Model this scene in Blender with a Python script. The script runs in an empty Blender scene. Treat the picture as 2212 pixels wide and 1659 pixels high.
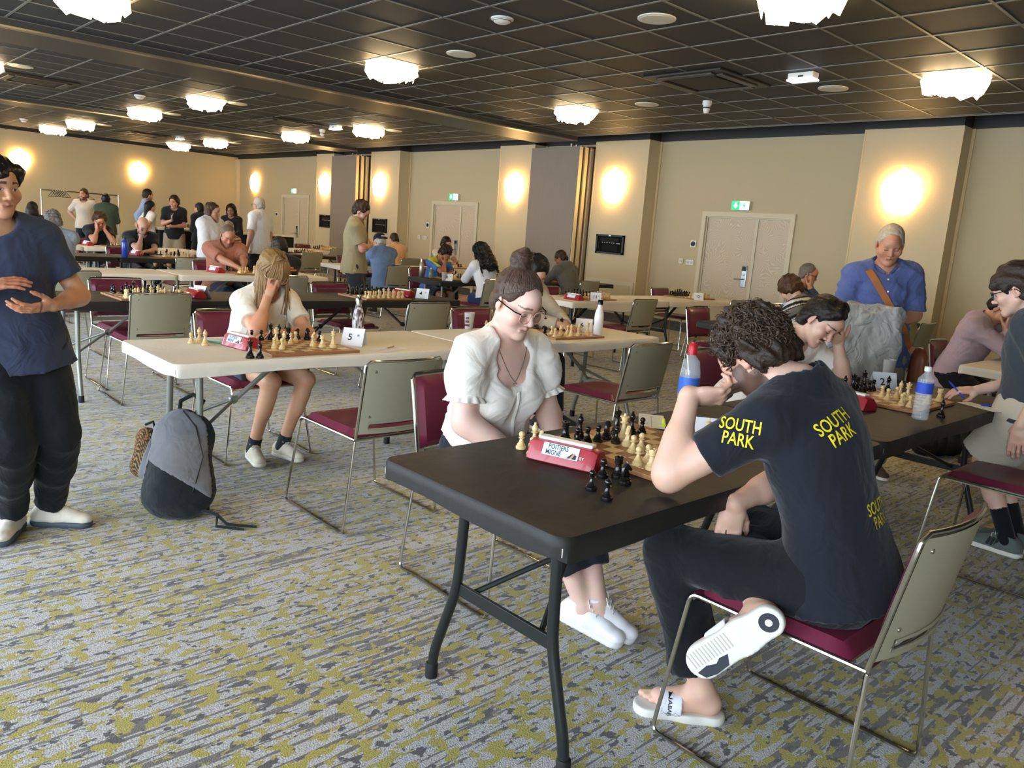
import bpy, bmesh, math, random
import numpy as np
from mathutils import Vector, Matrix
from mathutils.bvhtree import BVHTree
PI = math.pi
SC = bpy.context.scene
COL = SC.collection
random.seed(7)
RNG = np.random.default_rng(7)

# ------------------------------------------------------------------ camera
def rad(a): return a*PI/180
CAM_F, CAM_YAW, CAM_PITCH, CAM_ROLL, CAM_Z = 1691.8, rad(46.59), rad(10.78), rad(4.30), 1.42
_f = Vector((-math.sin(CAM_YAW)*math.cos(CAM_PITCH), math.cos(CAM_YAW)*math.cos(CAM_PITCH), -math.sin(CAM_PITCH)))
_r = Vector((math.cos(CAM_YAW), math.sin(CAM_YAW), 0)); _u = _r.cross(_f)
_r2 = _r*math.cos(CAM_ROLL) + _u*math.sin(CAM_ROLL); _u2 = -_r*math.sin(CAM_ROLL) + _u*math.cos(CAM_ROLL)
cam = bpy.data.cameras.new('camera'); cam_ob = bpy.data.objects.new('camera', cam); COL.objects.link(cam_ob)
cam.sensor_fit = 'HORIZONTAL'; cam.sensor_width = 36; cam.lens = 36*CAM_F/2212
cam.clip_start = .05; cam.clip_end = 200
M = Matrix((_r2, _u2, -_f)).transposed().to_4x4(); M.translation = (0, 0, CAM_Z)
cam_ob.matrix_world = M
SC.camera = cam_ob
# ------------------------------------------------------------------ view, world, daylight
SC.view_settings.view_transform = 'Standard'; SC.view_settings.look = 'None'
SC.view_settings.gamma = 1; SC.view_settings.use_curve_mapping = False
SC.view_settings.exposure = 0.32
SC.cycles.use_denoising = True
SC.cycles.max_bounces = 7; SC.cycles.diffuse_bounces = 4; SC.cycles.glossy_bounces = 3
SC.cycles.transmission_bounces = 6; SC.cycles.transparent_max_bounces = 8
SC.cycles.caustics_reflective = False; SC.cycles.caustics_refractive = False
SC.cycles.sample_clamp_indirect = 6
W = bpy.data.worlds.new('daylight'); SC.world = W; W.use_nodes = True
_n = W.node_tree.nodes; _bg = _n['Background']
_sky = _n.new('ShaderNodeTexSky'); _sky.sky_type = 'NISHITA'; _sky.sun_disc = False
_sky.sun_elevation = rad(40); _sky.sun_rotation = rad(70); _sky.altitude = 100
W.node_tree.links.new(_sky.outputs[0], _bg.inputs[0]); _bg.inputs[1].default_value = 0.22
def area(name, loc, rot, sx, sy, power, color):
    l = bpy.data.lights.new(name, 'AREA'); l.shape = 'RECTANGLE'; l.size = sx; l.size_y = sy
    l.energy = power; l.color = color
    o = bpy.data.objects.new(name, l); COL.objects.link(o); o.location = loc; o.rotation_euler = rot
    return o
# daylight entering through the window bays of the wall behind the camera (wall_front)
WIN_Y = -2.6
WIN_X = [(-23.5, -19.0), (-17.5, -12.5), (-10.8, -6.0), (-5.4, -1.6), (-1.0, 2.6)]
for i, (x0, x1) in enumerate(WIN_X):
    area('window_daylight', ((x0+x1)/2, WIN_Y-.12, 1.5), (rad(90), 0, 0), x1-x0, 2.1, 66*(x1-x0), (.76, .87, 1.0))

# ------------------------------------------------------------------ materials
MATS = {}
def nodes(name):
    m = bpy.data.materials.new(name); m.use_nodes = True
    nt = m.node_tree; return m, nt, nt.nodes['Principled BSDF']
def srgb(c):
    if isinstance(c, str):
        c = tuple(int(c[i:i+2], 16)/255 for i in (0, 2, 4))
    return tuple((x/12.92 if x <= .04045 else ((x+.055)/1.055)**2.4) for x in c)
def mat(name, color, rough=.6, metal=0, bump=0, bscale=40, var=0, spec=.5, emit=None, estr=0, coat=0, stretch=None, trans=0, ior=1.45, alpha=1):
    """plain procedural material: colour with slight noise variation and noise bump"""
    if name in MATS: return MATS[name]
    m, nt, b = nodes(name); c = srgb(color)
    b.inputs['Base Color'].default_value = (*c, 1); b.inputs['Roughness'].default_value = rough
    b.inputs['Metallic'].default_value = metal; b.inputs['Specular IOR Level'].default_value = spec
    b.inputs['IOR'].default_value = ior
    if coat: b.inputs['Coat Weight'].default_value = coat
    if trans: b.inputs['Transmission Weight'].default_value = trans
    if alpha < 1: b.inputs['Alpha'].default_value = alpha
    if emit is not None:
        b.inputs['Emission Color'].default_value = (*srgb(emit), 1); b.inputs['Emission Strength'].default_value = estr
    L = nt.links
    if bump or var:
        tc = nt.nodes.new('ShaderNodeTexCoord'); mp = nt.nodes.new('ShaderNodeMapping')
        L.new(tc.outputs['Object'], mp.inputs[0])
        if stretch: mp.inputs['Scale'].default_value = stretch
        nz = nt.nodes.new('ShaderNodeTexNoise'); nz.inputs['Scale'].default_value = bscale; nz.inputs['Detail'].default_value = 3
        L.new(mp.outputs[0], nz.inputs['Vector'])
        if var:
            cr = nt.nodes.new('ShaderNodeMixRGB'); cr.blend_type = 'MIX'
            cr.inputs[1].default_value = (*[x*(1-var) for x in c], 1); cr.inputs[2].default_value = (*[min(1, x*(1+var)) for x in c], 1)
            L.new(nz.outputs[0], cr.inputs[0]); L.new(cr.outputs[0], b.inputs['Base Color'])
        if bump:
            bp = nt.nodes.new('ShaderNodeBump'); bp.inputs['Strength'].default_value = bump; bp.inputs['Distance'].default_value = .01
            L.new(nz.outputs[0], bp.inputs['Height']); L.new(bp.outputs[0], b.inputs['Normal'])
    MATS[name] = m; return m
def fabric(color, rough=.85, var=.08, wr=.35):
    """woven cloth: fine weave bump over soft wrinkles"""
    key = 'fabric_'+(color if isinstance(color, str) else '%02x%02x%02x' % tuple(int(255*x) for x in color))
    if key in MATS: return MATS[key]
    m = mat(key, color, rough, var=var, bscale=7, spec=.2); nt = m.node_tree; L = nt.links; b = nt.nodes['Principled BSDF']
    tc = [n for n in nt.nodes if n.type == 'MAPPING'][0]
    n1 = nt.nodes.new('ShaderNodeTexNoise'); n1.inputs['Scale'].default_value = 9; n1.inputs['Detail'].default_value = 2; n1.inputs['Distortion'].default_value = 1.5
    n2 = nt.nodes.new('ShaderNodeTexNoise'); n2.inputs['Scale'].default_value = 350
    b1 = nt.nodes.new('ShaderNodeBump'); b1.inputs['Strength'].default_value = wr; b1.inputs['Distance'].default_value = .03
    b2 = nt.nodes.new('ShaderNodeBump'); b2.inputs['Strength'].default_value = .15; b2.inputs['Distance'].default_value = .003
    for n in (n1, n2): L.new(tc.outputs[0], n.inputs['Vector'])
    L.new(n1.outputs[0], b1.inputs['Height']); L.new(n2.outputs[0], b2.inputs['Height']); L.new(b1.outputs[0], b2.inputs['Normal']); L.new(b2.outputs[0], b.inputs['Normal'])
    b.inputs['Sheen Weight'].default_value = .15
    return m
def attr_mat(name, rough, bump, bscale, spec=.4, sss=0):
    """colour comes from the mesh's own colour regions (skin, lips, brows, stripes); noise gives pores and weave"""
    if name in MATS: return MATS[name]
    m, nt, b = nodes(name); L = nt.links
    a = nt.nodes.new('ShaderNodeAttribute'); a.attribute_name = 'col'
    tc = nt.nodes.new('ShaderNodeTexCoord'); nz = nt.nodes.new('ShaderNodeTexNoise'); nz.inputs['Scale'].default_value = 22; nz.inputs['Detail'].default_value = 4
    mx = nt.nodes.new('ShaderNodeMixRGB'); mx.blend_type = 'MULTIPLY'; mx.inputs[0].default_value = .22
    L.new(tc.outputs['Object'], nz.inputs['Vector']); L.new(a.outputs['Color'], mx.inputs[1]); L.new(nz.outputs['Color'], mx.inputs[2])
    L.new(mx.outputs[0], b.inputs['Base Color'])
    n2 = nt.nodes.new('ShaderNodeTexNoise'); n2.inputs['Scale'].default_value = bscale
    bp = nt.nodes.new('ShaderNodeBump'); bp.inputs['Strength'].default_value = bump; bp.inputs['Distance'].default_value = .004
    L.new(tc.outputs['Object'], n2.inputs['Vector']); L.new(n2.outputs[0], bp.inputs['Height']); L.new(bp.outputs[0], b.inputs['Normal'])
    b.inputs['Roughness'].default_value = rough; b.inputs['Specular IOR Level'].default_value = spec
    if sss:
        b.inputs['Subsurface Weight'].default_value = sss; b.inputs['Subsurface Radius'].default_value = (.012, .005, .003); b.inputs['Subsurface Scale'].default_value = 1
    MATS[name] = m; return m

# ------------------------------------------------------------------ object helpers
def mk(name, verts, faces, material, parent=None, smooth=False, cols=None, loc=None):
    me = bpy.data.meshes.new(name)
    if isinstance(verts, np.ndarray) and isinstance(faces, np.ndarray):
        n, k = faces.shape
        me.vertices.add(len(verts)); me.vertices.foreach_set('co', np.ascontiguousarray(verts, dtype=np.float32).ravel())
        me.loops.add(n*k); me.loops.foreach_set('vertex_index', faces.astype(np.int32).ravel())
        me.polygons.add(n); me.polygons.foreach_set('loop_start', np.arange(0, n*k, k, dtype=np.int32))
        me.polygons.foreach_set('loop_total', np.full(n, k, dtype=np.int32)); me.update(calc_edges=True)
    else:
        me.from_pydata([tuple(v) for v in verts], [], faces); me.update()
    if smooth: me.polygons.foreach_set('use_smooth', [True]*len(me.polygons))
    if cols is not None:
        at = me.color_attributes.new('col', 'FLOAT_COLOR', 'POINT')
        c4 = np.ones((len(me.vertices), 4), np.float32); c4[:, :3] = cols
        at.data.foreach_set('color', c4.ravel())
    if material is not None: me.materials.append(material)
    o = bpy.data.objects.new(name, me); COL.objects.link(o)
    if parent is not None: o.parent = parent
    if loc is not None: o.location = loc
    return o
def empty(name, loc=(0, 0, 0), rz=0):
    o = bpy.data.objects.new(name, None); COL.objects.link(o); o.location = loc; o.rotation_euler = (0, 0, rz)
    o.empty_display_size = .1
    return o
def tag(o, label=None, cat=None, group=None, kind=None):
    if label: o['label'] = label
    if cat: o['category'] = cat
    if group: o['group'] = group
    if kind: o['kind'] = kind
    return o
def thing(name, label, cat, loc=(0, 0, 0), rz=0, group=None):
    return tag(empty(name, loc, rz), label, cat, group)
def copy_tree(o, parent=None):
    c = o.copy(); COL.objects.link(c)
    if parent is not None: c.parent = parent
    for ch in list(o.children): copy_tree(ch, c)
    return c
class MB:
    """collects boxes, tubes, lathes, prisms into one mesh"""
    def __init__(s): s.v = []; s.f = []
    def add(s, v, f):
        n = len(s.v); s.v += [tuple(p) for p in v]; s.f += [tuple(i+n for i in q) for q in f]; return s
    def box(s, x0, x1, y0, y1, z0, z1, bev=0, T=None):
        if bev:
            bm = bmesh.new(); bmesh.ops.create_cube(bm, size=1)
            for v in bm.verts: v.co = Vector(((x0+x1)/2+v.co.x*(x1-x0), (y0+y1)/2+v.co.y*(y1-y0), (z0+z1)/2+v.co.z*(z1-z0)))
            bmesh.ops.bevel(bm, geom=bm.edges[:], offset=bev, segments=2, affect='EDGES', profile=.6)
            bm.verts.index_update()
            v = [q.co.copy() for q in bm.verts]; f = [[q.index for q in p.verts] for p in bm.faces]; bm.free()
        else:
            v = [Vector(p) for p in ((x0, y0, z0), (x1, y0, z0), (x1, y1, z0), (x0, y1, z0), (x0, y0, z1), (x1, y0, z1), (x1, y1, z1), (x0, y1, z1))]
            f = [(0, 3, 2, 1), (4, 5, 6, 7), (0, 1, 5, 4), (1, 2, 6, 5), (2, 3, 7, 6), (3, 0, 4, 7)]
        if T is not None: v = [T @ p for p in v]
        return s.add(v, f)
    def tube(s, pts, r, n=8, closed=False, cap=True):
        pts = [Vector(p) for p in pts]; m = len(pts)
        rs = r if isinstance(r, (list, tuple)) else [r]*m
        vs = []; up = None
        for i, p in enumerate(pts):
            if closed: d = pts[(i+1) % m]-pts[i-1]
            else: d = pts[min(i+1, m-1)]-pts[max(i-1, 0)]
            d.normalize()
            if up is None:
                up = Vector((0, 0, 1)) if abs(d.z) < .9 else Vector((0, 1, 0))
            a = d.cross(up).normalized(); up = a.cross(d).normalized()
            for k in range(n):
                t = 2*PI*k/n; vs.append(p+(a*math.cos(t)+up*math.sin(t))*rs[i])
        f = []
        for i in range(m if closed else m-1):
            j = (i+1) % m
            for k in range(n):
                l = (k+1) % n; f.append((i*n+k, j*n+k, j*n+l, i*n+l))
        if not closed and cap: f += [tuple(range(n)), tuple(range((m-1)*n, m*n))[::-1]]
        return s.add(vs, f)
    def lathe(s, prof, n=16, c=(0, 0, 0), T=None):
        vs = []; f = []
        for r, z in prof:
            for k in range(n):
                t = 2*PI*k/n; vs.append(Vector((c[0]+r*math.cos(t), c[1]+r*math.sin(t), c[2]+z)))
        m = len(prof)
        for i in range(m-1):
            for k in range(n):
                l = (k+1) % n; f.append((i*n+k, i*n+l, (i+1)*n+l, (i+1)*n+k))
        f += [tuple(range(n))[::-1], tuple(range((m-1)*n, m*n))]
        if T is not None: vs = [T @ p for p in vs]
        return s.add(vs, f)
    def prism(s, poly, d0, d1, axis='y', T=None):
        """poly of (a,b) extruded along axis: y -> (a,d,b); x -> (d,a,b); z -> (a,b,d)"""
        P = {'y': lambda a, b, d: Vector((a, d, b)), 'x': lambda a, b, d: Vector((d, a, b)), 'z': lambda a, b, d: Vector((a, b, d))}[axis]
        n = len(poly); vs = [P(a, b, d0) for a, b in poly]+[P(a, b, d1) for a, b in poly]
        f = [tuple(range(n)), tuple(range(n, 2*n))[::-1]]+[(i, i+n, (i+1) % n+n, (i+1) % n) for i in range(n)]
        if T is not None: vs = [T @ p for p in vs]
        return s.add(vs, f)
    def grid(s, fn, nu, nv):
        vs = [fn(i/nu, j/nv) for i in range(nu+1) for j in range(nv+1)]
        f = [(i*(nv+1)+j, (i+1)*(nv+1)+j, (i+1)*(nv+1)+j+1, i*(nv+1)+j+1) for i in range(nu) for j in range(nv)]
        return s.add(vs, f)
    def build(s, name, material, parent=None, smooth=False, fix=True, loc=None, bev=0):
        o = mk(name, s.v, s.f, material, parent, False, None, loc)
        if fix:
            bm = bmesh.new(); bm.from_mesh(o.data); bmesh.ops.recalc_face_normals(bm, faces=bm.faces); bm.to_mesh(o.data); bm.free()
        if smooth:
            me = o.data; me.polygons.foreach_set('use_smooth', [True]*len(me.polygons))
            try: me.set_sharp_from_angle(angle=rad(40))
            except Exception: pass
        return o
def arc_pts(pts, r=.03, n=4):
    """round the corners of a polyline"""
    P = [Vector(p) for p in pts]; out = [P[0]]
    for i in range(1, len(P)-1):
        a = (P[i-1]-P[i]); b = (P[i+1]-P[i]); la, lb = a.length, b.length; a.normalize(); b.normalize()
        q = min(r, la*.45, lb*.45)
        for k in range(n+1):
            t = k/n; out.append((P[i]+a*q)*(1-t)**2+P[i]*2*t*(1-t)+(P[i]+b*q)*t*t)
    out.append(P[-1]); return out
_txt = {}
def _make_text(s):
    cu = bpy.data.curves.new('lettering', 'FONT'); cu.body = s; cu.size = 1; cu.align_x = 'CENTER'; cu.align_y = 'CENTER'; cu.resolution_u = 3; cu.offset = .012
    o = bpy.data.objects.new('lettering', cu); COL.objects.link(o)
    dg = bpy.context.evaluated_depsgraph_get(); me = bpy.data.meshes.new_from_object(o.evaluated_get(dg))
    r = [q.co.copy() for q in me.vertices], [tuple(p.vertices) for p in me.polygons]
    bpy.data.objects.remove(o); bpy.data.curves.remove(cu); bpy.data.meshes.remove(me); return r
for _s in ('1', '2', '3', '4', '5', '6', '8', '11', '12', 'Bl.', 'POITIERS', 'MIGNÉ', 'GT', 'SOUTH', 'PARK', 'NABAIJI'): _txt[_s] = _make_text(_s)
def text_mesh(s, size=1.0, extrude=.0):
    """flat lettering as vertices and faces, centred on the origin in x/y"""
    v, f = _txt[s]; return [q*size for q in v], f
def lettering(s, size, T, material, parent, name='lettering', sx=1, extrude=.0006):
    v, f = text_mesh(s, size, extrude)
    v = [T @ Vector((p.x*sx, p.y, p.z)) for p in v]
    return mk(name, v, f, material, parent)
# ================================================================== the room
XL, XR, YB, YP, YF, ZC = -25.74, 4.6, 11.3, 10.98, WIN_Y, 3.15
ZT = 3.17   # top of the beige wall covering
def wallpaper(name, color):
    m, nt, b = nodes(name); L = nt.links; c = srgb(color)
    tc = nt.nodes.new('ShaderNodeTexCoord'); mp = nt.nodes.new('ShaderNodeMapping'); L.new(tc.outputs['Object'], mp.inputs[0])
    n1 = nt.nodes.new('ShaderNodeTexNoise'); n1.inputs['Scale'].default_value = 260; n1.inputs['Detail'].default_value = 2
    mp.inputs['Scale'].default_value = (1, 1, .25); L.new(mp.outputs[0], n1.inputs['Vector'])
    mx = nt.nodes.new('ShaderNodeMixRGB'); mx.inputs[1].default_value = (*[x*.92 for x in c], 1); mx.inputs[2].default_value = (*[min(1, x*1.06) for x in c], 1)
    L.new(n1.outputs[0], mx.inputs[0]); L.new(mx.outputs[0], b.inputs['Base Color']); b.inputs['Roughness'].default_value = .8; b.inputs['Specular IOR Level'].default_value = .25
    bp = nt.nodes.new('ShaderNodeBump'); bp.inputs['Strength'].default_value = .12; bp.inputs['Distance'].default_value = .004
    L.new(n1.outputs[0], bp.inputs['Height']); L.new(bp.outputs[0], b.inputs['Normal'])
    return m
M_wall = wallpaper('woven_beige_wallpaper', 'c2b595')
M_pier = wallpaper('woven_cream_wallpaper', 'cdbf9f')
M_dark = mat('charcoal_paint', '2f2f2e', .6, var=.05, bscale=3)
M_edge = mat('pale_wood_edging', 'cfbd94', .5, var=.06, bscale=12)
M_grey = mat('warm_white_paint', 'd8d3c4', .5)
def struct(name, mb, m, parent=None, smooth=False):
    o = mb.build(name, m, parent, smooth)
    if parent is None: tag(o, kind='structure')
    return o
# --- carpet -------------------------------------------------------
def carpet_mat():
    m, nt, b = nodes('patterned_carpet'); L = nt.links
    N = nt.nodes.new
    tc = N('ShaderNodeTexCoord')
    def mp(scale, loc=(0, 0, 0)):
        q = N('ShaderNodeMapping'); q.inputs['Scale'].default_value = scale; q.inputs['Location'].default_value = loc; L.new(tc.outputs['Object'], q.inputs[0]); return q.outputs[0]
    def noise(vec, sc, det=3, rough=.5, dist=0):
        q = N('ShaderNodeTexNoise'); q.inputs['Scale'].default_value = sc; q.inputs['Detail'].default_value = det; q.inputs['Roughness'].default_value = rough; q.inputs['Distortion'].default_value = dist
        L.new(vec, q.inputs['Vector']); return q.outputs[0]
    def ramp(x, stops):
        q = N('ShaderNodeValToRGB'); e = q.color_ramp.elements
        while len(e) > 2: e.remove(e[-1])
        for i, (p, c) in enumerate(stops):
            if i < 2: e[i].position = p
            else: e.new(p)
            e[i].color = (*c, 1) if len(c) == 3 else c
        L.new(x, q.inputs[0]); return q.outputs[0]
    def mix(f, a, bb, mode='MIX'):
        q = N('ShaderNodeMixRGB'); q.blend_type = mode
        for i, x in ((0, f), (1, a), (2, bb)):
            if isinstance(x, (tuple, float, int)): q.inputs[i].default_value = (*x, 1) if isinstance(x, tuple) else x
            else: L.new(x, q.inputs[i])
        return q.outputs[0]
    def math_(op, a, bb):
        q = N('ShaderNodeMath'); q.operation = op
        for i, x in ((0, a), (1, bb)):
            if isinstance(x, (float, int)): q.inputs[i].default_value = x
            else: L.new(x, q.inputs[i])
        return q.outputs[0]
    W0, B1 = (0, 0, 0), (1, 1, 1)
    pile = noise(mp((1, 1, 1)), 210, 2)
    base = mix(ramp(pile, [(.3, W0), (.7, B1)]), srgb('827c76'), srgb('d2cfcb'))
    reg = noise(mp((1, .8, 1), (3, 1, 0)), 1.5, 3)
    edge = noise(mp((1, 1, 1), (9, 0, 0)), 85, 3)
    # thin streaks running along Y
    st = noise(mp((52, 2.3, 1)), 1.0, 2, .5, .3)
    sm = math_('ADD', math_('ADD', st, math_('MULTIPLY', reg, .35)), math_('MULTIPLY', edge, .10))
    base = mix(ramp(sm, [(.765, W0), (.785, B1)]), base, srgb('6a625a'))
    # mustard blots, with charcoal blots showing along their edges
    grp = math_('MULTIPLY', noise(mp((1, 1, 1), (1, 7, 0)), 1.9, 2), .22)
    def blot(scale, loc):
        q = math_('ADD', noise(mp(scale, loc), 1.0, 2, .5), grp); return math_('ADD', q, math_('MULTIPLY', edge, .13))
    dk = blot((31, 18, 1), (5.16, 2.08, 0)); dk2 = noise(mp((30, 17, 1), (35, 12, 0)), 1.0, 2, .5)
    base = mix(math_('MULTIPLY', ramp(dk, [(.705, W0), (.72, B1)]), ramp(dk2, [(.50, W0), (.53, B1)])), base, srgb('4d4745'))
    must = mix(ramp(pile, [(.3, W0), (.7, B1)]), srgb('8a8028'), srgb('b5a944'))
    col = mix(ramp(blot((30, 17, 1), (5, 2, 0)), [(.705, W0), (.72, B1)]), base, must)
    L.new(col, b.inputs['Base Color']); b.inputs['Roughness'].default_value = .92; b.inputs['Specular IOR Level'].default_value = .15
    b.inputs['Sheen Weight'].default_value = .3; b.inputs['Sheen Roughness'].default_value = .5
    bp = N('ShaderNodeBump'); bp.inputs['Strength'].default_value = .5; bp.inputs['Distance'].default_value = .006
    L.new(pile, bp.inputs['Height']); L.new(bp.outputs[0], b.inputs['Normal'])
    return m
fl = MB().box(XL-.3, XR+.3, YF-.3, YB+.3, -.1, 0)
struct('floor', fl, carpet_mat())

# --- back wall with piers -----------------------------------------
PIERS = [(-20.0, -19.09), (-17.28, -16.04), (-12.46, -11.45), (-9.86, -8.66), (-5.0, -3.76)]
DOORS = [(-7.65, -6.0, 2.03, -6.67), (-15.09, -13.42, 2.05, -14.07), (-22.63, -20.95, 2.09, -21.62)]
wb = MB(); xs = XL
for (x0, x1, zt, sm) in sorted(DOORS):
    wb.box(xs, x0, YB, YB+.2, 0, ZT); wb.box(x0, x1, YB, YB+.2, zt, ZT); xs = x1
wb.box(xs, XR, YB, YB+.2, 0, ZT)
wall_back = struct('wall_back', wb, M_wall)
pw = MB()
for x0, x1 in PIERS: pw.box(x0, x1, YP, YB, 0, ZT)
o = pw.build('pier_cladding', M_pier, wall_back)
ed = MB()
for x0, x1 in PIERS:
    ed.box(x0-.004, x0+.016, YP-.008, YP+.02, 0, ZT); ed.box(x1-.016, x1+.006, YP-.008, YP+.02, 0, ZT); ed.box(x1-.006, x1+.04, YB-.025, YB, 0, ZT)
ed.build('pier_edging', M_edge, wall_back)
dk = MB().box(XL, XR, YB-.02, YB+.2, ZT, 3.7)
for x0, x1 in PIERS: dk.box(x0, x1, YP-.015, YB, ZT, 3.7)
struct('trim_1', dk, M_dark)
# patterned carpet skirting
m_sk = mat('patterned_skirting', '55524f', .9, var=.55, bscale=26, bump=.3)
bb = MB(); xs = XL
for (x0, x1, zt, sm) in sorted(DOORS): bb.box(xs, x0-.02, YB-.02, YB, 0, .16); xs = x1+.02
bb.box(xs, XR, YB-.02, YB, 0, .16)
for x0, x1 in PIERS: bb.box(x0-.01, x1+.01, YP-.02, YB, 0, .16)
struct('baseboard_back', bb, m_sk)
# left wall, right wall, window wall
wl = MB().box(XL-.2, XL, YF, YB+.2, 0, 3.22)
struct('wall_left', wl, M_wall)
tag(MB().box(XL-.2, XL+.02, YF, YB, 3.22, 3.7).build('trim_2', M_dark), kind='structure')
struct('baseboard_left', MB().box(XL, XL+.02, YF, YB-.03, 0, .16), m_sk)
tag(MB().box(XL, XL+.09, YB-.11, YB-.001, .161, 3.165).build('trim_3', M_pier), kind='structure')
struct('wall_right', MB().box(XR, XR+.2, YF-.2, YB+.2, 0, 3.7), M_wall)
wf = MB(); xs = XL-.2
for x0, x1 in WIN_X:
    wf.box(xs, x0, YF-.2, YF, 0, 3.7); wf.box(x0, x1, YF-.2, YF, 0, .4); wf.box(x0, x1, YF-.2, YF, 2.6, 3.7); xs = x1
wf.box(xs, XR+.2, YF-.2, YF, 0, 3.7)
struct('wall_front', wf, M_wall)
for k, (x0, x1) in enumerate(WIN_X):
    fr = MB(); n = 4
    for i in range(n+1):
        x = x0+(x1-x0)*i/n; fr.box(x-.03, x+.03, YF-.06, YF-.005, .4, 2.6)
    fr.box(x0, x1, YF-.06, YF-.005, .4, .46); fr.box(x0, x1, YF-.06, YF-.005, 2.54, 2.6)
    struct('window_%d' % (k+1), fr, mat('window_frame_grey', '8a8a88', .4))

# --- ceiling -------------------------------------------------------
YC1, XC0 = 10.15, -23.4
BEAMS = [(-9.58, -10.58), (-16.62, -17.45)]
ceil = struct('ceiling', MB().box(XL-.2, XR+.2, YF-.2, YB+.2, 3.7, 3.8), M_dark)
fas = MB().box(XC0, XR, YC1-.03, YC1, ZC-.004, 3.7).box(XC0-.03, XC0, YF, YC1, ZC-.004, 3.7)
fas.build('cove_fascia', M_dark, ceil)
M_tile = mat('charcoal_ceiling_tile', '3c3d3e', .6, bump=.15, bscale=120, var=.07, spec=.22)
M_tbar = mat('grey_ceiling_grid', '74736e', .45)
MB().box(XC0, XR, YC1-.012, YC1+.008, ZC-.012, ZC-.004).build('edge_trim', M_tbar, ceil)
tile_m = MB().box(-.292, .292, -.292, .292, 0, .014)
tm = tile_m.build('ceiling_tile', M_tile, ceil); tm_used = False
tiles = []
def cols(off, lo, hi):
    k = math.ceil((lo-off)/.6-1e-6); out = []
    while off+.6*k < hi-1e-6: out.append(off+.6*k); k += 1
    return [lo]+[x for x in out if x > lo+.04]+[hi]
BAYS = [(.39, BEAMS[0][0], XR), (-12.58, BEAMS[1][0], BEAMS[0][1]), (-19.5, XC0, BEAMS[1][1])]
tb = MB(); yl = cols(.01, YF, YC1-.03)
for off, lo, hi in BAYS:
    xl = cols(off, lo, hi)
    for x in xl: tb.box(x-.011, x+.011, YF, YC1-.03, ZC-.003, ZC+.012)
    for y in yl: tb.box(lo, hi, y-.011, y+.011, ZC-.0035, ZC+.012)
    for i in range(len(xl)-1):
        for j in range(len(yl)-1):
            w, d = xl[i+1]-xl[i], yl[j+1]-yl[j]
            c = Vector(((xl[i]+xl[i+1])/2, (yl[j]+yl[j+1])/2, ZC+.002))
            q = c-Vector((0, 0, CAM_Z)); z = q.dot(_f)
            vis = z > .3 and abs(q.dot(_r2)/z)*CAM_F < 1250 and -100 < 829.5-q.dot(_u2)/z*CAM_F < 400
            tiles.append((not vis, z, c, w, d))
tb.build('ceiling_grid', M_tbar, ceil)
tiles.sort(key=lambda t: (t[0], t[1])); rest = MB()
for n, (nv, z, c, w, d) in enumerate(tiles):
    if n < 290 and not nv:
        o = tm if not tm_used else tm.copy()
        if tm_used: COL.objects.link(o)
        tm_used = True; o.location = c; o.scale = (min(1, (w-.016)/.584), min(1, (d-.016)/.584), 1)
    else:
        rest.box(c.x-w/2+.008, c.x+w/2-.008, c.y-d/2+.008, c.y+d/2-.008, c.z, c.z+.014)
tag(rest.build('distant_ceiling_tiles', M_tile, ceil), kind='stuff')
for k, (x0, x1) in enumerate(BEAMS):
    bmo = MB().box(x1, x0, YF, YC1+.02, ZC-.08, ZC+.3)
    o = struct('trim_%d' % (4+k), bmo, mat('charcoal_beam', '3a3b3c', .45, spec=.4))
    MB().box(x0-.03, x0+.004, YF, YC1+.02, ZC-.086, ZC-.068).box(x0-.10, x0-.06, YF, YC1, ZC-.084, ZC-.079).build('partition_track', mat('brushed_track_metal', '9a9484', .3, .8), o)

# --- doors ---------------------------------------------------------
def door_mat():
    m, nt, b = nodes('leaf_print_door'); L = nt.links; N = nt.nodes.new
    tc = N('ShaderNodeTexCoord'); vo = N('ShaderNodeTexVoronoi'); vo.inputs['Scale'].default_value = 3.0; L.new(tc.outputs['Object'], vo.inputs['Vector'])
    vs = N('ShaderNodeVectorMath'); vs.operation = 'SUBTRACT'; L.new(tc.outputs['Object'], vs.inputs[0]); L.new(vo.outputs['Position'], vs.inputs[1])
    sp = N('ShaderNodeSeparateXYZ'); L.new(vs.outputs[0], sp.inputs[0])
    at = N('ShaderNodeMath'); at.operation = 'ARCTAN2'; L.new(sp.outputs[0], at.inputs[0]); L.new(sp.outputs[2], at.inputs[1])
    nz = N('ShaderNodeTexNoise'); nz.inputs['Scale'].default_value = 5; L.new(tc.outputs['Object'], nz.inputs['Vector'])
    ad = N('ShaderNodeMath'); ad.operation = 'ADD'; L.new(at.outputs[0], ad.inputs[0]); L.new(nz.outputs[0], ad.inputs[1])
    mu = N('ShaderNodeMath'); mu.operation = 'MULTIPLY'; mu.inputs[1].default_value = 27; L.new(ad.outputs[0], mu.inputs[0])
    si = N('ShaderNodeMath'); si.operation = 'SINE'; L.new(mu.outputs[0], si.inputs[0])
    cr = N('ShaderNodeValToRGB'); cr.color_ramp.elements[0].position = .35; cr.color_ramp.elements[1].position = .75
    cr.color_ramp.elements[0].color = (*srgb('bfb097'), 1); cr.color_ramp.elements[1].color = (*srgb('cec2ac'), 1)
    L.new(si.outputs[0], cr.inputs[0]); L.new(cr.outputs[0], b.inputs['Base Color']); b.inputs['Roughness'].default_value = .5
    return m
M_door = door_mat(); M_steel = mat('satin_steel', 'a9adb0', .3, .9); M_black = mat('black_plastic', '101112', .45)
M_white = mat('white_plastic', 'e8e6df', .45)
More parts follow.
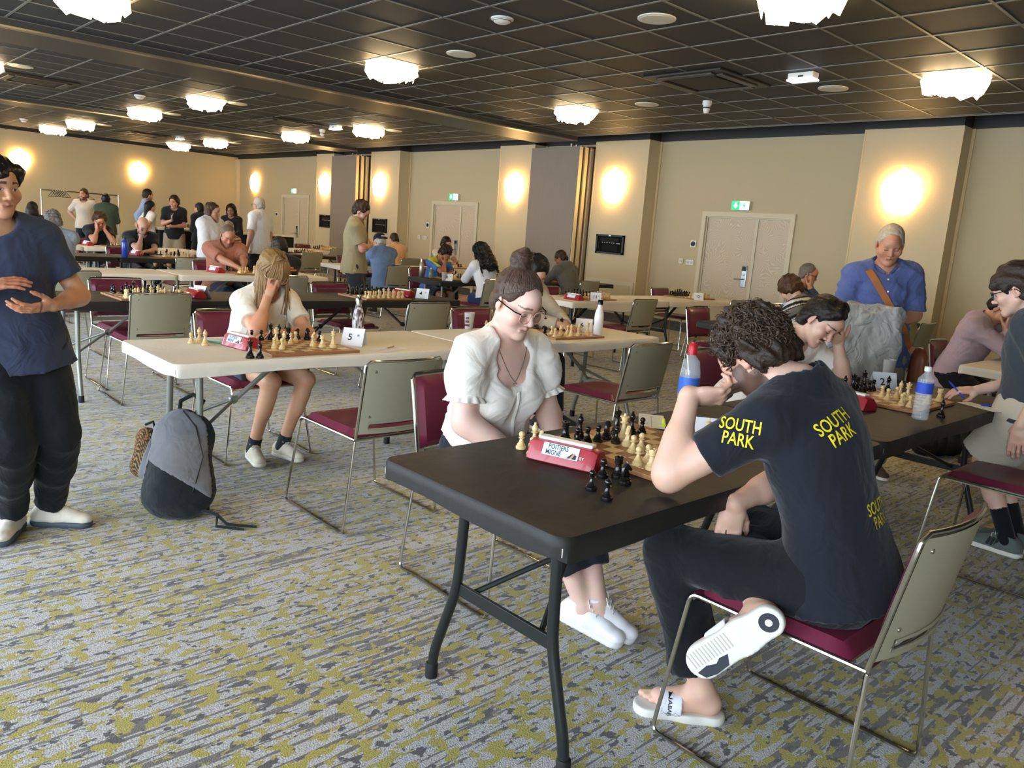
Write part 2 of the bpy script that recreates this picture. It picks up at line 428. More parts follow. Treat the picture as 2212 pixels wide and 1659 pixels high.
def exit_sign(x, y, z, label):
    t = thing('exit_sign', label, 'exit sign', (x, y, z), 0, None)
    MB().box(-.16, .16, -.03, .03, -.07, .07, .004).build('housing', M_white, t)
    mg = mat('lit_green_panel', '18a86b', .5, emit='16a868', estr=1.6); mw = mat('lit_white_panel', 'ffffff', .5, emit='e8fff4', estr=2.2)
    MB().box(-.155, -.005, -.034, -.028, -.065, .065).build('green_panel', mg, t)
    MB().box(-.005, .155, -.034, -.028, -.065, .065).build('white_panel', mw, t)
    ar = MB().prism([(-.08, -.045), (-.035, .0), (-.06, .0), (-.06, .045), (-.10, .045), (-.10, .0), (-.125, .0)], -.036, -.033)
    ar.build('arrow_mark', mw, t)
    mn = MB().lathe([(.011, -.002), (.011, .002)], 10, T=Matrix.Translation((.07, -.035, .035)) @ Matrix.Rotation(PI/2, 4, 'X'))
    mn.prism([(.055, .02), (.085, .02), (.10, -.01), (.09, -.015), (.08, .0), (.095, -.045), (.085, -.05), (.07, -.02), (.05, -.045), (.042, -.04), (.062, -.01), (.055, .005), (.04, -.01), (.035, 0)], -.036, -.033)
    mn.build('running_figure', mg, t)
    return t
for k, (x0, x1, zt, sm) in enumerate(DOORS):
    fw = .075
    fr = MB().box(x0, x0+fw, YB-.03, YB+.1, 0, zt).box(x1-fw, x1, YB-.03, YB+.1, 0, zt).box(x0+fw, x1-fw, YB-.03, YB+.1, zt-fw, zt)
    fr.box(x0+fw+.0005, x0+fw+.02, YB+.01, YB+.099, .001, zt-fw-.021).box(x1-fw-.02, x1-fw-.0005, YB+.01, YB+.099, .001, zt-fw-.021).box(x0+fw+.001, x1-fw-.001, YB+.01, YB+.099, zt-fw-.02, zt-fw-.0005)
    d = tag(fr.build('door_%d' % (k+1), mat('cream_door_frame', 'cfc6ac', .5)), kind='structure')
    a0, a1 = x0+fw+.022, x1-fw-.022
    MB().box(a0, sm-.006, YB+.03, YB+.075, .006, zt-fw-.024, .003).build('door_leaf', M_door, d)
    MB().box(sm+.006, a1, YB+.03, YB+.075, .006, zt-fw-.024, .003).build('door_leaf', M_door, d)
    MB().box(sm-.004, sm+.045, YB+.012, YB+.032, .01, zt-fw-.026).build('meeting_strip', mat('cream_door_frame', 'cfc6ac', .5), d)
    MB().box(a0, a1, YB+.02, YB+.031, .006, .16).build('kick_plate', m_sk, d) if k != 0 else None
    hx = sm-.10
    MB().box(hx-.045, hx+.045, YB+.012, YB+.03, .86, 1.2, .008).build('lock_plate', M_steel, d)
    MB().box(hx-.04, hx+.04, YB+.004, YB+.014, 1.12, 1.19, .004).build('card_reader', M_black, d)
    hd = MB().tube(arc_pts([(hx, YB+.02, .99), (hx, YB-.04, .99), (hx-.13, YB-.045, .985)], .02), .01, 8)
    hd.build('lever_handle', M_steel, d, True)
    MB().lathe([(.016, 0), (.016, .012), (.012, .014)], 14, T=Matrix.Translation((hx, YB+.014, 1.06)) @ Matrix.Rotation(PI/2, 4, 'X')).build('lock_cylinder', M_steel, d, True)
exit_sign(-6.94, YB-.035, 2.135, 'green lit exit sign above the large double door at right')
exit_sign(-14.25, YB-.035, 2.15, 'green lit exit sign above the middle double door')
exit_sign(-21.8, YB-.035, 2.2, 'small lit exit sign above the far left door')
# thermostat and switches beside doors
def wall_box(name, label, cat, x, y, z, w, h, knobs, dark=False):
    t = thing(name, label, cat, (x, y, z)); MB().box(-w/2, w/2, -.018, 0, -h/2, h/2, .004).build('plate', M_white, t)
    for (kx, kz, kr) in knobs:
        MB().lathe([(kr, 0), (kr, .008), (kr*.8, .01)], 14, T=Matrix.Translation((kx, -.018, kz)) @ Matrix.Rotation(PI/2, 4, 'X')).build('dial' if dark else 'rocker', M_black if dark else mat('cream_plastic', 'cfcabb', .5), t, True)
wall_box('thermostat', 'square thermostat with black dial left of the large double door', 'thermostat', -7.77, YB-.002, 1.49, .11, .11, [(0, 0, .042)], True)
wall_box('wall_switch', 'single wall switch left of the large double door', 'switch', -7.98, YB-.002, 1.19, .08, .085, [(0, 0, .026)])
wall_box('wall_switch', 'double wall switch next to the large double door frame', 'switch', -7.80, YB-.002, 1.18, .155, .085, [(-.036, 0, .026), (.036, 0, .026)])
wall_box('thermostat', 'square thermostat with black dial left of the middle double door', 'thermostat', -15.22, YB-.002, 1.49, .11, .13, [(0, 0, .042)], True)
wall_box('wall_switch', 'single wall switch left of the middle double door', 'switch', -15.55, YB-.002, 1.2, .08, .085, [(0, 0, .026)])
wall_box('wall_switch', 'double wall switch beside the middle double door frame', 'switch', -15.32, YB-.002, 1.19, .155, .085, [(-.036, 0, .026), (.036, 0, .026)])
wall_box('thermostat', 'small thermostat with black dial beside the far left door', 'thermostat', -22.95, YB-.002, 1.5, .11, .12, [(0, 0, .042)], True)
# recessed black control boxes on the piers
def ctrl_box(x, z, w, h, label):
    t = thing('control_panel_box', label, 'control box', (x, YP-.002, z))
    MB().box(-w/2, w/2, -.025, 0, -h/2, h/2).build('back_panel', mat('smoked_glass', '0b0c0c', .6, spec=.1), t)
    fr = MB().box(-w/2, w/2, -.045, -.02, h/2-.03, h/2).box(-w/2, w/2, -.045, -.02, -h/2, -h/2+.03).box(-w/2, -w/2+.035, -.045, -.02, -h/2, h/2).box(w/2-.03, w/2, -.045, -.02, -h/2, h/2)
    fr.build('frame', M_black, t)
    MB().box(-.02, .02, -.05, -.04, h/2-.028, h/2-.008).build('latch', M_steel, t)
    md = mat('module_grey', '1c1f1f', .6, spec=.15)
    MB().box(-w*.32, w*.32, -.034, -.024, h*.12, h*.33).build('module', md, t)
    mm = MB()
    for i in range(6): MB().box(-w*.28+i*w*.085, -w*.28+i*w*.085+.022, -.036, -.03, h*.06, h*.10).build('connector', mat('pale_connector', 'a9aca8', .4), t)
    mm.box(w*.25, w*.38, -.036, -.03, h*.04, h*.09).build('connector', mat('pale_connector', 'a9aca8', .4), t)
    MB().box(-w*.44, -w*.38, -.034, -.024, -h*.25, h*.1).build('side_module', md, t)
    MB().box(-w*.25, w*.3, -.032, -.024, -h*.36, -h*.02).build('module', mat('module_dark', '101212', .6, spec=.15), t)
ctrl_box(-9.31, 1.375, .64, .34, 'black wall control box on the pier right of the near folded partition')
ctrl_box(-16.76, 1.39, .60, .34, 'black wall control box on the pier right of the far folded partition')
ctrl_box(-19.4, 1.40, .62, .34, 'black wall control box on the pier left of the far folded partition')
# low access panel on the pier
t = thing('access_panel', 'low cream access panel at the foot of the pier under the control box', 'panel', (-9.26, YP-.001, 0))
MB().box(-.56, .56, -.02, 0, .17, .75).build('panel_frame', mat('cream_panel', 'cfc5a8', .5), t)
MB().box(-.49, .49, -.028, -.018, .19, .68, .003).build('panel_door', mat('cream_panel2', 'c6bb9d', .5), t)
# --- folding partition stacks ---------------------------------------
m_pan = mat('taupe_partition_laminate', '887d72', .55, var=.16, bscale=16, stretch=(6, 6, .12))
m_str = mat('cream_partition_edge', 'd8c9a4', .4)
for (x0, x1, lab) in ((-11.24, -10.02, 'folded taupe partition wall panels beside the nearest pier pair'), (-18.72, -17.55, 'folded taupe partition wall panels on the far pier pair')):
    t = thing('folding_partition', lab, 'partition', ((x0+x1)/2, 10.95, 0)); hw = (x1-x0)/2
    for i in range(4):
        y = -.25+i*.135
        MB().box(-hw, hw+i*.012, y, y+.10, .03, 3.06).build('partition_panel', m_pan, t)
        MB().box(hw+i*.012, hw+i*.012+.018, y+.012, y+.088, .03, 3.06).build('panel_edge', m_str, t)
        MB().box(hw-.25, hw-.21, y+.03, y+.06, 3.06, 3.12).build('hanger', M_steel, t)
    MB().box(-hw, hw+.25, .30, .33, .0, 3.12).build('pocket_back', M_dark, t)

# --- lamps -----------------------------------------------------------
M_lamp = mat('glowing_lamp_petals', 'fff3d8', .4, emit='ffdfa8', estr=13)
M_sconce = mat('glowing_sconce_petals', 'fff3d8', .4, emit='ffcf86', estr=11)
def petal(mb, c, n, r, rnd):
    """a thin five-sided curved petal disc centred at c facing n"""
    n = Vector(n).normalized(); a = n.orthogonal().normalized(); b = n.cross(a); ph = rnd.random()*6.28; k = 5; n = (n+Vector((rnd.uniform(-.35, .35), rnd.uniform(-.35, .35), rnd.uniform(-.35, .35)))).normalized(); a = n.orthogonal().normalized(); b = n.cross(a)
    vs = [Vector(c)+n*.006]
    for i in range(k):
        t = ph+2*PI*i/k; vs.append(Vector(c)+(a*math.cos(t)+b*math.sin(t))*r*(.85+.35*rnd.random())-n*.02)
    vs += [v-n*.004 for v in vs[1:]]
    f = [(0, 1+i, 1+(i+1) % k) for i in range(k)]+[(1+i, 1+k+i, 1+k+(i+1) % k, 1+(i+1) % k) for i in range(k)]+[tuple(range(k+1, 2*k+1))[::-1]]
    mb.add(vs, f)
def ceiling_lamp_mesh():
    rnd = random.Random(3); mb = MB()
    for ring, (rr, z, cnt, pr) in enumerate(((.265, -.055, 11, .115), (.225, -.10, 10, .10), (.14, -.13, 8, .088), (.0, -.145, 1, .08))):
        for i in range(cnt):
            t = 2*PI*(i+.5*ring)/cnt; nx = Vector((math.cos(t)*(.9 if ring < 2 else .4), math.sin(t)*(.9 if ring < 2 else .4), (-.25, -.75, -1.6, -1)[ring]))
            petal(mb, (rr*math.cos(t), rr*math.sin(t), z), nx, pr, rnd)
    return mb
def sconce_mesh():
    rnd = random.Random(5); mb = MB()
    for ring, (rr, y, cnt, pr) in enumerate(((.215, -.05, 9, .105), (.18, -.11, 9, .09), (.10, -.15, 6, .08), (0, -.165, 1, .08))):
        for i in range(cnt):
            t = 2*PI*(i+.5*ring)/cnt; nx = Vector((math.cos(t)*(.35 if ring < 2 else .4), (-.9, -1, -1.6, -1)[ring], math.sin(t)*(.35 if ring < 2 else .4)))
            petal(mb, (rr*math.cos(t)*.98, y, rr*math.sin(t)*1.12), nx, pr, rnd)
    return mb
LAMPS = [(x, y) for x in (-2.91, -7.71, -12.88, -15.68, -19.8, -22.3) for y in (2.11, 5.11, 8.11)]
proto = None
names = {-2.91: 'rightmost row', -7.71: 'second row from the right', -12.88: 'row just past the near beam', -15.68: 'row before the second beam', -19.8: 'row past the second beam', -22.3: 'row nearest the far left wall'}
wy = {2.11: 'nearest', 5.11: 'middle', 8.11: 'farthest'}
for (x, y) in LAMPS:
    if (x, y) in ((-2.91, 2.11), (-15.68, 2.11), (-19.8, 2.11), (-22.3, 2.11)): pass
    if proto is None:
        t = proto = thing('ceiling_lamp', '', 'ceiling lamp', (x, y, ZC), 0, 'flower ceiling lamps')
        MB().lathe([(.16, -.03), (.16, .0)], 20).build('base_plate', M_white, t, True)
        ceiling_lamp_mesh().build('petal_shade', M_lamp, t)
    else: t = copy_tree(proto)
    t.location = (x, y, ZC-.004); t.rotation_euler = (0, 0, random.random()*6)
    t['label'] = 'glowing flower-shaped ceiling lamp, %s of the %s' % (wy[y], names[x])
proto = None
for (x, y, z, lab) in ((-4.39, YP, 2.33, 'glowing petal wall lamp behind the man in the blue shirt'), (-9.35, YP, 2.38, 'glowing petal wall lamp above the near control box'),
        (-11.95, YP, 2.33, 'glowing petal wall lamp left of the near folded partition'), (-16.83, YP, 2.35, 'glowing petal wall lamp right of the far folded partition'),
        (-19.5, YP, 2.35, 'glowing petal wall lamp left of the far folded partition'), (-24.45, YB, 2.42, 'glowing petal wall lamp beside the far left door')):
    if proto is None:
        t = proto = thing('wall_lamp', lab, 'wall lamp', (0, 0, 0), 0, 'petal wall lamps')
        MB().lathe([(.12, 0), (.12, .03)], 18, T=Matrix.Rotation(PI/2, 4, 'X')).build('back_plate', M_white, t, True)
        sconce_mesh().build('petal_shade', M_sconce, t)
    else: t = copy_tree(proto)
    t.location = (x, y-.002, z); t['label'] = lab
for (y, lab) in ((8.18, 'glowing petal wall lamp on the left wall near the corner'), (5.08, 'glowing petal wall lamp on the left wall behind the boy in navy')):
    t = copy_tree(proto); t.location = (XL+.002, y, 2.42); t.rotation_euler = (0, 0, PI/2); t['label'] = lab
# --- ceiling fittings ---------------------------------------------------
M_spk = mat('off_white_grille', 'd5d1c2', .6, bump=.3, bscale=300)
proto = None
for (x, y) in [(x, y) for x in (-4.12, -6.54, -12.75, -15.6, -19.75, -22.1) for y in (2.15, 5.15, 8.15) if y > 3 or x == -12.75]:
    yy = y+.42 if x < -9 else y
    if proto is None:
        t = proto = thing('ceiling_speaker', '', 'speaker', (0, 0, 0), 0, 'round ceiling speakers')
        MB().lathe([(.15, 0), (.15, -.008), (.135, -.012)], 28).build('rim', mat('speaker_rim', 'e0dccd', .5), t, True)
        MB().lathe([(.128, -.011), (.128, -.014), (.0, -.016)], 28).build('grille', M_spk, t, True)
    else: t = copy_tree(proto)
    t.location = (x, yy, ZC+.001); t['label'] = 'round off-white ceiling speaker, %s in the %s' % ({2.15: 'nearest', 5.15: 'middle', 8.15: 'farthest'}[y], {-4.12: 'rightmost speaker row', -6.54: 'second speaker row from the right', -12.75: 'row just past the near beam', -15.6: 'row before the second beam', -19.75: 'row past the second beam', -22.1: 'row by the far left wall'}[x])
def detector(x, y, r, tall, lab):
    t = thing('smoke_detector', lab, 'detector', (x, y, ZC))
    MB().lathe([(r, 0), (r, -.02*tall), (r*.8, -.028*tall)], 20).build('base', M_white, t, True)
    MB().lathe([(r*.78, -.026*tall), (r*.74, -.05*tall), (r*.5, -.07*tall), (0.001, -.072*tall)], 20).build('sensor_head', M_white, t, True)
    MB().lathe([(r*.80, -.036*tall), (r*.80, -.044*tall)], 20).build('vent_ring', mat('vent_dark', '3a3a36', .6), t, True)
detector(-5.2, 4.5, .095, .55, 'round white detector nearest the camera between two speakers')
detector(-5.72, 8.26, .055, 2.0, 'bell-shaped white smoke detector beside the near air vent')
detector(-13.74, 4.4, .085, .8, 'white ceiling detector above the standing group')
detector(-14.3, 7.95, .055, 1.8, 'bell-shaped white detector under the far emergency light')
detector(-21.0, 4.25, .08, 1, 'small white detector near the far left lamps')
def emergency(x, y, lab):
    t = thing('emergency_light', lab, 'emergency light', (x, y, ZC))
    MB().box(-.13, .13, -.06, .06, -.06, 0, .008).build('housing', M_white, t)
    MB().box(-.135, .135, -.07, .065, -.075, -.058, .004).build('diffuser', mat('lit_diffuser', 'ffffff', .4, emit='e6ecff', estr=3.5), t)
    MB().box(-.02, .03, -.064, -.058, -.045, -.03).build('status_window', M_black, t)
emergency(-4.05, 7.38, 'white emergency light box on the ceiling beside the near air vent')
emergency(-13.4, 7.72, 'small lit emergency light beside the far air vent')
emergency(-20.1, 7.35, 'tiny lit emergency light by the farthest air vent')
def ac(x, y, lab):
    t = thing('air_conditioner', lab, 'air vent', (x, y, ZC)); ma = mat('dark_vent_plastic', '2e2b28', .45)
    MB().box(-.475, .475, -.475, .475, -.02, .0, .006).build('panel', ma, t)
    MB().box(-.27, .27, -.27, .27, -.03, -.018, .004).build('intake_grille', mat('dark_vent_grille', '24221f', .6), t)
    for i in range(4):
        R = Matrix.Rotation(i*PI/2, 4, 'Z'); MB().box(-.33, .33, .33, .41, -.035, -.019, .004, T=R).build('louvre', mat('dark_louvre', '3c3835', .4), t)
        MB().box(-.33, .33, .30, .325, -.024, -.0195, T=R).build('air_slot', mat('slot_black', '050505', .7), t)
ac(-5.08, 7.28, 'dark square air conditioning cassette in the near ceiling bay')
ac(-13.95, 3.0, 'dark air conditioning cassette at the left edge of the second bay')
ac(-14.05, 7.05, 'dark air conditioning cassette in the second bay farther back')
ac(-20.75, 6.75, 'dark air conditioning cassette in the farthest bay')
# ================================================================== chairs
M_chrome = mat('polished_chrome', 'c9c6bb', .16, 1.0)
M_maroon = mat('maroon_vinyl', '6a2338', .42, bump=.06, bscale=260, var=.05, coat=.1)
M_shell = mat('grey_beige_plastic_shell', '9c9882', .5, bump=.05, bscale=300, var=.03)
def make_chair():
    t = thing('stacking_chair', '', 'chair', group='maroon stacking chairs')
    # seat cushion with waterfall front
    def seat(u, v):
        x = -.205+.41*u; y = -.215+.455*v; e = min(u, 1-u)*.41; e2 = min(v, 1-v)*.455
        h = .036*(1-math.exp(-e/.012))*(1-math.exp(-e2/.012)); dip = -.012*math.sin(PI*u)*math.sin(PI*v)
        return (x, y, .448+h+dip-.018*max(0, (v-.82)/.18)**2)
    sm = MB().grid(seat, 14, 14); sm.box(-.205, .205, -.215, .24, .440, .4485)
    sm.build('seat', M_maroon, t, True, fix=False)
    MB().box(-.195, .195, -.2, .225, .428, .441, .005).build('seat_pan', M_shell, t)
    def back_y(x, z): return -.262-(z-.45)*.19-.034*(1-(x/.21)**2)
    def bpad(u, v):
        x = -.196+.392*u; z = .515+.295*v; e = min(u, 1-u)*.392; e2 = min(v, 1-v)*.295
        h = .028*(1-math.exp(-e/.01))*(1-math.exp(-e2/.01)); return (x, back_y(x, z)+.006+h, z)
    MB().grid(bpad, 14, 10).build('backrest_pad', M_maroon, t, True, fix=False)
    sh = MB(); z0, z1 = .475, .812; slot = (.500, .528)
    def panel(xa, xb, za, zb, nu, nv):
        def f(off):
            return lambda u, v: (xa+(xb-xa)*u, back_y(xa+(xb-xa)*u, za+(zb-za)*v)+off, za+(zb-za)*v)
        sh.grid(f(-.006), nu, nv); sh.grid(f(.004), nu, nv)
    panel(-.205, .205, slot[1], z1, 12, 6); panel(-.205, .205, z0, slot[0], 12, 1); panel(-.205, -.165, slot[0], slot[1], 2, 1); panel(.165, .205, slot[0], slot[1], 2, 1)
    sh.build('back_shell', M_shell, t, True, fix=False)
    lip = [(x, back_y(x, z)-.009, z) for x, z in ((-.165, .528), (-.165, .500), (-.08, .498), (0, .498), (.08, .498), (.165, .5), (.165, .528), (.08, .53), (0, .53), (-.08, .53))]
    MB().tube(lip, .005, 6, closed=True).build('slot_rim', M_shell, t, True)
    for x, z in ((-.165, .775), (.165, .775), (-.165, .56), (.165, .56)):
        MB().lathe([(.0065, 0), (.0065, .003), (.004, .0045)], 10, T=Matrix.Translation((x, back_y(x, z)-.005, z)) @ Matrix.Rotation(PI/2, 4, 'X')).build('screw', M_chrome, t, True)
    # chrome rod around the back
    rim = [(-.21, back_y(-.21, .45), .45)]+[(-.21, back_y(-.21, z), z) for z in (.55, .65, .75)]+[(-.212, back_y(-.21, .80), .80)]
    rim += [(x, back_y(x, .822), .822) for x in (-.19, -.13, -.07, 0, .07, .13, .19)]+[(.212, back_y(.21, .80), .80)]+[(.21, back_y(.21, z), z) for z in (.75, .65, .55)]+[(.21, back_y(.21, .45), .45)]
    MB().tube(rim, .007, 8).build('back_rod', M_chrome, t, True)
    for s in (-1, 1):
        fr = arc_pts([(s*.212, -.262, .446), (s*.212, .245, .446), (s*.268, .285, .008), (s*.268, -.275, .008), (s*.213, -.264, .44)], .028, 4)
        MB().tube(fr, .0065, 8).build('sled_frame', M_chrome, t, True)
    MB().tube([(-.212, -.262, .446), (.212, -.262, .446)], .006, 8).build('rear_crossbar', M_chrome, t, True)
    MB().tube([(-.212, .235, .436), (.212, .235, .436)], .006, 8).build('front_crossbar', M_chrome, t, True)
    return t
CHAIR = make_chair(); CHAIR_USED = [False]
def chair(x, y, deg, label):
    """deg: direction the sitter faces"""
    t = CHAIR if not CHAIR_USED[0] else copy_tree(CHAIR)
    CHAIR_USED[0] = True
    t.location = (x, y, 0); t.rotation_euler = (0, 0, rad(deg-90)); t['label'] = label
    return t
P = 'maroon chair '
chair(-3.25, 2.08, 180, P+'standing empty at the near white table, back to the camera')
chair(-3.26, 3.94, 180, P+'standing empty right of the woman in white, back to the camera')
chair(-.905, 2.07, 180, P+'under the man in the black printed t-shirt')
chair(-2.27, 2.1, 0, P+'under the woman in the white blouse')
chair(-.96, 4.2, 180, P+'empty beside the legs of the youth in beige shorts')
chair(-2.30, 4.1, 0, P+'under the man with the moustache')
chair(-6.17, 2.0, 180, P+'tucked under the second black table, back to the camera')
chair(-5.53, 3.92, 180, P+'before the right end of the second black table')
chair(-6.72, 2.05, 0, P+'facing the camera behind the left board of the second black table')
chair(-6.62, 4.0, 0, P+'facing the camera behind the right board of the second black table')
chair(-8.06, 1.91, 180, P+'just behind the elbow of the boy in navy')
chair(-8.0, 3.93, 180, P+'under the child in the black shirt with orange print')
chair(-4.49, 2.05, 0, P+'under the girl with long fair hair')
chair(-4.49, 4.05, 0, P+'under the man in the beige shirt behind the woman')
chair(-9.5, 3.95, 0, P+'under the man in the salmon t-shirt')
chair(-10.66, 3.93, 180, P+'empty left of the man in salmon')
chair(-10.55, 2.2, 180, P+'under the grey-haired man in a pale blue shirt')
chair(-12.3, 3.75, 0, P+'under the bald bearded man in black')
chair(-14.75, 3.95, 0, P+'under the curly-haired man resting his face in his hands')
chair(-10.45, 7.0, 180, P+'under the man in the denim shirt and cap')
chair(-12.95, 9.0, 180, P+'under the man in the pale orange t-shirt')
chair(-8.06, 6.9, 180, P+'under the woman with long black curls')
chair(-8.2, 8.9, 180, P+'behind the youth in the grey hoodie')
chair(-9.45, 7.15, 0, P+'under the boy in the blue and yellow shirt')
chair(-5.72, 7.05, 180, P+'empty in front of the low access panel, back to the camera')
chair(-5.63, 8.86, 180, P+'empty just left of the large double door')
chair(-6.55, 7.0, 0, P+'far side of the white table below the control box')
chair(-6.55, 9.3, 0, P+'far side of the white table beside the switches')
chair(-4.34, 7.0, 0, P+'with a dark bag on its seat, left of the double door')
chair(-4.52, 8.95, 0, P+'under the grey-haired man with glasses by the double door')
chair(-3.42, 7.05, 180, P+'under the person in the striped t-shirt')
chair(-3.4, 8.9, 180, P+'under the person in olive behind the shoulder bag')
chair(-1.98, 7.0, 0, P+'under the person in the lilac hoodie')
chair(-13.7, 7.3, 180, P+'empty at the far black table right of the man in white')
chair(-16.0, 9.2, 180, P+'far off beside the standing man in olive')
chair(-14.6, 7.2, 0, P+'facing the camera at the far black table')
chair(-17.2, 9.3, 0, P+'facing the camera at the farthest white table')
chair(-12.15, 7.5, 0, P+'under the bald man with glasses')
chair(-12.15, 9.38, 0, P+'under the dark-haired youth in glasses by the door')

# ================================================================== tables
M_legd = mat('dark_grey_painted_steel', '2c2e2e', .3, .35)
M_legg = mat('grey_painted_steel', '8b8d84', .35, .4)
M_foot = mat('black_rubber_foot', '151515', .7)
def cloth_mat(name, color, rough, wr):
    m = mat(name, color, rough, var=.04, bscale=5, spec=.35); nt = m.node_tree; L = nt.links; b = nt.nodes['Principled BSDF']
    mp = [n for n in nt.nodes if n.type == 'MAPPING'][0]
    n1 = nt.nodes.new('ShaderNodeTexNoise'); n1.inputs['Scale'].default_value = 4.5; n1.inputs['Detail'].default_value = 3; n1.inputs['Distortion'].default_value = 1.2
    b1 = nt.nodes.new('ShaderNodeBump'); b1.inputs['Strength'].default_value = wr; b1.inputs['Distance'].default_value = .03
    L.new(mp.outputs[0], n1.inputs['Vector']); L.new(n1.outputs[0], b1.inputs['Height'])
    n2 = nt.nodes.new('ShaderNodeTexNoise'); n2.inputs['Scale'].default_value = 200
    b2 = nt.nodes.new('ShaderNodeBump'); b2.inputs['Strength'].default_value = .08; b2.inputs['Distance'].default_value = .003
    L.new(mp.outputs[0], n2.inputs['Vector']); L.new(n2.outputs[0], b2.inputs['Height']); L.new(b1.outputs[0], b2.inputs['Normal']); L.new(b2.outputs[0], b.inputs['Normal'])
    return m
M_cblack = cloth_mat('black_fitted_cover', '262422', .55, .22)
M_cwhite = cloth_mat('white_paper_cover', 'e6e0d2', .75, .16)
TL, TW = 1.79, .76
def cover_mesh(L, Wd, rc=.05, sag=.0, drop=.062, seed=0):
    """fitted table cover: rounded rectangle top, skirt that rolls over the edge with slight unevenness"""
    rnd = random.Random(seed); pts = []; n = 6
    hw, hl = Wd/2, L/2
    def side(a, b, k): return [(a[0]+(b[0]-a[0])*i/k, a[1]+(b[1]-a[1])*i/k) for i in range(k)]
    cs = [(hw-rc, -hl+rc, -90), (hw-rc, hl-rc, 0), (-hw+rc, hl-rc, 90), (-hw+rc, -hl+rc, 180)]
    for i, (cx, cy, a0) in enumerate(cs):
        for k in range(n+1):
            a = rad(a0+90*k/n); pts.append((cx+rc*math.cos(a), cy+rc*math.sin(a), 1))
        nx = cs[(i+1) % 4]; e = pts[-1]; a = rad(a0+90); s = (nx[0]+rc*math.cos(rad(nx[2])), nx[1]+rc*math.sin(rad(nx[2])))
        m = 16 if i in (0, 2) else 7
        for k in range(1, m): pts.append((e[0]+(s[0]-e[0])*k/m, e[1]+(s[1]-e[1])*k/m, 0))
    m = len(pts); V = []; F = []
    prof = [(-.020, .0), (-.006, -.0015), (0, -.010), (.001, -.03), (.0, -drop), (-.012, -drop-.004), (-.03, -drop+.002)]
    cen = []
    for j, (off, z) in enumerate(prof):
        for i, (x, y, c) in enumerate(pts):
            r = math.hypot(x, y) or 1
            nx, ny = (x/hw)**7/hw, (y/hl)**7/hl; l = math.hypot(nx, ny) or 1; nx, ny = nx/l, ny/l
            w = .002*math.sin(i*1.7+seed)+.003*(rnd.random()-.5) if j in (3, 4) else 0
            V.append((x+nx*(off+w), y+ny*(off+w), .74+z+(.006*math.sin(i*.6+seed) if j >= 4 else 0)-(sag*max(0, 1-abs(y)/hl*1.0)*(.5+.5*math.sin(PI*(y/hl+1)*.5)) if j >= 4 and abs(x) > hw*.8 and x > 0 else 0)))
    for j in range(len(prof)-1):
        for i in range(m):
            k = (i+1) % m; F.append((j*m+i, j*m+k, (j+1)*m+k, (j+1)*m+i))
    F.append(tuple(range(m))[::-1])
    mb = MB(); mb.v = V; mb.f = F; return mb
def make_table(name, white, seed, grey):
    t = thing(name, '', 'table', group='white covered folding tables' if white else 'black covered folding tables')
    cover_mesh(TL, TW, .045, .05 if seed == 3 else 0, .062, seed).build('table_cover', M_cwhite if white else M_cblack, t, True)
    MB().box(-TW/2+.012, TW/2-.012, -TL/2+.012, TL/2-.012, .69, .712).build('tabletop', mat('grey_resin', 'b5b3aa', .6), t)
    ml = M_legg if grey else M_legd
    for s in (-1, 1):
        yb = s*(TL/2-.19)
        for q in (-1, 1):
            pts = arc_pts([(q*.19, yb, .70), (q*.205, yb+s*.005, .34), (q*.285, yb+s*.015, .10), (q*.295, yb+s*.015, .03)], .06, 5)
            MB().tube(pts, .0165, 10).build('leg', ml, t, True)
            lg = MB().lathe([(.0205, 0), (.0205, .045), (.018, .05)], 12, (q*.295, yb+s*.015, 0)); lg.build('foot_cap', M_foot, t, True)
        MB().box(-.205, .205, yb-.006, yb+.006, .318, .358, .002).build('crossbar', ml, t)
        br = MB()
        for q in (-1, 1): br.tube([(q*.15, yb-s*.004, .34), (q*.06, yb-s*.16, .42), (q*.012, yb-s*.24, .46)], .009, 8)
        br.build('lower_brace', ml, t, True)
        MB().box(-.02, .02, -.32, .32, -.006, .006, .002, T=Matrix.Translation((0, yb-s*.40, .575)) @ Matrix.Rotation(s*rad(-38), 4, 'X') @ Matrix.Scale(.58, 4, (0, 1, 0))).build('folding_brace', ml, t)
        MB().lathe([(.022, -.012), (.022, .012)], 12, T=Matrix.Translation((0, yb-s*.25, .465)) @ Matrix.Rotation(PI/2, 4, 'Y')).build('brace_collar', ml, t, True)
    return t
TBASE = {}
def table(x, y, white, grey, label, seed=1, rot=0):
    k = (white, grey, seed)
    if k not in TBASE: t = TBASE[k] = make_table('folding_table', white, seed, grey)
    else: t = copy_tree(TBASE[k])
    t.location = (x, y, 0); t.rotation_euler = (0, 0, rad(rot)); t['label'] = label
    return t
X1, X2, X3, X4, X5, X6 = -1.515, -3.905, -6.42, -8.92, -11.6, -14.0
table(X1, 2.17, False, False, 'black covered folding table in the foreground with the large chess board', 1)
table(X1, 3.975, False, False, 'black covered folding table at right where the youth in shorts leans', 2)
table(X2, 2.15, True, True, 'white covered folding table in front of the long-haired girl', 1)
table(X2, 3.955, True, True, 'white covered folding table with the white enamel bottle', 2)
table(X3, 2.25, False, True, 'black covered folding table behind the girl, left one with abandoned board', 3)
table(X3, 4.055, False, False, 'black covered folding table behind the girl, right one with clock and card', 1)
table(X4, 2.2, True, True, 'white covered folding table with nothing on it left of the salmon shirt', 1)
table(X4, 4.005, True, True, 'white covered folding table in front of the man in salmon', 2)
table(X5, 2.4, False, False, 'black covered folding table before the grey-haired man in blue', 1)
table(X5, 4.205, False, False, 'black covered folding table with the blue bottle on it', 2)
table(X6, 2.6, True, True, 'white covered folding table far left behind the grey-haired man', 1)
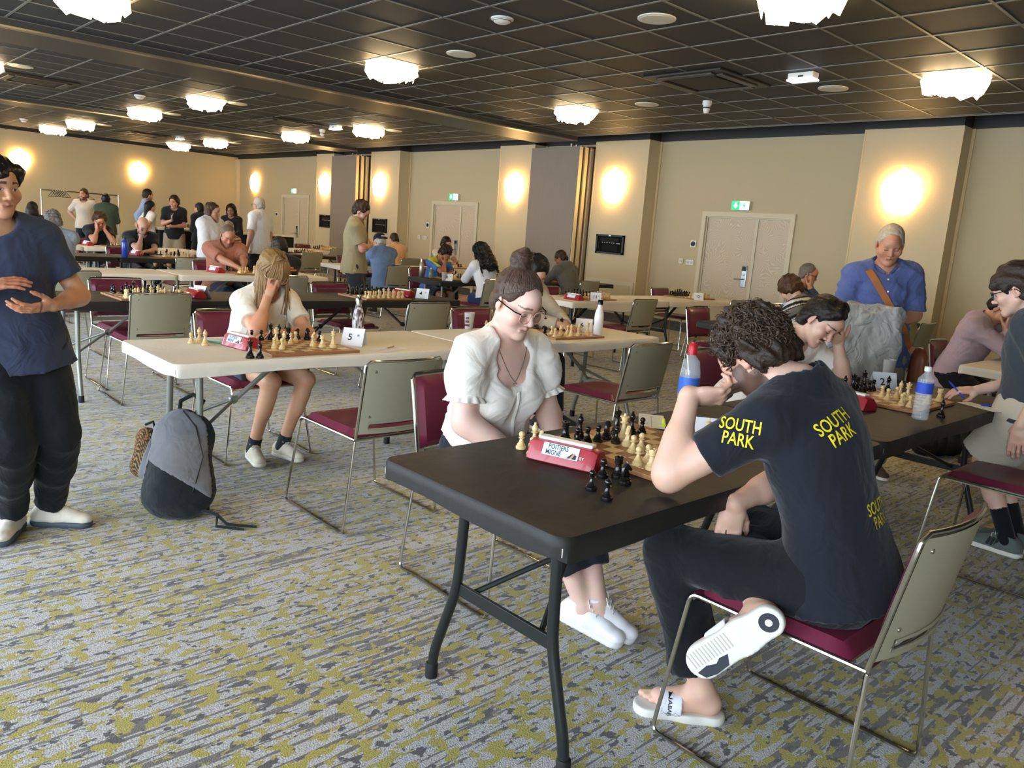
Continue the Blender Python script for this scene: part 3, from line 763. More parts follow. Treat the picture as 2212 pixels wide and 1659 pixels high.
table(X6, 4.405, True, True, 'white covered folding table where the man holds his face in both hands', 2)
table(-6.23, 7.25, True, False, 'white covered folding table with sagging cover below the control box', 3)
table(-6.23, 9.055, True, False, 'white covered folding table nearest the large double door', 1)
table(-8.70, 7.31, False, True, 'black covered folding table between the boy in blue and the curly-haired woman', 1)
table(-8.70, 9.115, False, False, 'black covered folding table where the hooded youth plays', 2)
table(-11.28, 7.39, True, False, 'white covered folding table before the man in the denim shirt', 1)
table(-11.28, 9.195, True, False, 'white covered folding table in front of the middle double door', 2)
table(-14.15, 7.9, False, False, 'black covered folding table far back with a full chess set', 1)
table(-16.65, 9.3, True, False, 'white covered folding table farthest back right of the men in white', 2)
table(X2, 7.3, False, False, 'black covered folding table behind the moustached man, left part', 2)
table(X2, 9.105, False, False, 'black covered folding table below the grey-haired man with glasses', 1)
table(-1.5, 7.06, True, True, 'white covered folding table before the person in the lilac hoodie', 2)

# ================================================================== chess
M_wpc = mat('boxwood', 'e0c48c', .35, var=.08, bscale=30, coat=.2)
M_bpc = mat('ebonised_wood', '14120f', .25, coat=.3)
M_lsq = mat('maple_square', 'e3c790', .35, var=.07, bscale=20, stretch=(1, 8, 1)); M_dsq = mat('walnut_square', '8c5a34', .35, var=.1, bscale=20, stretch=(1, 8, 1))
M_bfr = mat('board_border_wood', '9b6a40', .4, var=.12, bscale=14, stretch=(1, 6, 1)); M_felt = mat('green_felt', '1d3b26', .9)
PROF = {
 'pawn': (.048, [(.0145, 0), (.0155, .004), (.0150, .008), (.0115, .011), (.0125, .0135), (.0085, .018), (.0055, .026), (.005, .030), (.0092, .0325), (.0092, .0345), (.0050, .036), (.0078, .039), (.0090, .0435), (.0078, .048), (.0045, .0512), (.0005, .0525)]),
 'rook': (.055, [(.0165, 0), (.0175, .004), (.017, .009), (.013, .0125), (.0142, .0155), (.0105, .020), (.0082, .032), (.0085, .038), (.0125, .041), (.0125, .0435), (.0105, .0445), (.0118, .0555), (.0085, .0555), (.0085, .051), (.0005, .051)]),
 'bishop': (.068, [(.016, 0), (.017, .004), (.0165, .009), (.0125, .0125), (.0138, .0155), (.0092, .021), (.006, .035), (.0055, .042), (.0105, .0445), (.0105, .0465), (.0062, .048), (.0088, .052), (.0095, .057), (.0075, .0635), (.0035, .068), (.0035, .0695), (.0042, .0715), (.0030, .074), (.0005, .075)]),
 'queen': (.082, [(.018, 0), (.019, .004), (.0185, .010), (.014, .014), (.0155, .0175), (.0105, .023), (.0068, .042), (.0062, .050), (.0125, .053), (.0125, .0555), (.0075, .0575), (.009, .062), (.0125, .072), (.0095, .0715), (.0065, .0735), (.0035, .075), (.0042, .0785), (.003, .082), (.0005, .083)]),
 'king': (.092, [(.0185, 0), (.0195, .004), (.019, .010), (.0145, .014), (.016, .0175), (.011, .023), (.0072, .045), (.0066, .053), (.0130, .056), (.0130, .0585), (.0078, .0605), (.0095, .065), (.0118, .0745), (.0100, .077), (.0045, .0785), (.0020, .081), (.0005, .0815)]),
 'knight': (.06, [(.0165, 0), (.0175, .004), (.017, .009), (.013, .0125), (.0142, .0155), (.011, .0185), (.0095, .0205), (.0005, .021)]),
}
SC_P = 1.12
def piece_mesh(kind, lod):
    mb = MB(); n = 18 if lod == 0 else 9
    prof = PROF[kind][1]
    if lod: prof = prof[::2]+([prof[-1]] if len(prof) % 2 == 0 else [])
    mb.lathe([(r*SC_P, z*SC_P) for r, z in prof], n)
    if kind == 'king':
        mb.box(-.0018, .0018, -.0015, .0015, .089, .1005); mb.box(-.0048, .0048, -.0015, .0015, .0935, .0970)
    if kind == 'rook' and lod == 0:
        for k in range(6):
            T = Matrix.Rotation(k*PI/3, 4, 'Z'); mb.box(.0095, .0134, -.0035, .0035, .060, .0645, T=T)
    if kind == 'queen' and lod == 0:
        for k in range(8):
            T = Matrix.Rotation(k*PI/4, 4, 'Z'); mb.box(.0105, .0145, -.0022, .0022, .0785, .083, T=T)
    if kind == 'knight':
        # horse head: outline extruded with narrowing muzzle, facing +x
        out = [(-.011, .018), (-.0135, .030), (-.0115, .043), (-.006, .053), (-.002, .0565), (-.001, .0615), (.0025, .0575), (.007, .054), (.0115, .048), (.0165, .0415), (.0165, .0375), (.013, .0355), (.008, .0385), (.0045, .037), (.0075, .030), (.010, .024), (.0105, .018)]
        lay = [(-.0058, .86), (-.0032, 1), (.0032, 1), (.0058, .86)]; V = []; F = []; m = len(out)
        cx = sum(p[0] for p in out)/m; cz = sum(p[1] for p in out)/m
        for y, s in lay:
            for (a, b) in out: V.append(((cx+(a-cx)*s)*SC_P, y*SC_P, (cz+(b-cz)*s)*SC_P))
        for j in range(3):
            for i in range(m):
                k = (i+1) % m; F.append((j*m+i, j*m+k, (j+1)*m+k, (j+1)*m+i))
        F += [tuple(range(m))[::-1], tuple(range(3*m, 4*m))]
        mb.add(V, F)
    return mb
PCS = {}
def piece(kind, white, loc, lod, label, group, rz=0, z=0):
    k = (kind, lod, white)
    if k not in PCS:
        o = piece_mesh(kind, lod).build(('white_' if white else 'black_')+kind, M_wpc if white else M_bpc, None, True); PCS[k] = o
    else:
        o = PCS[k].copy(); COL.objects.link(o)
    o.location = loc; o.rotation_euler = (0, 0, rz); tag(o, label, 'chess piece', group)
    return o
SQ = .053
def board_obj(x, y, deg, label, detailed, z=.741):
    t = thing('chess_board', label, 'chess board', (x, y, z), rad(deg), 'chess boards on the tables')
    hw = 4*SQ; bw = .038
    fr = MB().box(-hw-bw, hw+bw, -hw-bw, hw+bw, .0, .0145, .002)
    fr.build('board_frame', M_bfr, t)
    if detailed:
        sq = None
        for i in range(8):
            for j in range(8):
                q = mat_i = (i+j) % 2
                key = ('sq', q)
                if key not in PCS: o = MB().box(-SQ/2+.0002, SQ/2-.0002, -SQ/2+.0002, SQ/2-.0002, 0, .0016).build('board_square', M_dsq if q == 0 else M_lsq, t); PCS[key] = o
                else: o = PCS[key].copy(); COL.objects.link(o); o.parent = t
                o.location = ((i-3.5)*SQ, (j-3.5)*SQ, .0145)
    else:
        if 'chk' not in MATS:
            m, nt, b = nodes('chk'); ck = nt.nodes.new('ShaderNodeTexChecker'); tc = nt.nodes.new('ShaderNodeTexCoord'); ck.inputs['Scale'].default_value = 1/SQ
            mp = nt.nodes.new('ShaderNodeMapping'); mp.inputs['Location'].default_value = (0, 0, .002)
            ck.inputs[1].default_value = (*srgb('8c5a34'), 1); ck.inputs[2].default_value = (*srgb('e3c790'), 1)
            nt.links.new(tc.outputs['Object'], mp.inputs[0]); nt.links.new(mp.outputs[0], ck.inputs[0]); nt.links.new(ck.outputs[0], b.inputs['Base Color']); b.inputs['Roughness'].default_value = .35; MATS['chk'] = m
        MB().box(-hw, hw, -hw, hw, .0145, .016).build('playing_surface', MATS['chk'], t)
    return t
KN = {'p': 'pawn', 'r': 'rook', 'n': 'knight', 'b': 'bishop', 'q': 'queen', 'k': 'king'}
def setup(x, y, deg, fen, lod, where, detailed=False, z=.741):
    """fen rows: first row is +y side of the board frame; files run along +x. board rotated by deg"""
    board_obj(x, y, deg, 'wooden chess board '+where, detailed, z)
    a = rad(deg); ca, sa = math.cos(a), math.sin(a); rnd = random.Random(sum(map(ord, where)))
    for r, row in enumerate(fen.split('/')):
        c = 0
        for ch in row:
            if ch.isdigit(): c += int(ch); continue
            lx, ly = (c-3.5)*SQ+rnd.uniform(-.004, .004), (3.5-r)*SQ+rnd.uniform(-.004, .004); c += 1
            w = ch.isupper(); k = KN[ch.lower()]
            piece(k, w, (x+lx*ca-ly*sa, y+lx*sa+ly*ca, z+.0162), lod, '%s %s on the board %s' % ('pale boxwood' if w else 'black wooden', k, where), 'chess pieces on the board '+where, a+(PI/2 if not w else -PI/2)+rnd.uniform(-.5, .5))
def card(x, y, deg, txt, label, z=.741):
    t = thing('number_card', label, 'card', (x, y, z), rad(deg)); m = mat('white_card', 'eef0f4', .6); mt = mat('print_black', '15151a', .6)
    w, h, d = .125, .095, .052
    for s in (-1, 1):
        mb = MB(); ang = math.atan2(d, h)
        mb.add([(-w/2, s*d, 0), (w/2, s*d, 0), (w/2, 0, h), (-w/2, 0, h), (-w/2, s*d-s*.001, 0), (w/2, s*d-s*.001, 0), (w/2, -s*.001, h-.0006), (-w/2, -s*.001, h-.0006)], [(0, 1, 2, 3), (7, 6, 5, 4), (0, 4, 5, 1), (2, 6, 7, 3), (1, 5, 6, 2), (0, 3, 7, 4)])
        mb.build('card_face', m, t)
    ang = math.atan2(h, d)
    T = Matrix.Translation((-.015 if len(txt) == 1 else -.01, -d*.52-.0012, h*.48)) @ Matrix.Rotation(ang, 4, 'X')
    lettering(txt, .055, T, mt, t, 'number')
    T2 = Matrix.Translation((.032, -d*.40-.0012, h*.60)) @ Matrix.Rotation(ang, 4, 'X')
    lettering('Bl.', .016, T2, mt, t, 'small_print')
    return t
def clock(x, y, deg, label, text=True, z=.741, lod=0):
    """red chess clock; local -y is the labelled back"""
    t = thing('chess_clock', label, 'chess clock', (x, y, z), rad(deg), 'red chess clocks'); mr = mat('red_clock_plastic', 'a3202c', .32, coat=.2)
    pr = [(-.056, .004), (-.052, .0), (.048, .0), (.056, .006), (.056, .024), (.020, .062), (-.012, .066), (-.034, .060), (-.05, .024)]
    L = .115; V = []; F = []; m = len(pr)
    for xx, s in ((-L, .86), (-L+.012, .97), (-L+.03, 1), (L-.03, 1), (L-.012, .97), (L, .86)):
        for (a, b) in pr: V.append((xx, a*s, b*s if b > .01 else b))
    for j in range(5):
        for i in range(m):
            k = (i+1) % m; F.append((j*m+i, j*m+k, (j+1)*m+k, (j+1)*m+i))
    F += [tuple(range(m))[::-1], tuple(range(5*m, 6*m))]
    mb = MB(); mb.v = V; mb.f = F; mb.build('clock_body', mr, t, True)
    MB().box(-.092, .092, -.020, .014, .063, .073, .004).build('lever', mat('white_lever', 'efece4', .35), t)
    # sloped back carries the label: plane from (-.05,.024) to (-.034,.060)
    a = Vector((0, -.05, .024)); b = Vector((0, -.034, .060)); up = (b-a).normalized(); out = Vector((1, 0, 0)).cross(up)
    if out.y > 0: out = -out
    R = Matrix((Vector((1, 0, 0)), up, out)).transposed().to_4x4(); T0 = Matrix.Translation((a+b)/2+out*.0012) @ R
    MB().box(-.062, .060, -.0185, .0195, 0, .0012, T=T0).build('label', mat('pale_blue_label', 'cfe0e8', .5), t)
    if text:
        mt = mat('label_ink', '20252a', .6)
        lettering('POITIERS', .021, T0 @ Matrix.Translation((-.010, .0095, .0016)), mt, t, 'lettering', .82)
        lettering('MIGNÉ', .021, T0 @ Matrix.Translation((-.024, -.0088, .0016)), mt, t, 'lettering', .82)
        MB().box(-.050, -.030, .0002, .0010, .0013, .0022, T=T0).build('underline', mt, t)
        lg = MB().prism([(.022, -.0165), (.040, .001), (.044, .001), (.032, -.0165)], .0013, .0022, 'z', T0).prism([(.040, -.0165), (.054, -.0165), (.054, -.004), (.048, -.001)], .0013, .0022, 'z', T0)
        lg.build('emblem', mt, t)
        MB().prism([(.033, -.0165), (.039, -.0165), (.047, .0), (.044, .003)], .0014, .0023, 'z', T0).build('emblem_stroke', mat('emblem_tan', 'c98f62', .6), t)
        lettering('GT', .012, T0 @ Matrix.Translation((.071, -.0095, .001)), mat('white_print', 'f2efe8', .5), t, 'maker_mark')
    return t
# ------------------------------------------------------------------ games in progress
def pieces(lst, z, lod, where, grp):
    for k, x, y in lst:
        w = k.isupper(); n = KN[k.lower()]
        piece(n, w, (x, y, z), lod, '%s %s %s' % ('pale boxwood' if w else 'black wooden', n, where), grp, random.choice((PI*.6, PI*.4, PI*.5)) if not w else -PI/2+.4)
w1 = 'on the board before the woman in white'
board_obj(-1.53, 2.08, 90, 'wooden chess board in front of the woman in the white blouse', True)
pieces([('r', -1.719, 1.889), ('p', -1.66, 1.884), ('b', -1.72, 1.961), ('p', -1.658, 1.932), ('p', -1.655, 1.982), ('n', -1.662, 2.035), ('p', -1.608, 2.02), ('k', -1.69, 2.12), ('b', -1.665, 2.173), ('p', -1.655, 2.22),
  ('Q', -1.63, 2.085), ('N', -1.568, 2.032), ('P', -1.505, 1.982), ('P', -1.51, 2.031), ('P', -1.406, 1.883), ('P', -1.407, 1.933), ('R', -1.352, 1.881), ('K', -1.425, 2.285), ('R', -1.365, 2.21), ('P', -1.396, 2.167)], .7572, 0, w1, 'chess pieces on the nearest board')
pieces([('P', -1.757, 1.723), ('B', -1.752, 1.777), ('P', -1.688, 1.706), ('N', -1.704, 1.76)], .7405, 0, 'captured, standing on the black table near the woman', 'captured white pieces on the near black table')
pieces([('p', -1.351, 1.61), ('p', -1.273, 1.585), ('p', -1.412, 1.728), ('r', -1.385, 1.765), ('n', -1.335, 1.737)], .7405, 0, 'captured, standing behind the near red clock', 'captured black pieces on the near black table')
clock(-1.575, 1.745, 17, 'red chess clock with lettered label on the foreground table')
w2 = 'on the board before the long-haired girl'
board_obj(-3.815, 1.99, 90, 'wooden chess board in front of the long-haired girl', True)
pieces([('p', -4.0, 1.835), ('p', -4.0, 1.889), ('q', -4.005, 1.945), ('b', -4.005, 1.995), ('r', -4.0, 2.048), ('p', -3.955, 2.072), ('p', -4.0, 2.105), ('n', -3.966, 2.145), ('p', -3.899, 2.185), ('Q', -3.848, 1.901), ('B', -3.766, 1.905), ('P', -3.69, 1.856), ('P', -3.727, 1.832), ('P', -3.853, 1.99), ('P', -3.9, 2.04), ('N', -3.789, 2.09), ('P', -3.745, 2.06), ('R', -3.697, 2.09), ('K', -3.68, 2.145)], .7572, 0, w2, 'chess pieces on the board of the girl')
pieces([('P', -4.084, 1.545), ('B', -4.09, 1.59), ('B', -4.0, 1.585)], .7405, 0, 'captured, standing on the white table left of the clock', 'captured white pieces beside the girl')
pieces([('q', -3.579, 1.635), ('b', -3.568, 1.68)], .7405, 0, 'captured, at the near edge of the white table', 'captured black pieces beside the girl')
clock(-3.90, 1.735, 8, 'red chess clock on the white table beside the girl')
w3 = 'on the board under the moustached man'
board_obj(-1.545, 4.06, 90, 'wooden chess board between the moustached man and the youth in shorts', True)
pieces([('p', -1.745, 3.995), ('b', -1.708, 3.95), ('q', -1.70, 4.03), ('p', -1.65, 4.0), ('r', -1.71, 4.10), ('p', -1.655, 4.06), ('k', -1.70, 4.16), ('p', -1.65, 4.115), ('p', -1.65, 4.165), ('b', -1.60, 4.225), ('P', -1.541, 4.01), ('P', -1.493, 3.96), ('P', -1.492, 4.067), ('B', -1.50, 4.13), ('P', -1.395, 3.877), ('P', -1.405, 3.93), ('Q', -1.44, 4.067), ('P', -1.355, 3.872), ('K', -1.345, 4.077), ('R', -1.342, 4.217)], .7572, 0, w3, 'chess pieces on the right-hand near board')
pieces([('b', -1.215, 3.88)], .7405, 0, 'standing alone right of the water bottle', 'captured black piece at right')
clock(-1.56, 3.69, -14, 'red chess clock behind the back of the man in black')
w4 = 'on the board of the man in beige'
board_obj(-3.87, 4.05, 90, 'wooden chess board in front of the man in beige', False)
pieces([('n', -3.72, 3.79), ('q', -4.02, 4.09), ('k', -4.05, 4.03), ('p', -3.99, 4.13), ('r', -4.03, 4.181), ('q', -3.95, 4.19), ('p', -4.05, 3.95), ('P', -3.69, 3.86), ('P', -3.70, 3.92), ('R', -3.738, 3.97), ('P', -3.79, 3.93), ('B', -3.685, 4.015), ('p', -3.889, 4.24), ('P', -3.669, 4.07), ('B', -3.715, 4.13), ('P', -3.789, 4.089), ('K', -3.692, 4.19)], .7572, 0, w4, 'chess pieces on the board of the man in beige')
pieces([('N', -4.18, 3.66)], .7405, 0, 'captured, beside the printed plastic cup', 'captured white knight')
START = 'rnbqkbnr/pppppppp/8/8/8/8/PPPPPPPP/RNBQKBNR'; MID = 'r1bq1rk1/ppp2ppp/2n2n2/3pp3/2PP4/2N1PN2/PP3PPP/R1BQKB1R'; MID2 = 'r2q1rk1/pp3ppp/2n5/3p4/3P4/2N2N2/PP3PPP/R2Q1RK1'; END = '6k1/5ppp/p7/1p2n3/8/2P5/PP3PPP/4R1K1'
setup(-6.30, 2.04, 90, MID, 0, 'left alone on the black table'); setup(-6.30, 4.10, 90, START, 0, 'set up behind the marbled bottle')
setup(-6.24, 7.02, 90, START, 1, 'below the control box'); setup(-6.30, 9.2, 90, START, 1, 'beside the double door')
setup(-8.92, 4.05, 90, MID2, 1, 'of the man in salmon'); setup(-11.62, 4.15, 90, MID2, 1, 'of the bald bearded man'); setup(-14.0, 4.15, 90, END, 1, 'of the curly-haired man')
setup(-14.1, 2.5, 90, MID, 1, 'at the far left')
setup(-8.68, 6.98, 90, MID2, 1, 'of the boy in blue'); setup(-8.72, 8.9, 90, END, 1, 'of the youth in the grey hoodie')
setup(-11.3, 7.1, 90, MID2, 1, 'of the man in the denim shirt'); setup(-11.3, 9.1, 90, END, 1, 'before the middle door')
setup(-14.1, 7.6, 90, START, 1, 'on the far black table'); setup(-16.65, 9.4, 90, START, 1, 'on the farthest white table')
setup(-3.9, 7.45, 90, MID2, 1, 'of the person in stripes'); setup(-1.52, 7.05, 90, MID, 1, 'of the person in lilac')
clock(-6.32, 2.42, 180, 'red chess clock standing behind the abandoned board', True); clock(-6.42, 4.5, 195, 'red chess clock at the right of the second black table')
for (x, y, d, l) in ((-8.98, 3.68, 10, 'red chess clock at the elbow of the man in salmon'), (-11.85, 3.72, 10, 'red chess clock in front of the bald bearded man'), (-14.1, 3.68, 10, 'red chess clock by the man with his face in his hands'), (-14.2, 2.15, 0, 'small red chess clock at the far left'), (-6.1, 6.64, 0, 'dark red chess clock on the table below the control box')):
    clock(x, y, d, l, False)
card(-3.82, 2.36, 40, '5', 'folded white card reading 5 before the marbled bottle'); card(-3.95, 4.44, 40, '6', 'folded white card reading 6 next to the white enamel bottle')
card(-5.98, 6.88, 45, '11', 'folded white card reading 11 below the wall control box'); card(-6.02, 9.0, 45, '12', 'folded white card reading 12 left of the double door')
card(-6.25, 4.62, 40, '4', 'folded white card on the right of the second black table'); card(-6.3, 2.46, 25, '3', 'folded white card behind the tucked-in chair')
card(-1.50, 2.36, -140, '1', 'folded pale card by the elbow of the man in black'); card(-1.68, 4.36, 45, '2', 'folded white card behind the water bottle at right')
card(-8.45, 6.66, 40, '8', 'small white card near the frosted cup of the curly-haired woman')
# ------------------------------------------------------------------ bottles, cups, paper, pens
M_water = mat('clear_water_plastic', 'dfe9ee', .08, alpha=.28, spec=.9)
def bottle(name, label, x, y, z, prof, bm, cap, capm, lab=None, labm=None, n=20, ribs=None):
    t = thing(name, label, 'bottle', (x, y, z)); MB().lathe(prof, n).build('bottle_body', bm, t, True)
    MB().lathe(cap, n).build('cap', capm, t, True)
    if lab: MB().lathe(lab, n).build('label_band', labm, t, True)
    return t
def ribbed(r, h, neck, zl0, zl1):
    p = [(r*.86, 0), (r, .006)]; z = .012
    while z < zl0: p += [(r, z), (r*.955, z+.006), (r, z+.012)]; z += .016
    p += [(r, zl0), (r, zl1), (r*.97, zl1+.01), (r*.8, h-.045), (neck, h-.025), (neck, h-.012)]
    return p
r = .0345; h = .235
t = bottle('water_bottle', 'clear water bottle with white cap and blue label at right', -1.25, 3.72, .741, ribbed(r, h, .0125, .115, .175), M_water, [(.015, h-.016), (.015, h+.002), (.013, h+.004)], mat('white_cap', 'eeeeee', .4), [(r+.0006, .120), (r+.0006, .168)], mat('blue_label', '2a50c8', .4, var=.35, bscale=30))
r = .04; h = .29
t = bottle('water_bottle', 'tall clear water bottle with red sport cap beside the board', -1.735, 2.60, .741, ribbed(r, h, .0145, .10, .19), M_water, [(.0185, h-.02), (.0185, h+.012), (.014, h+.022), (.009, h+.024), (.009, h+.030)], mat('red_cap', 'c5162a', .35), [(r+.0006, .115), (r+.0006, .182)], mat('blue_red_label', '3d6fd0', .4, var=.5, bscale=26))
def marble():
    m, nt, b = nodes('marbled_enamel'); tc = nt.nodes.new('ShaderNodeTexCoord'); n = nt.nodes.new('ShaderNodeTexNoise'); n.inputs['Scale'].default_value = 24; n.inputs['Detail'].default_value = 4; n.inputs['Distortion'].default_value = 2.5
    mp = nt.nodes.new('ShaderNodeMapping'); mp.inputs['Scale'].default_value = (1, 1, .5); nt.links.new(tc.outputs['Object'], mp.inputs[0]); nt.links.new(mp.outputs[0], n.inputs['Vector'])
    r = nt.nodes.new('ShaderNodeValToRGB'); r.color_ramp.elements[0].position = .42; r.color_ramp.elements[1].position = .58; r.color_ramp.elements[0].color = (*srgb('5a4f4c'), 1); r.color_ramp.elements[1].color = (*srgb('d8d4d4'), 1)
    nt.links.new(n.outputs[0], r.inputs[0]); nt.links.new(r.outputs[0], b.inputs['Base Color']); b.inputs['Roughness'].default_value = .25; return m
steel = [(.032, 0), (.034, .004), (.0345, .13), (.031, .165), (.020, .20), (.0165, .215), (.0165, .228)]
t = bottle('steel_bottle', 'marbled grey and white steel bottle on the near white table', -3.93, 2.45, .741, steel, marble(), [(.019, .226), (.019, .258), (.016, .262), (.012, .263), (.012, .268)], M_chrome)
t = bottle('steel_bottle', 'white enamel bottle with black and chrome cap right of the woman', -3.74, 4.36, .741, steel, mat('white_enamel', 'f0f0ee', .2), [(.019, .226), (.019, .258), (.0165, .262)], mat('black_chrome', '222222', .12, .8))
MB().lathe([(.014, 0), (.014, .0008)], 16, T=Matrix.Translation((-.0335, -.008, .085)) @ Matrix.Rotation(-PI/2, 4, 'Y')).build('round_logo', mat('logo_dark', '2a2030', .5), t)
t = bottle('steel_bottle', 'brushed steel bottle on the table of the boy in blue', -9.02, 6.62, .741, steel, mat('brushed_steel', 'a7a295', .3, .9), [(.0175, .226), (.0175, .25), (.014, .262), (.01, .266)], mat('brushed_steel', 'a7a295', .3, .9))
t = bottle('steel_bottle', 'white bottle left of the youth in the grey hoodie', -8.8, 8.55, .741, steel, mat('white_enamel', 'f0f0ee', .2), [(.0175, .226), (.0175, .25), (.014, .258)], mat('white_cap', 'eeeeee', .4))
t = bottle('plastic_bottle', 'small green tinted bottle near the boy in blue', -8.85, 6.66, .741, [(.028, 0), (.03, .01), (.03, .08), (.02, .11), (.013, .125)], mat('green_tint', '9fb58a', .15, trans=.6), [(.015, .122), (.015, .14), (.013, .142)], mat('green_cap', 'b9c8a0', .4))
t = bottle('sports_bottle', 'bright blue sports bottle on the far black table', -11.33, 3.41, .741, [(.036, 0), (.038, .006), (.038, .18), (.034, .21), (.022, .225), (.022, .235)], mat('blue_bottle', '1d49c0', .2, coat=.3), [(.024, .232), (.024, .262), (.018, .27)], mat('navy_cap', '14213f', .4))
t = bottle('water_bottle', 'clear water bottle with blue label left of the person in stripes', -4.1, 7.75, .741, ribbed(.034, .235, .0125, .115, .175), M_water, [(.015, .22), (.015, .238)], mat('white_cap', 'eeeeee', .4), [(.0346, .12), (.0346, .168)], mat('blue_label', '2a50c8', .4, var=.35, bscale=30), 14)
def cup(x, y, z, label, r0, r1, h, pr=False):
    t = thing('plastic_cup', label, 'cup', (x, y, z)); m = mat('frosted_plastic', 'e6e4df', .5, trans=.35)
    MB().lathe([(r0, 0), (r0+.001, .002), (r1, h), (r1+.0015, h+.002), (r1-.001, h+.002), (r1-.003, h-.004), (r0-.002, .006), (.001, .005)], 22).build('cup_wall', m, t, True)
    if pr:
        mp = mat('cup_print', '5a2a2a', .5); R0 = Matrix.Rotation(rad(-50), 4, 'Z')
        for i, (a, zz, w) in enumerate(((-.5, .03, .016), (-.1, .03, .02), (.3, .03, .016), (-.35, .055, .014), (.15, .056, .02), (-.2, .078, .012), (.2, .08, .012))):
            rr = r0+(r1-r0)*zz/h+.0004; T = Matrix.Rotation(rad(-65)+a, 4, 'Z')
            MB().box(rr-.0005, rr+.0006, -w/2, w/2, zz-.008, zz+.008, T=T).build('printed_mark', mp, t)
    return t
cup(-1.83, 4.80, .741, 'frosted plastic cup by the grey jacket', .026, .036, .115)
cup(-4.24, 3.55, .741, 'frosted plastic cup with dark print by the man in beige', .027, .037, .115, True)
cup(-8.47, 6.60, .741, 'frosted cup in front of the boy in blue', .025, .034, .105)
def paper(x, y, deg, w, l, label, z=.7412, curl=0):
    t = thing('score_sheet', label, 'paper', (x, y, z), rad(deg))
    mb = MB().grid(lambda u, v: ((u-.5)*w, (v-.5)*l, .0008+curl*max(0, v-.7)**2), 2, 12); mb.build('sheet', mat('score_paper', 'eeede6', .7), t, True, fix=False)
    ln = MB()
    for i in range(9): ln.box(-w*.4, w*.4, -l*.42+i*l*.095, -l*.42+i*l*.095+.0012, .0011, .0014)
    ln.box(-.0008, .0008, -l*.42, l*.36, .0011, .0014).build('printed_rules', mat('pale_rules', '9a9a98', .7), t)
    return t
paper(-1.80, 2.47, 38, .10, .24, 'white score sheet behind the near board'); paper(-3.63, 2.47, 20, .12, .21, 'score sheet with a pencil on the white table')
paper(-3.60, 3.78, 70, .13, .21, 'score sheet curling over the table edge in front of the man in beige', curl=.0); paper(-1.2, 4.40, 65, .10, .22, 'score sheet under the hand of the youth in shorts'); paper(-4.15, 1.72, 80, .12, .2, 'score sheet behind the clock of the girl')
paper(-1.62, 6.42, 60, .12, .2, 'score sheet on the table of the person in lilac')
def pen(x, y, deg, label, col, tip, L=.14, r=.0045, z=.7425, cat='pen', tilt=0):
    t = thing('pen', label, cat, (x, y, z+r)); t.rotation_euler = (0, -tilt, rad(deg))
    T = Matrix.Rotation(PI/2, 4, 'Y')
    MB().lathe([(r, -L/2), (r, L*.36)], 8, T=T).build('barrel', mat('pen_'+col, col, .35), t, True)
    MB().lathe([(r, L*.36), (r*.8, L*.40), (r*.25, L/2)], 8, T=T).build('tip', mat('pen_'+tip, tip, .35), t, True)
    return t
pen(-1.745, 2.475, 128, 'fluorescent yellow highlighter on the near score sheet', 'd8f21c', 'cfe818', .12, .007); pen(-1.86, 2.40, 130, 'black pen on the near score sheet', '222222', '111111', .14, .004)
pen(-3.66, 2.50, 120, 'short wooden pencil on the score sheet', 'c29a58', '3a2a1a', .09, .004); pen(-4.05, 1.655, 30, 'green and white pen by the captured white pieces', '2f7d4f', 'e8e8e8', .13, .005)
pen(-1.16, 4.47, 40, 'blue pen lying under the hand at right', '1f3fae', '16308a', .13, .005); pen(-3.70, 3.70, 60, 'white pen beside the board of the man in beige', 'eeeeee', 'cccccc', .12, .005)
pen(-1.53, 6.55, 70, 'white and violet pen on the table of the person in lilac', 'e8e4ee', '4a2a9a', .13, .005)
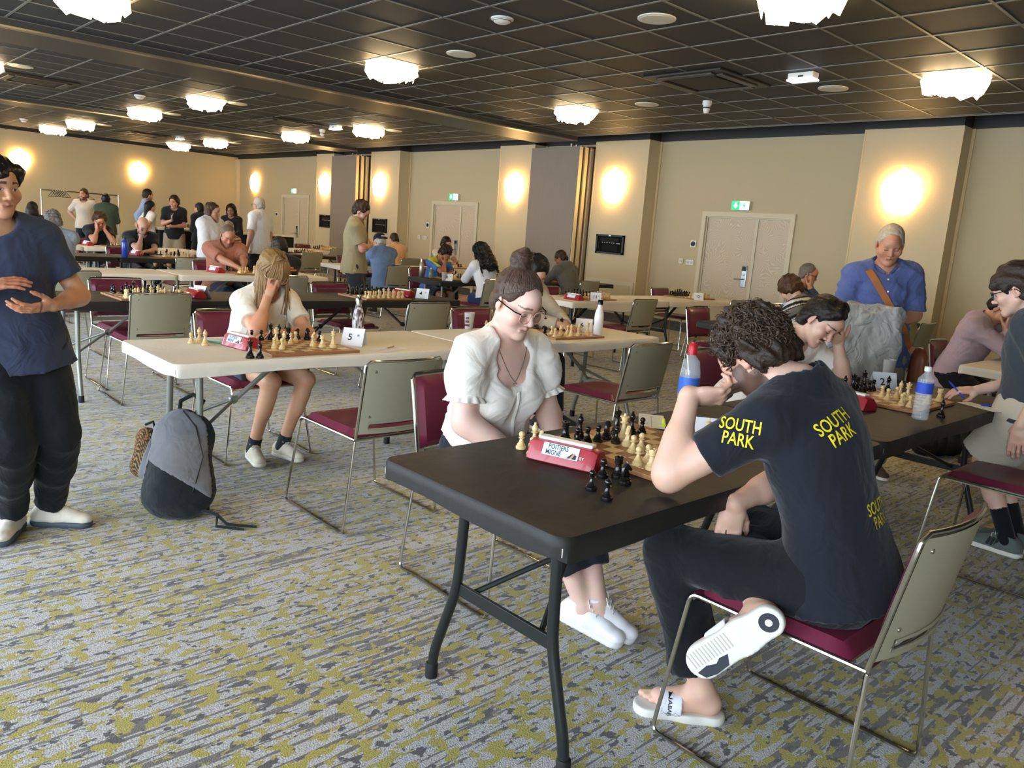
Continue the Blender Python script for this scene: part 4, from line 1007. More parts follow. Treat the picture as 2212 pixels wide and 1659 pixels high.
# ================================================================== people: continuous bodies grown from blended volumes
V3 = lambda *a: np.array(a, dtype=np.float64)
def nrm(v): return v/(np.linalg.norm(v)+1e-12)
def smin(a, b, k):
    h = np.maximum(k-np.abs(a-b), 0)/k
    return np.minimum(a, b)-h*h*k*.25
class Vol:
    """a list of blended volumes: cones (two radii), ellipsoids, cuts"""
    def __init__(s): s.p = []
    def cone(s, a, b, r1, r2, k=.03, flat=None, fs=1.0, op='u', cap=False):
        a, b = np.asarray(a, float), np.asarray(b, float); R = max(r1, r2)
        s.p.append(('c', (a+b)/2, np.linalg.norm(b-a)/2+R, k, op, (a, b, r1, r2, None if flat is None else nrm(np.asarray(flat, float)), fs, cap))); return s
    def ell(s, c, ax, rad_, k=.03, op='u'):
        c = np.asarray(c, float); s.p.append(('e', c, max(rad_), k, op, (c, np.asarray(ax, float), np.asarray(rad_, float)))); return s
    def sph(s, c, r, k=.03, op='u'): return s.ell(c, np.eye(3), (r, r, r), k, op)
    def cut(s, p0, n, soft=0):
        """remove everything on the side the normal points to"""
        s.p.append(('p', np.asarray(p0, float), 0, 0, 'x', (np.asarray(p0, float), nrm(np.asarray(n, float))))); return s
    def copy(s, inflate=0):
        v = Vol()
        for t, c, R, k, op, q in s.p:
            if t == 'c': q = (q[0], q[1], q[2]+inflate, q[3]+inflate, q[4], q[5], q[6])
            elif t == 'e': q = (q[0], q[1], q[2]+inflate)
            v.p.append((t, c, R+inflate, k, op, q))
        return v
    def bounds(s):
        lo = np.min([c-R for t, c, R, k, op, q in s.p if op == 'u'], 0); hi = np.max([c+R for t, c, R, k, op, q in s.p if op == 'u'], 0); return lo, hi
    @staticmethod
    def prim(t, q, X):
        """distance of points X (n,3) to one volume"""
        if t == 'c':
            a, b, r1, r2, fl, fs, cap = q; w = X-a
            if fl is not None: w = w+(w@fl)[:, None]*(fl*(1/fs-1))
            ba = b-a; L = ba@ba+1e-12; wb = w@ba; h = np.clip(wb/L, 0, 1); w = w-h[:, None]*ba
            d = np.sqrt(np.einsum('ij,ij->i', w, w))-(r1+(r2-r1)*h)
            if cap: d = np.maximum(d, wb/math.sqrt(L)-math.sqrt(L))
            return d
        if t == 'p': return (X-q[0])@q[1]
        cc, ax, rr = q; w = (X-cc)@(ax.T/rr); k0 = np.sqrt(np.einsum('ij,ij->i', w, w)); w /= rr; k1 = np.sqrt(np.einsum('ij,ij->i', w, w))+1e-9
        return k0*(k0-1)/k1
    @staticmethod
    def comb(D, d, k, op):
        if op == 'u': return smin(D, d, k)
        if op == 's': return -smin(-D, d, k)
        return np.maximum(D, d)
    def ev(s, P):
        D = np.full(len(P), 1.0); each = []
        for t, c, R, k, op, q in s.p:
            d = s.prim(t, q, P); each.append(d); D = s.comb(D, d, k, op)
        return D, each
    def mesh(s, vox, disp=None, box=None, hole=None):
        lo, hi = s.bounds(); lo = lo-vox*3-(.02 if disp else 0); hi = hi+vox*3+(.02 if disp else 0)
        if box is not None: lo = np.maximum(lo, box[0]); hi = np.minimum(hi, box[1])
        lo = np.floor(lo/vox)*vox
        B = 8; n = np.ceil((hi-lo)/vox/B).astype(int); n = np.maximum(n, 1); N = n*B+1
        F = np.ones(N, np.float32)
        g = np.stack(np.meshgrid(*[np.arange(k) for k in n], indexing='ij'), -1).reshape(-1, 3)
        cen = lo+(g+.5)*B*vox; dc, each = s.ev(cen); rb = B*vox*.87; act = np.abs(dc) < rb*1.2+(.014 if disp else .004)
        ins = g[(dc < 0) & ~act]
        for i, j, k in ins: F[i*B:i*B+B+1, j*B:j*B+B+1, k*B:k*B+B+1] = -1
        ga = g[act]
        if len(ga) == 0: return np.zeros((0, 3)), np.zeros((0, 4), int)
        o = np.stack(np.meshgrid(*[np.arange(B+1)]*3, indexing='ij'), -1).reshape(-1, 3); npt = len(o)
        idx = (ga[:, None, :]*B+o[None]); PT = (lo+idx*vox); D = np.ones((len(ga), npt)); da = dc[act]
        for (t, c, R, k, op, q), d in zip(s.p, each):
            d = d[act]
            if op == 'u': m = d < np.maximum(da, 0)+2.3*rb+k
            elif op == 's': m = d < 2.3*rb+k
            else: m = d > -2.3*rb
            if not m.any(): continue
            D[m] = s.comb(D[m], s.prim(t, q, PT[m].reshape(-1, 3)).reshape(-1, npt), k, op)
        if disp is not None: D -= disp(PT.reshape(-1, 3)).reshape(-1, npt)
        F[idx[..., 0], idx[..., 1], idx[..., 2]] = D
        # surface nets
        I = F < 0
        cs = np.zeros(np.array(N)-1, np.uint8)
        for d in range(8): cs += I[d & 1:N[0]-1+(d & 1), (d >> 1) & 1:N[1]-1+((d >> 1) & 1), (d >> 2) & 1:N[2]-1+((d >> 2) & 1)]
        cell = (cs > 0) & (cs < 8); C = np.argwhere(cell)
        if len(C) == 0: return np.zeros((0, 3)), np.zeros((0, 4), int)
        vid = np.full(cell.shape, -1, np.int32); vid[tuple(C.T)] = np.arange(len(C))
        acc = np.zeros((len(C), 3)); cnt = np.zeros(len(C))
        E = [(a, b) for a in range(8) for b in range(8) if a < b and bin(a ^ b).count('1') == 1]
        cv = [F[C[:, 0]+(d & 1), C[:, 1]+((d >> 1) & 1), C[:, 2]+((d >> 2) & 1)] for d in range(8)]
        for a, b in E:
            m = (cv[a] < 0) != (cv[b] < 0)
            if not m.any(): continue
            t = cv[a][m]/(cv[a][m]-cv[b][m]); pa = np.array([a & 1, (a >> 1) & 1, (a >> 2) & 1], float); pb = np.array([b & 1, (b >> 1) & 1, (b >> 2) & 1], float)
            acc[m] += pa+t[:, None]*(pb-pa); cnt[m] += 1
        Vt = lo+(C+acc/cnt[:, None])*vox
        Q = []
        for ax in range(3):
            u, v = (ax+1) % 3, (ax+2) % 3
            sl = [slice(None)]*3; sl2 = [slice(None)]*3; sl[ax] = slice(0, -1); sl2[ax] = slice(1, None)
            ch = I[tuple(sl)] != I[tuple(sl2)]; e = np.argwhere(ch)
            e = e[(e[:, u] > 0) & (e[:, v] > 0) & (e[:, u] < N[u]-1) & (e[:, v] < N[v]-1)]
            if len(e) == 0: continue
            def at(du, dv):
                q = e.copy(); q[:, u] -= du; q[:, v] -= dv; return vid[q[:, 0], q[:, 1], q[:, 2]]
            q4 = np.stack([at(1, 1), at(0, 1), at(0, 0), at(1, 0)], 1)
            flip = ~I[e[:, 0], e[:, 1], e[:, 2]]
            q4[flip] = q4[flip][:, ::-1]; Q.append(q4)
        Fc = np.concatenate(Q); Fc = Fc[(Fc >= 0).all(1)]
        if hole:
            fc = Vt[Fc].mean(1); keep = np.ones(len(Fc), bool)
            for (h0, h1) in hole: keep &= ~((fc > h0) & (fc < h1)).all(1)
            Fc = Fc[keep]
        used = np.unique(Fc); mp = np.full(len(Vt), -1); mp[used] = np.arange(len(used))
        return Vt[used], mp[Fc]
def folds(seed, amp=.004, fr=14):
    r = np.random.default_rng(seed); K = [(r.normal(size=3)*fr*s, r.uniform(0, 6.28), a) for s, a in ((.6, 1), (1, .8), (1.6, .5), (2.6, .25))]
    def f(P):
        o = np.zeros(len(P)); w = .04*np.sin(P@(K[0][0]*.5)+1)
        for kv, ph, a in K:
            x = np.sin(P@kv+ph+2.0*np.sin(P@K[1][0]*.45+ph)); o += a*(1-np.abs(x))**1.5*1.2-a*.4
        return amp*o
    return f
def lumps(seed, amp=.008, fr=90):
    r = np.random.default_rng(seed); K = [(r.normal(size=3)*fr*s, r.uniform(0, 6.28)) for s in (.35, .5, .7, 1, 1.3)]
    def f(P): return amp*sum(np.sin(P@k+p) for k, p in K)/2.2
    return f
def ik(a, t, l1, l2, hint):
    a, t = np.asarray(a, float), np.asarray(t, float); d = t-a; L = np.linalg.norm(d)
    if L > (l1+l2)*.995: t = a+d/L*(l1+l2)*.995; d = t-a; L = np.linalg.norm(d)
    L = max(L, abs(l1-l2)+.01); u = d/np.linalg.norm(d); x = (L*L+l1*l1-l2*l2)/(2*L); h = math.sqrt(max(l1*l1-x*x, 1e-6))
    hv = np.asarray(hint, float); hv = hv-u*(hv@u); return a+u*x+nrm(hv)*h, t
def frame(f, up=(0, 0, 1)):
    f = nrm(np.asarray(f, float)); r = nrm(np.cross(f, np.asarray(up, float))); u = np.cross(r, f); return np.array([r, f, u])   # rows right, forward, up
SKINM = lambda: attr_mat('skin', .48, .12, 500, .45, .08)
M_brow = None
def hand(v, w, d, n, side, curl=.35, spread=.1, S=1.0, thumb=.5, curls=None):
    """w wrist, d finger direction, n palm normal, side +1 right -1 left; five separate fingers"""
    d = nrm(np.asarray(d, float)); n = np.asarray(n, float); n = nrm(n-d*(n@d)); t = np.cross(d, n)*side
    v.cone(w, w+d*.045*S, .026*S, .030*S, .012, n, .62)
    v.cone(w+d*.035*S+t*.018*S, w+d*.085*S+t*.024*S, .019*S, .0165*S, .012, n, .72); v.cone(w+d*.035*S-t*.016*S, w+d*.078*S-t*.022*S, .018*S, .015*S, .012, n, .72); v.cone(w+d*.04*S, w+d*.085*S, .02*S, .017*S, .012, n, .72)
    tips = []
    for i, (off, st, ls, r) in enumerate(((.030, .090, (.040, .025, .020), .0088), (.0105, .094, (.045, .028, .021), .0092), (-.0095, .091, (.041, .026, .020), .0086), (-.0285, .083, (.032, .020, .018), .0076))):
        c = curl if curls is None else curls[i]
        p = w+d*st*S+t*off*S-n*.002; ang = 0; dd = nrm(d+t*spread*(1.5-i)*.5)
        for j, l in enumerate(ls):
            ang += c*(.75, 1.0, .75)[j]; q = dd*math.cos(ang)+n*math.sin(ang); e = p+q*l*S
            v.cone(p, e, r*S*(1, .93, .84)[j], r*S*(.94, .85, .74)[j], .004); p = e
        tips.append(p)
    b = w+d*.022*S+t*.026*S+n*.008*S; td = nrm(d*.75+t*(.9-thumb*.6)+n*(.25+thumb*.6)); e = b+td*.042*S
    v.cone(w+d*.01*S+t*.012*S, b+td*.02*S, .018*S, .0135*S, .012); v.cone(b, e, .0125*S, .0105*S, .006)
    td2 = nrm(td+d*.35-t*.25); e2 = e+td2*.030*S; v.cone(e, e2, .0102*S, .0092*S, .004); v.cone(e2, e2+td2*.016*S, .009*S, .0068*S, .004)
    return tips
def foot_vol(v, a, td, up, S, side):
    A = frame(td, up); r, f, u = A; L = lambda x, y, z: a+(r*x+f*y+u*z)*S
    v.cone(L(0, -.035, -.045), L(0, -.01, -.01), .033*S, .036*S, .02); v.cone(L(0, .0, -.02), L(-side*.008, .11, -.058), .033*S, .021*S, .03, u, .8); v.cone(L(0, -.03, -.055), L(side*.018, .10, -.062), .027*S, .021*S, .03)
    v.cone(L(-side*.018, .05, -.058), L(-side*.022, .12, -.062), .024*S, .02*S, .03)
    for i in range(5):
        x = -side*(.030-.0155*i); y = .135-.006*i-.004*i*i*.6; v.cone(L(x, y, -.064), L(x*1.08, y+.036-.004*i, -.068), (.0125-.0012*i)*S, (.0115-.0012*i)*S, .005)
def head_vol(v, c, A, S, o):
    """A rows: right, forward, up.  o: options (jaw width, nose, age)"""
    r, f, u = A; L = lambda x, y, z: c+(r*x+f*y+u*z)*S
    jw, nl, ch = o.get('jaw', 1), o.get('nose', 1), o.get('cheek', 1)
    v.ell(L(0, -.012, .032), A, np.array((.074, .093, .088))*S, .03)
    v.ell(L(0, .03, -.040), A, np.array((.060*jw, .060, .078))*S, .03)
    for s in (-1, 1):
        v.cone(L(s*.052*jw, .0, -.055), L(s*.014, .062, -.103), .020*S, .017*S, .02)
        v.sph(L(s*.044*jw, .060, -.030), .024*S*ch, .025)
    v.sph(L(0, .070, -.106), .0165*S, .02)
    v.cone(L(-.034, .078, .016), L(.034, .078, .016), .0125*S, .0125*S, .014); v.sph(L(0, .072, .045), .03*S, .04)
    for s in (-1, 1): v.sph(L(s*.031, .1025, -.006), .0135*S, .012, 's')
    v.cone(L(0, .086, .006), L(0, .1055*(1+.06*(nl-1)), -.034), .0078*S, .0105*S, .010)
    v.sph(L(0, .1055+.01*(nl-1), -.037), .0105*S, .006)
    for s in (-1, 1): v.sph(L(s*.0125, .095, -.041), .0085*S, .006)
    v.cone(L(-.020, .080, -.0665), L(0, .0905, -.0650), .005*S, .0056*S, .006); v.cone(L(.020, .080, -.0665), L(0, .0905, -.0650), .005*S, .0056*S, .006)
    v.cone(L(-.016, .0800, -.0765), L(.016, .0800, -.0765), .0066*S, .0066*S, .006)
    v.cone(L(-.02, .092, -.0715), L(.02, .092, -.0715), .0012*S, .0012*S, .002, op='s')
    for s in (-1, 1):
        v.sph(L(s*.031, .0745, -.004), .0142*S, .003)           # eyeball under the lids
        B = np.array([nrm(r+s*f*-.35), nrm(f+s*r*.35), u]); e = L(s*.078, -.012, -.008)
        v.ell(e, B, np.array((.008, .019, .031))*S, .006); v.ell(e+(r*s*.008+f*.002)*S, B, np.array((.006, .010, .018))*S, .004, 's')
        v.sph(L(s*.075, -.004, -.034), .008*S, .006)
def head_cols(P, c, A, S, o):
    """skin, lips, brows, eyes and beard as colour regions of the head itself"""
    q = (P-c)@A.T/S; x, y, z = q[:, 0], q[:, 1], q[:, 2]; sk = np.array(srgb(o['skin'])); C = np.tile(sk, (len(P), 1)); ax = np.abs(x)
    def put(m, col, a=1.0):
        m = np.clip(m, 0, 1)[:, None]*a; C[:] = C*(1-m)+np.array(col)*m
    fr = y > .045
    red = sk*np.array((1.0, .78, .74)); put(np.exp(-((ax-.042)**2+(z+.036)**2)/.0005)*fr, red, .5); put(np.exp(-(x**2+(z+.038)**2)/.00012)*(y > .09), red, .5)
    put((np.abs(np.sqrt((ax-.078)**2*0+(y+.012)**2+(z+.008)**2)) < .034)*(ax > .068), red, .35)
    lip = np.array(srgb(o.get('lip', 'b06a60')))
    put((ax < .0235)*(np.abs(z+.0705) < .0105*(1-(ax/.026)**2))*(y > .072), lip, .6); put((ax < .021)*(np.abs(z+.0715) < .0015)*(y > .07), lip*.45, .7)
    hc = np.array(srgb(o.get('browc', o.get('hairc', '3a2a1e'))))
    bz = .0235-.12*np.maximum(ax-.030, 0)+.10*np.minimum(ax-.030, 0)*0; put((ax > .012)*(ax < .052)*(np.abs(z-bz) < .0048*(1-.4*(ax-.012)/.04))*fr, hc, o.get('brow', .85))
    ex, ez = ax-.031, z+.004
    if o.get('eyes', 'down') == 'open':
        w = (ex/.0125)**2+((ez+.0005)/.0046)**2 < 1; put(w*(y > .06), (.75, .73, .70)); put(((ex**2+ez**2) < .0058**2)*w*(y > .06), (.035, .02, .012)); put((np.abs((ex/.015)**2+((ez-.0005)/.0058)**2-1) < .3)*(ez > -.002)*(y > .06), (.03, .02, .015), .85)
    else:
        lz = -.006-.004*(1-(ex/.0145)**2); put((np.abs(ex) < .0150)*(np.abs(ez-lz) < .0022)*(y > .058), (.03, .02, .016), .9); put((np.abs(ex) < .014)*(ez > -.006)*(ez < .011)*(y > .058), sk*np.array((.8, .70, .66)), .45)
    bd = o.get('beard', 0)
    if bd:
        m = ((z < -.048)*(y > -.02)*(ax < .09)).astype(float)+((z < -.010)*(y < .05)*(y > .005)*(ax > .05)); m = m*(1-((ax < .024)*(np.abs(z+.071) < .0135)*(y > .07)))*(z > -.135)
        put(np.clip(m, 0, 1), hc, bd)
    if o.get('moustache'):
        put((ax < .030)*(np.abs(z+.0545+.004*(ax/.03)) < .0065)*(y > .07), hc, .85)
    if o.get('wrinkle'):
        put(((np.sin(z*420+20*ax) > .75)*(z > .035)*(z < .075)*fr).astype(float), red*.7, .35)
    return C
def hair_mesh(o, c, A, S):
    """hair as its own volume around the skull; returns volume + displacement"""
    r, f, u = A; L = lambda x, y, z: c+(r*x+f*y+u*z)*S; st = o['hair']; v = Vol(); th = o.get('hth', .014)
    v.ell(L(0, -.016, .038), A, np.array((.076+th, .094+th, .088+th))*S, .03)
    for s in (-1, 1): v.cone(L(s*.068, -.03, .0), L(s*.060, -.052, -.055+o.get('nape', 0)), (.016+th*.5)*S, (.014+th*.4)*S, .03)
    v.cone(L(-.03, -.07, -.03), L(.03, -.07, -.03), (.03+th*.5)*S, (.03+th*.5)*S, .03)
    hl = o.get('hairline', .058)
    v.cut(L(0, .060, hl), nrm(f*1.0-u*.62)) if st != 'bald' else None
    # clear the face: everything in front of the ears below the hairline
    v.ell(L(0, .085, -.05), A, np.array((.088, .088, .10))*S, .012, 's')
    for s in (-1, 1):
        v.ell(L(s*.085, .012, -.03), A, np.array((.028, .036, .045))*S, .01, 's') if not o.get('cover_ears') else None
    v.cut(L(0, 0, o.get('low', -.085)), -u)
    return v
def tube_locks(paths, r0, r1, n=5):
    V = []; F = []; b = 0
    for P, rr in paths:
        m = len(P); P = np.asarray(P); T = np.gradient(P, axis=0); T /= np.linalg.norm(T, axis=1)[:, None]+1e-9
        ref = np.array((.3, .5, .8)); a = np.cross(T, ref); a /= np.linalg.norm(a, axis=1)[:, None]+1e-9; bb = np.cross(T, a)
        rs = (r0+(r1-r0)*np.linspace(0, 1, m))*rr
        for k in range(n):
            t = 2*PI*k/n; V.append(P+(a*math.cos(t)+bb*math.sin(t))*rs[:, None])
        i = np.arange(m-1)
        for k in range(n):
            l = (k+1) % n; F.append(np.stack([b+k*m+i, b+l*m+i, b+l*m+i+1, b+k*m+i+1], 1))
        b += n*m
    return np.concatenate(V), np.concatenate(F)
def hair_mat(color, shine=.45):
    k = 'hair_'+color
    if k in MATS: return MATS[k]
    m = mat(k, color, shine, var=.35, bscale=60, spec=.35, bump=.5); return m
def shoe(parent, ank, toe, style, S=1.0, mains='e8e4da', sole='d8d4c8', detail=True, up=(0, 0, 1)):
    """ank: ankle point, toe direction; parts upper, sole, laces"""
    A = frame(toe, up); r, f, u = A; a = np.asarray(ank, float); L = lambda x, y, z: a+(r*x+f*y+u*z)*S
    z0 = -.085; v = Vol()
    v.cone(L(0, -.045, z0+.04), L(0, .02, z0+.045), .036*S, .038*S, .03); v.cone(L(0, .03, z0+.04), L(.0, .145, z0+.03), .038*S, .037*S, .03, u, .75)
    v.cone(L(0, -.03, z0+.05), L(0, -.02, z0+.10), .034*S, .036*S, .03); v.cone(L(0, .02, z0+.08), L(0, .10, z0+.05), .026*S, .022*S, .03)
    v.cut(L(0, 0, z0+.022), -u); v.cut(L(0, -.01, z0+.105), nrm(u-.35*f))
    vox = .006 if detail else .013
    V, F = v.mesh(vox); mk('shoe', V, F, fabric(mains) if style != 'leather' else mat('leather_'+mains, mains, .35), parent, True); sh = parent.children[-1]
    w = Vol(); w.cone(L(0, -.045, z0+.016), L(0, .14, z0+.016), .040*S, .041*S, .03); w.cut(L(0, 0, z0+.026), u); w.cut(L(0, 0, z0), -u)
    V, F = w.mesh(vox); so = mk('shoe_sole', V, F, mat('rubber_'+sole, sole, .6), sh, True)
    if detail:
        mb = MB()
        for i in range(5):
            y = .03+i*.016; zz = z0+.112-.0135*i
            mb.tube([L(-.024, y, zz-.006), L(-.008, y+.004, zz+.004), L(.008, y+.004, zz+.004), L(.024, y, zz-.006)], .0028*S, 6)
            if i < 4: mb.tube([L(-.022, y, zz-.004), L(0, y+.008, zz+.003), L(.022, y+.016, zz-.018)], .0026*S, 6)
        for s in (-1, 1): mb.tube([L(0, .03, z0+.112), L(s*.02, .018, z0+.125), L(s*.032, .035, z0+.105), L(s*.012, .036, z0+.108)], .0026*S, 6)
        mb.build('laces', fabric('d6d2c6'), sh, True)
    return sh
def glasses(parent, c, A, S, col='2a1c18', thin=False, clear=True):
    r, f, u = A; L = lambda x, y, z: c+(r*x+f*y+u*z)*S; mb = MB(); q = .0016 if thin else .0024
    for s in (-1, 1):
        ring = [L(s*.033+.026*math.cos(a)*(1 if abs(math.cos(a)) < .9 else .97), .104-.004*abs(math.cos(a)), -.006+.0215*math.sin(a)) for a in np.linspace(0, 2*PI, 18, endpoint=False)]
        mb.tube(ring, q*S, 6, closed=True)
        mb.tube([L(s*.058, .100, .002), L(s*.076, .085, .004), L(s*.084, .02, .004), L(s*.083, -.012, .0), L(s*.080, -.026, -.02)], q*S, 6)
    mb.tube([L(-.008, .106, .0), L(0, .109, .002), L(.008, .106, .0)], q*S, 6)
    g = mb.build('glasses', mat('frame_'+col, col, .25), parent, True)
    ln = MB()
    for s in (-1, 1):
        ring = [L(s*.033+.0255*math.cos(a), .1035-.004*abs(math.cos(a)), -.006+.021*math.sin(a)) for a in np.linspace(0, 2*PI, 18, endpoint=False)]
        ln.add(ring+[p-f*.0012*S for p in ring], [tuple(range(18)), tuple(range(18, 36))[::-1]]+[(i, (i+1) % 18, 18+(i+1) % 18, 18+i) for i in range(18)])
    m = mat('clear_lens', 'ffffff', .02, trans=1, ior=1.05, alpha=.18); ln.build('lens_pair', m, g, True)
    return g
def person(name, label, J, o, loc=(0, 0, 0), rz=0, group=None):
    """J: joints in the person's frame (x right, y forward, z up); o: looks. Returns the person Empty"""
    t = thing('person', label, 'person', loc, rz, group or 'chess players and spectators')
    near = o.get('near', 0); S = o.get('S', 1.0); W_ = o.get('w', 1.0)      # near 2: fine, 1: medium, 0: coarse
    g = {k: np.asarray(v, float) for k, v in J.items() if k not in ('fP', 'fC', 'fH', 'upH')}
    fP, fC, fH = np.asarray(J['fP'], float), np.asarray(J['fC'], float), np.asarray(J['fH'], float)
    pel, neck, head = g['pel'], g['neck'], g['head']; up = nrm(neck-pel)
    AP = frame(fP, up*.6+V3(0, 0, .4)); AC = frame(fC-up*(fC@up), up); AH = frame(fH, J.get('upH', nrm(head-neck)*.3+V3(0, 0, 1)))
    hw = .165*W_*S; hipw = .085*S*W_
    chest = neck-up*.17*S+AC[1]*.0; waist = pel+(chest-pel)*.45+AC[1]*(-.01)
    sh = {s: g.get('shR' if s > 0 else 'shL', neck-up*.035*S+AC[0]*s*hw) for s in (1, -1)}
    hip = {s: pel+AP[0]*s*hipw-AP[2]*.03 for s in (1, -1)}
    arm, fore = .285*S, .255*S; th, shin = .42*S, .41*S
    el, wr, kn, an = {}, {}, {}, {}
    for s, n in ((1, 'R'), (-1, 'L')):
        if 'el'+n in g: el[s], wr[s] = g['el'+n], g['wr'+n]
        else: el[s], wr[s] = ik(sh[s], g['wr'+n], arm, fore, g.get('eh'+n, V3(s*.4, -.3, -1)))
        if 'kn'+n in g: kn[s], an[s] = g['kn'+n], g['an'+n]
        else: kn[s], an[s] = ik(hip[s], g['an'+n], th, shin, g.get('kh'+n, V3(0, 1, .2)))
    fb = o.get('belly', 0); bust = o.get('bust', 0)
    T = Vol()   # torso
    T.ell(pel, AP, np.array((.155*W_, .115, .115))*S, .06)
    T.cone(pel+up*.02, waist, .125*S*W_, .122*S*W_, .07, AC[1], .74); T.cone(waist, chest, .122*S*W_, .135*S*W_, .07, AC[1], .74)
    T.ell(chest+up*.01, AC, np.array((.150*W_, .108, .165))*S, .06)
    T.cone(sh[-1]-AC[0]*-.03, sh[1]-AC[0]*.03, .055*S, .055*S, .06)
    for s in (1, -1): T.cone(neck+up*.03, sh[s]+up*.005, .042*S, .045*S, .05)
    if fb: T.ell(waist+AC[1]*(.05+fb*.05)-up*.03, AC, np.array((.13*W_, .09+.06*fb, .14))*S, .07)
    if bust:
        for s in (1, -1): T.ell(chest+AC[1]*.085*S-up*.035+AC[0]*s*.065*W_*S, AC, np.array((.072, .068, .078))*S*bust, .035)
    B = T.copy(-.004)
    B.cone(neck-up*.02, head-AH[2]*.05*S-AH[1]*.018*S, .056*S, .05*S*o.get('neckw', 1), .03)
    limbs = {}
    mus = o.get('arm', 1.0); lg = o.get('leg', 1.0)
    for s in (1, -1):
        m = (el[s]+wr[s])/2
        limbs['ua', s] = (sh[s], el[s], .050*S*mus, .040*S*mus); limbs['fa', s] = (el[s], wr[s], .041*S*mus, .0265*S*mus)
        B.cone(*limbs['ua', s], .03); B.cone(*limbs['fa', s], .02); B.cone(el[s]+(wr[s]-el[s])*.12, el[s]+(wr[s]-el[s])*.45, .040*S*mus, .034*S*mus, .03)
        B.cone(hip[s], kn[s], .083*S*lg, .056*S*lg, .05); B.cone(kn[s], an[s], .052*S*lg, .034*S, .03)
        cb = -nrm(np.cross(np.cross(an[s]-kn[s], kn[s]-hip[s]), an[s]-kn[s])); cb = cb if np.isfinite(cb).all() else -AP[1]
        B.cone(kn[s]+(an[s]-kn[s])*.2+cb*-.012, kn[s]+(an[s]-kn[s])*.45+cb*-.014, .045*S*lg, .040*S*lg, .03)
        td = g.get('toeR' if s > 0 else 'toeL', AP[1]*1.0+AP[0]*s*.2); td = nrm(td); 
        if o.get('bare'): foot_vol(B, an[s], td, g.get('fuR' if s > 0 else 'fuL', V3(0, 0, 1)), S, s)
        else: B.cone(an[s]+V3(0, 0, -.02), an[s]+td*.10*S+V3(0, 0, -.055), .034*S, .024*S, .03)
    boxes = []
    if near >= 1:
        hv = {1: .0048, 2: .0034}[near]; R = .135*S
        if o.get('bare'):
            for s in (1, -1): boxes.append((an[s]-.17, an[s]+.17, .005))
        boxes.append((head-R-V3(0, 0, .02), head+R, hv))
        for s, n in ((1, 'R'), (-1, 'L')):
            d = g.get('hd'+n, nrm(wr[s]-el[s])); nn = g.get('pn'+n, -AC[0]*s)
            hand(B, wr[s], d, nn, s, o.get('curl'+n, .35), o.get('spread', .05), S*o.get('hand', 1), o.get('thumb'+n, .5), o.get('curls'+n))
            cpt = wr[s]+nrm(d)*.085*S; boxes.append((cpt-.125*S, cpt+.125*S, .0038 if near == 2 else .0055))
    else:
        boxes.append((head-.125*S, head+.125*S, o.get('hvox', .0075)))
        for s, n in ((1, 'R'), (-1, 'L')):
            d = nrm(g.get('hd'+n, nrm(wr[s]-el[s]))); nn = g.get('pn'+n, -AC[0]*s); nn = nrm(nn-d*(nn@d)); tt = np.cross(d, nn)*s
            B.cone(wr[s], wr[s]+d*.09*S, .026*S, .03*S, .02, nn, .6)
            for i, off in enumerate((.03, .01, -.01, -.03)): B.cone(wr[s]+d*.085*S+tt*off*S, wr[s]+d*.15*S+tt*off*1.2*S+nn*.03, .0095*S, .008*S, .006)
            B.cone(wr[s]+d*.03+tt*.02, wr[s]+d*.08+tt*.055, .013*S, .010*S, .01)
    head_vol(B, head, AH, S*o.get('hs', 1), o)
    cv = {0: .013, 1: .0115, 2: .0105}[near]
    parts = [B.mesh(cv, hole=[(b[0]+cv, b[1]-cv) for b in boxes] if boxes else None)]
    for i, (b0, b1, vx) in enumerate(boxes):
        prev = [(q[0], q[1]) for q in boxes[:i]]
        parts.append(B.mesh(vx, box=(b0, b1), hole=prev or None))
    V = []; F = []; n0 = 0
    for v_, f_ in parts: V.append(v_); F.append(f_+n0); n0 += len(v_)
    V = np.concatenate(V); F = np.concatenate(F)
    C = np.tile(np.array(srgb(o['skin'])), (len(V), 1)); hs = S*o.get('hs', 1)
    m = (((V-head)**2).sum(1) < (.16*hs)**2); C[m] = head_cols(V[m], head, AH, hs, o)
    if near:
        for s in (1, -1):   # knuckles and fingertips a touch redder
            mm = ((V-wr[s])**2).sum(1) < .19**2; mm &= ((V-wr[s])@nrm(wr[s]-el[s]) > .05); C[mm] = C[mm]*np.array((1.0, .90, .87))
    mk('body', V, F, SKINM(), t, True, C)
    # ---- clothing
    cvx = {0: .0135, 1: .0095, 2: .0075}[near]; fa = {0: .0, 1: .0035, 2: .0042}[near]
    top = o.get('top', {'c': '222222'}); sl = top.get('sleeve', .55); loose = top.get('loose', .014)
    TS = T.copy(loose); hem = top.get('hem', -.05); fl_ = top.get('flare', .012)
    TS.cone(waist, pel+up*min(hem, .0)*1.1, .120*S*W_+loose, .176*S*W_+loose+fl_, .06, AC[1], .76)
    TS.cut(pel+up*hem, -nrm(up*.8+AP[2]*.2+AP[1]*top.get('hemtilt', 0)))
    for s in (1, -1):
        a, b = sh[s], el[s]
        e = a+(b-a)*min(sl, 1.0); TS.cone(a, e, (.050*mus+.006)*S+loose*.5, (.046*mus+.008)*S+loose*(.6 if sl <= 1 else .3), .03, cap=sl <= 1)
        if sl > 1:
            e2 = b+(wr[s]-b)*(sl-1); TS.cone(b, e2, .046*S*mus+loose*.5, (.036+.004)*S+loose*.3, .03, cap=True)
    if top.get('puff'):
        for s in (1, -1): TS.ell(sh[s]+(el[s]-sh[s])*.33+AC[0]*s*.012, AC, np.array((.078, .085, .105))*S, .03)
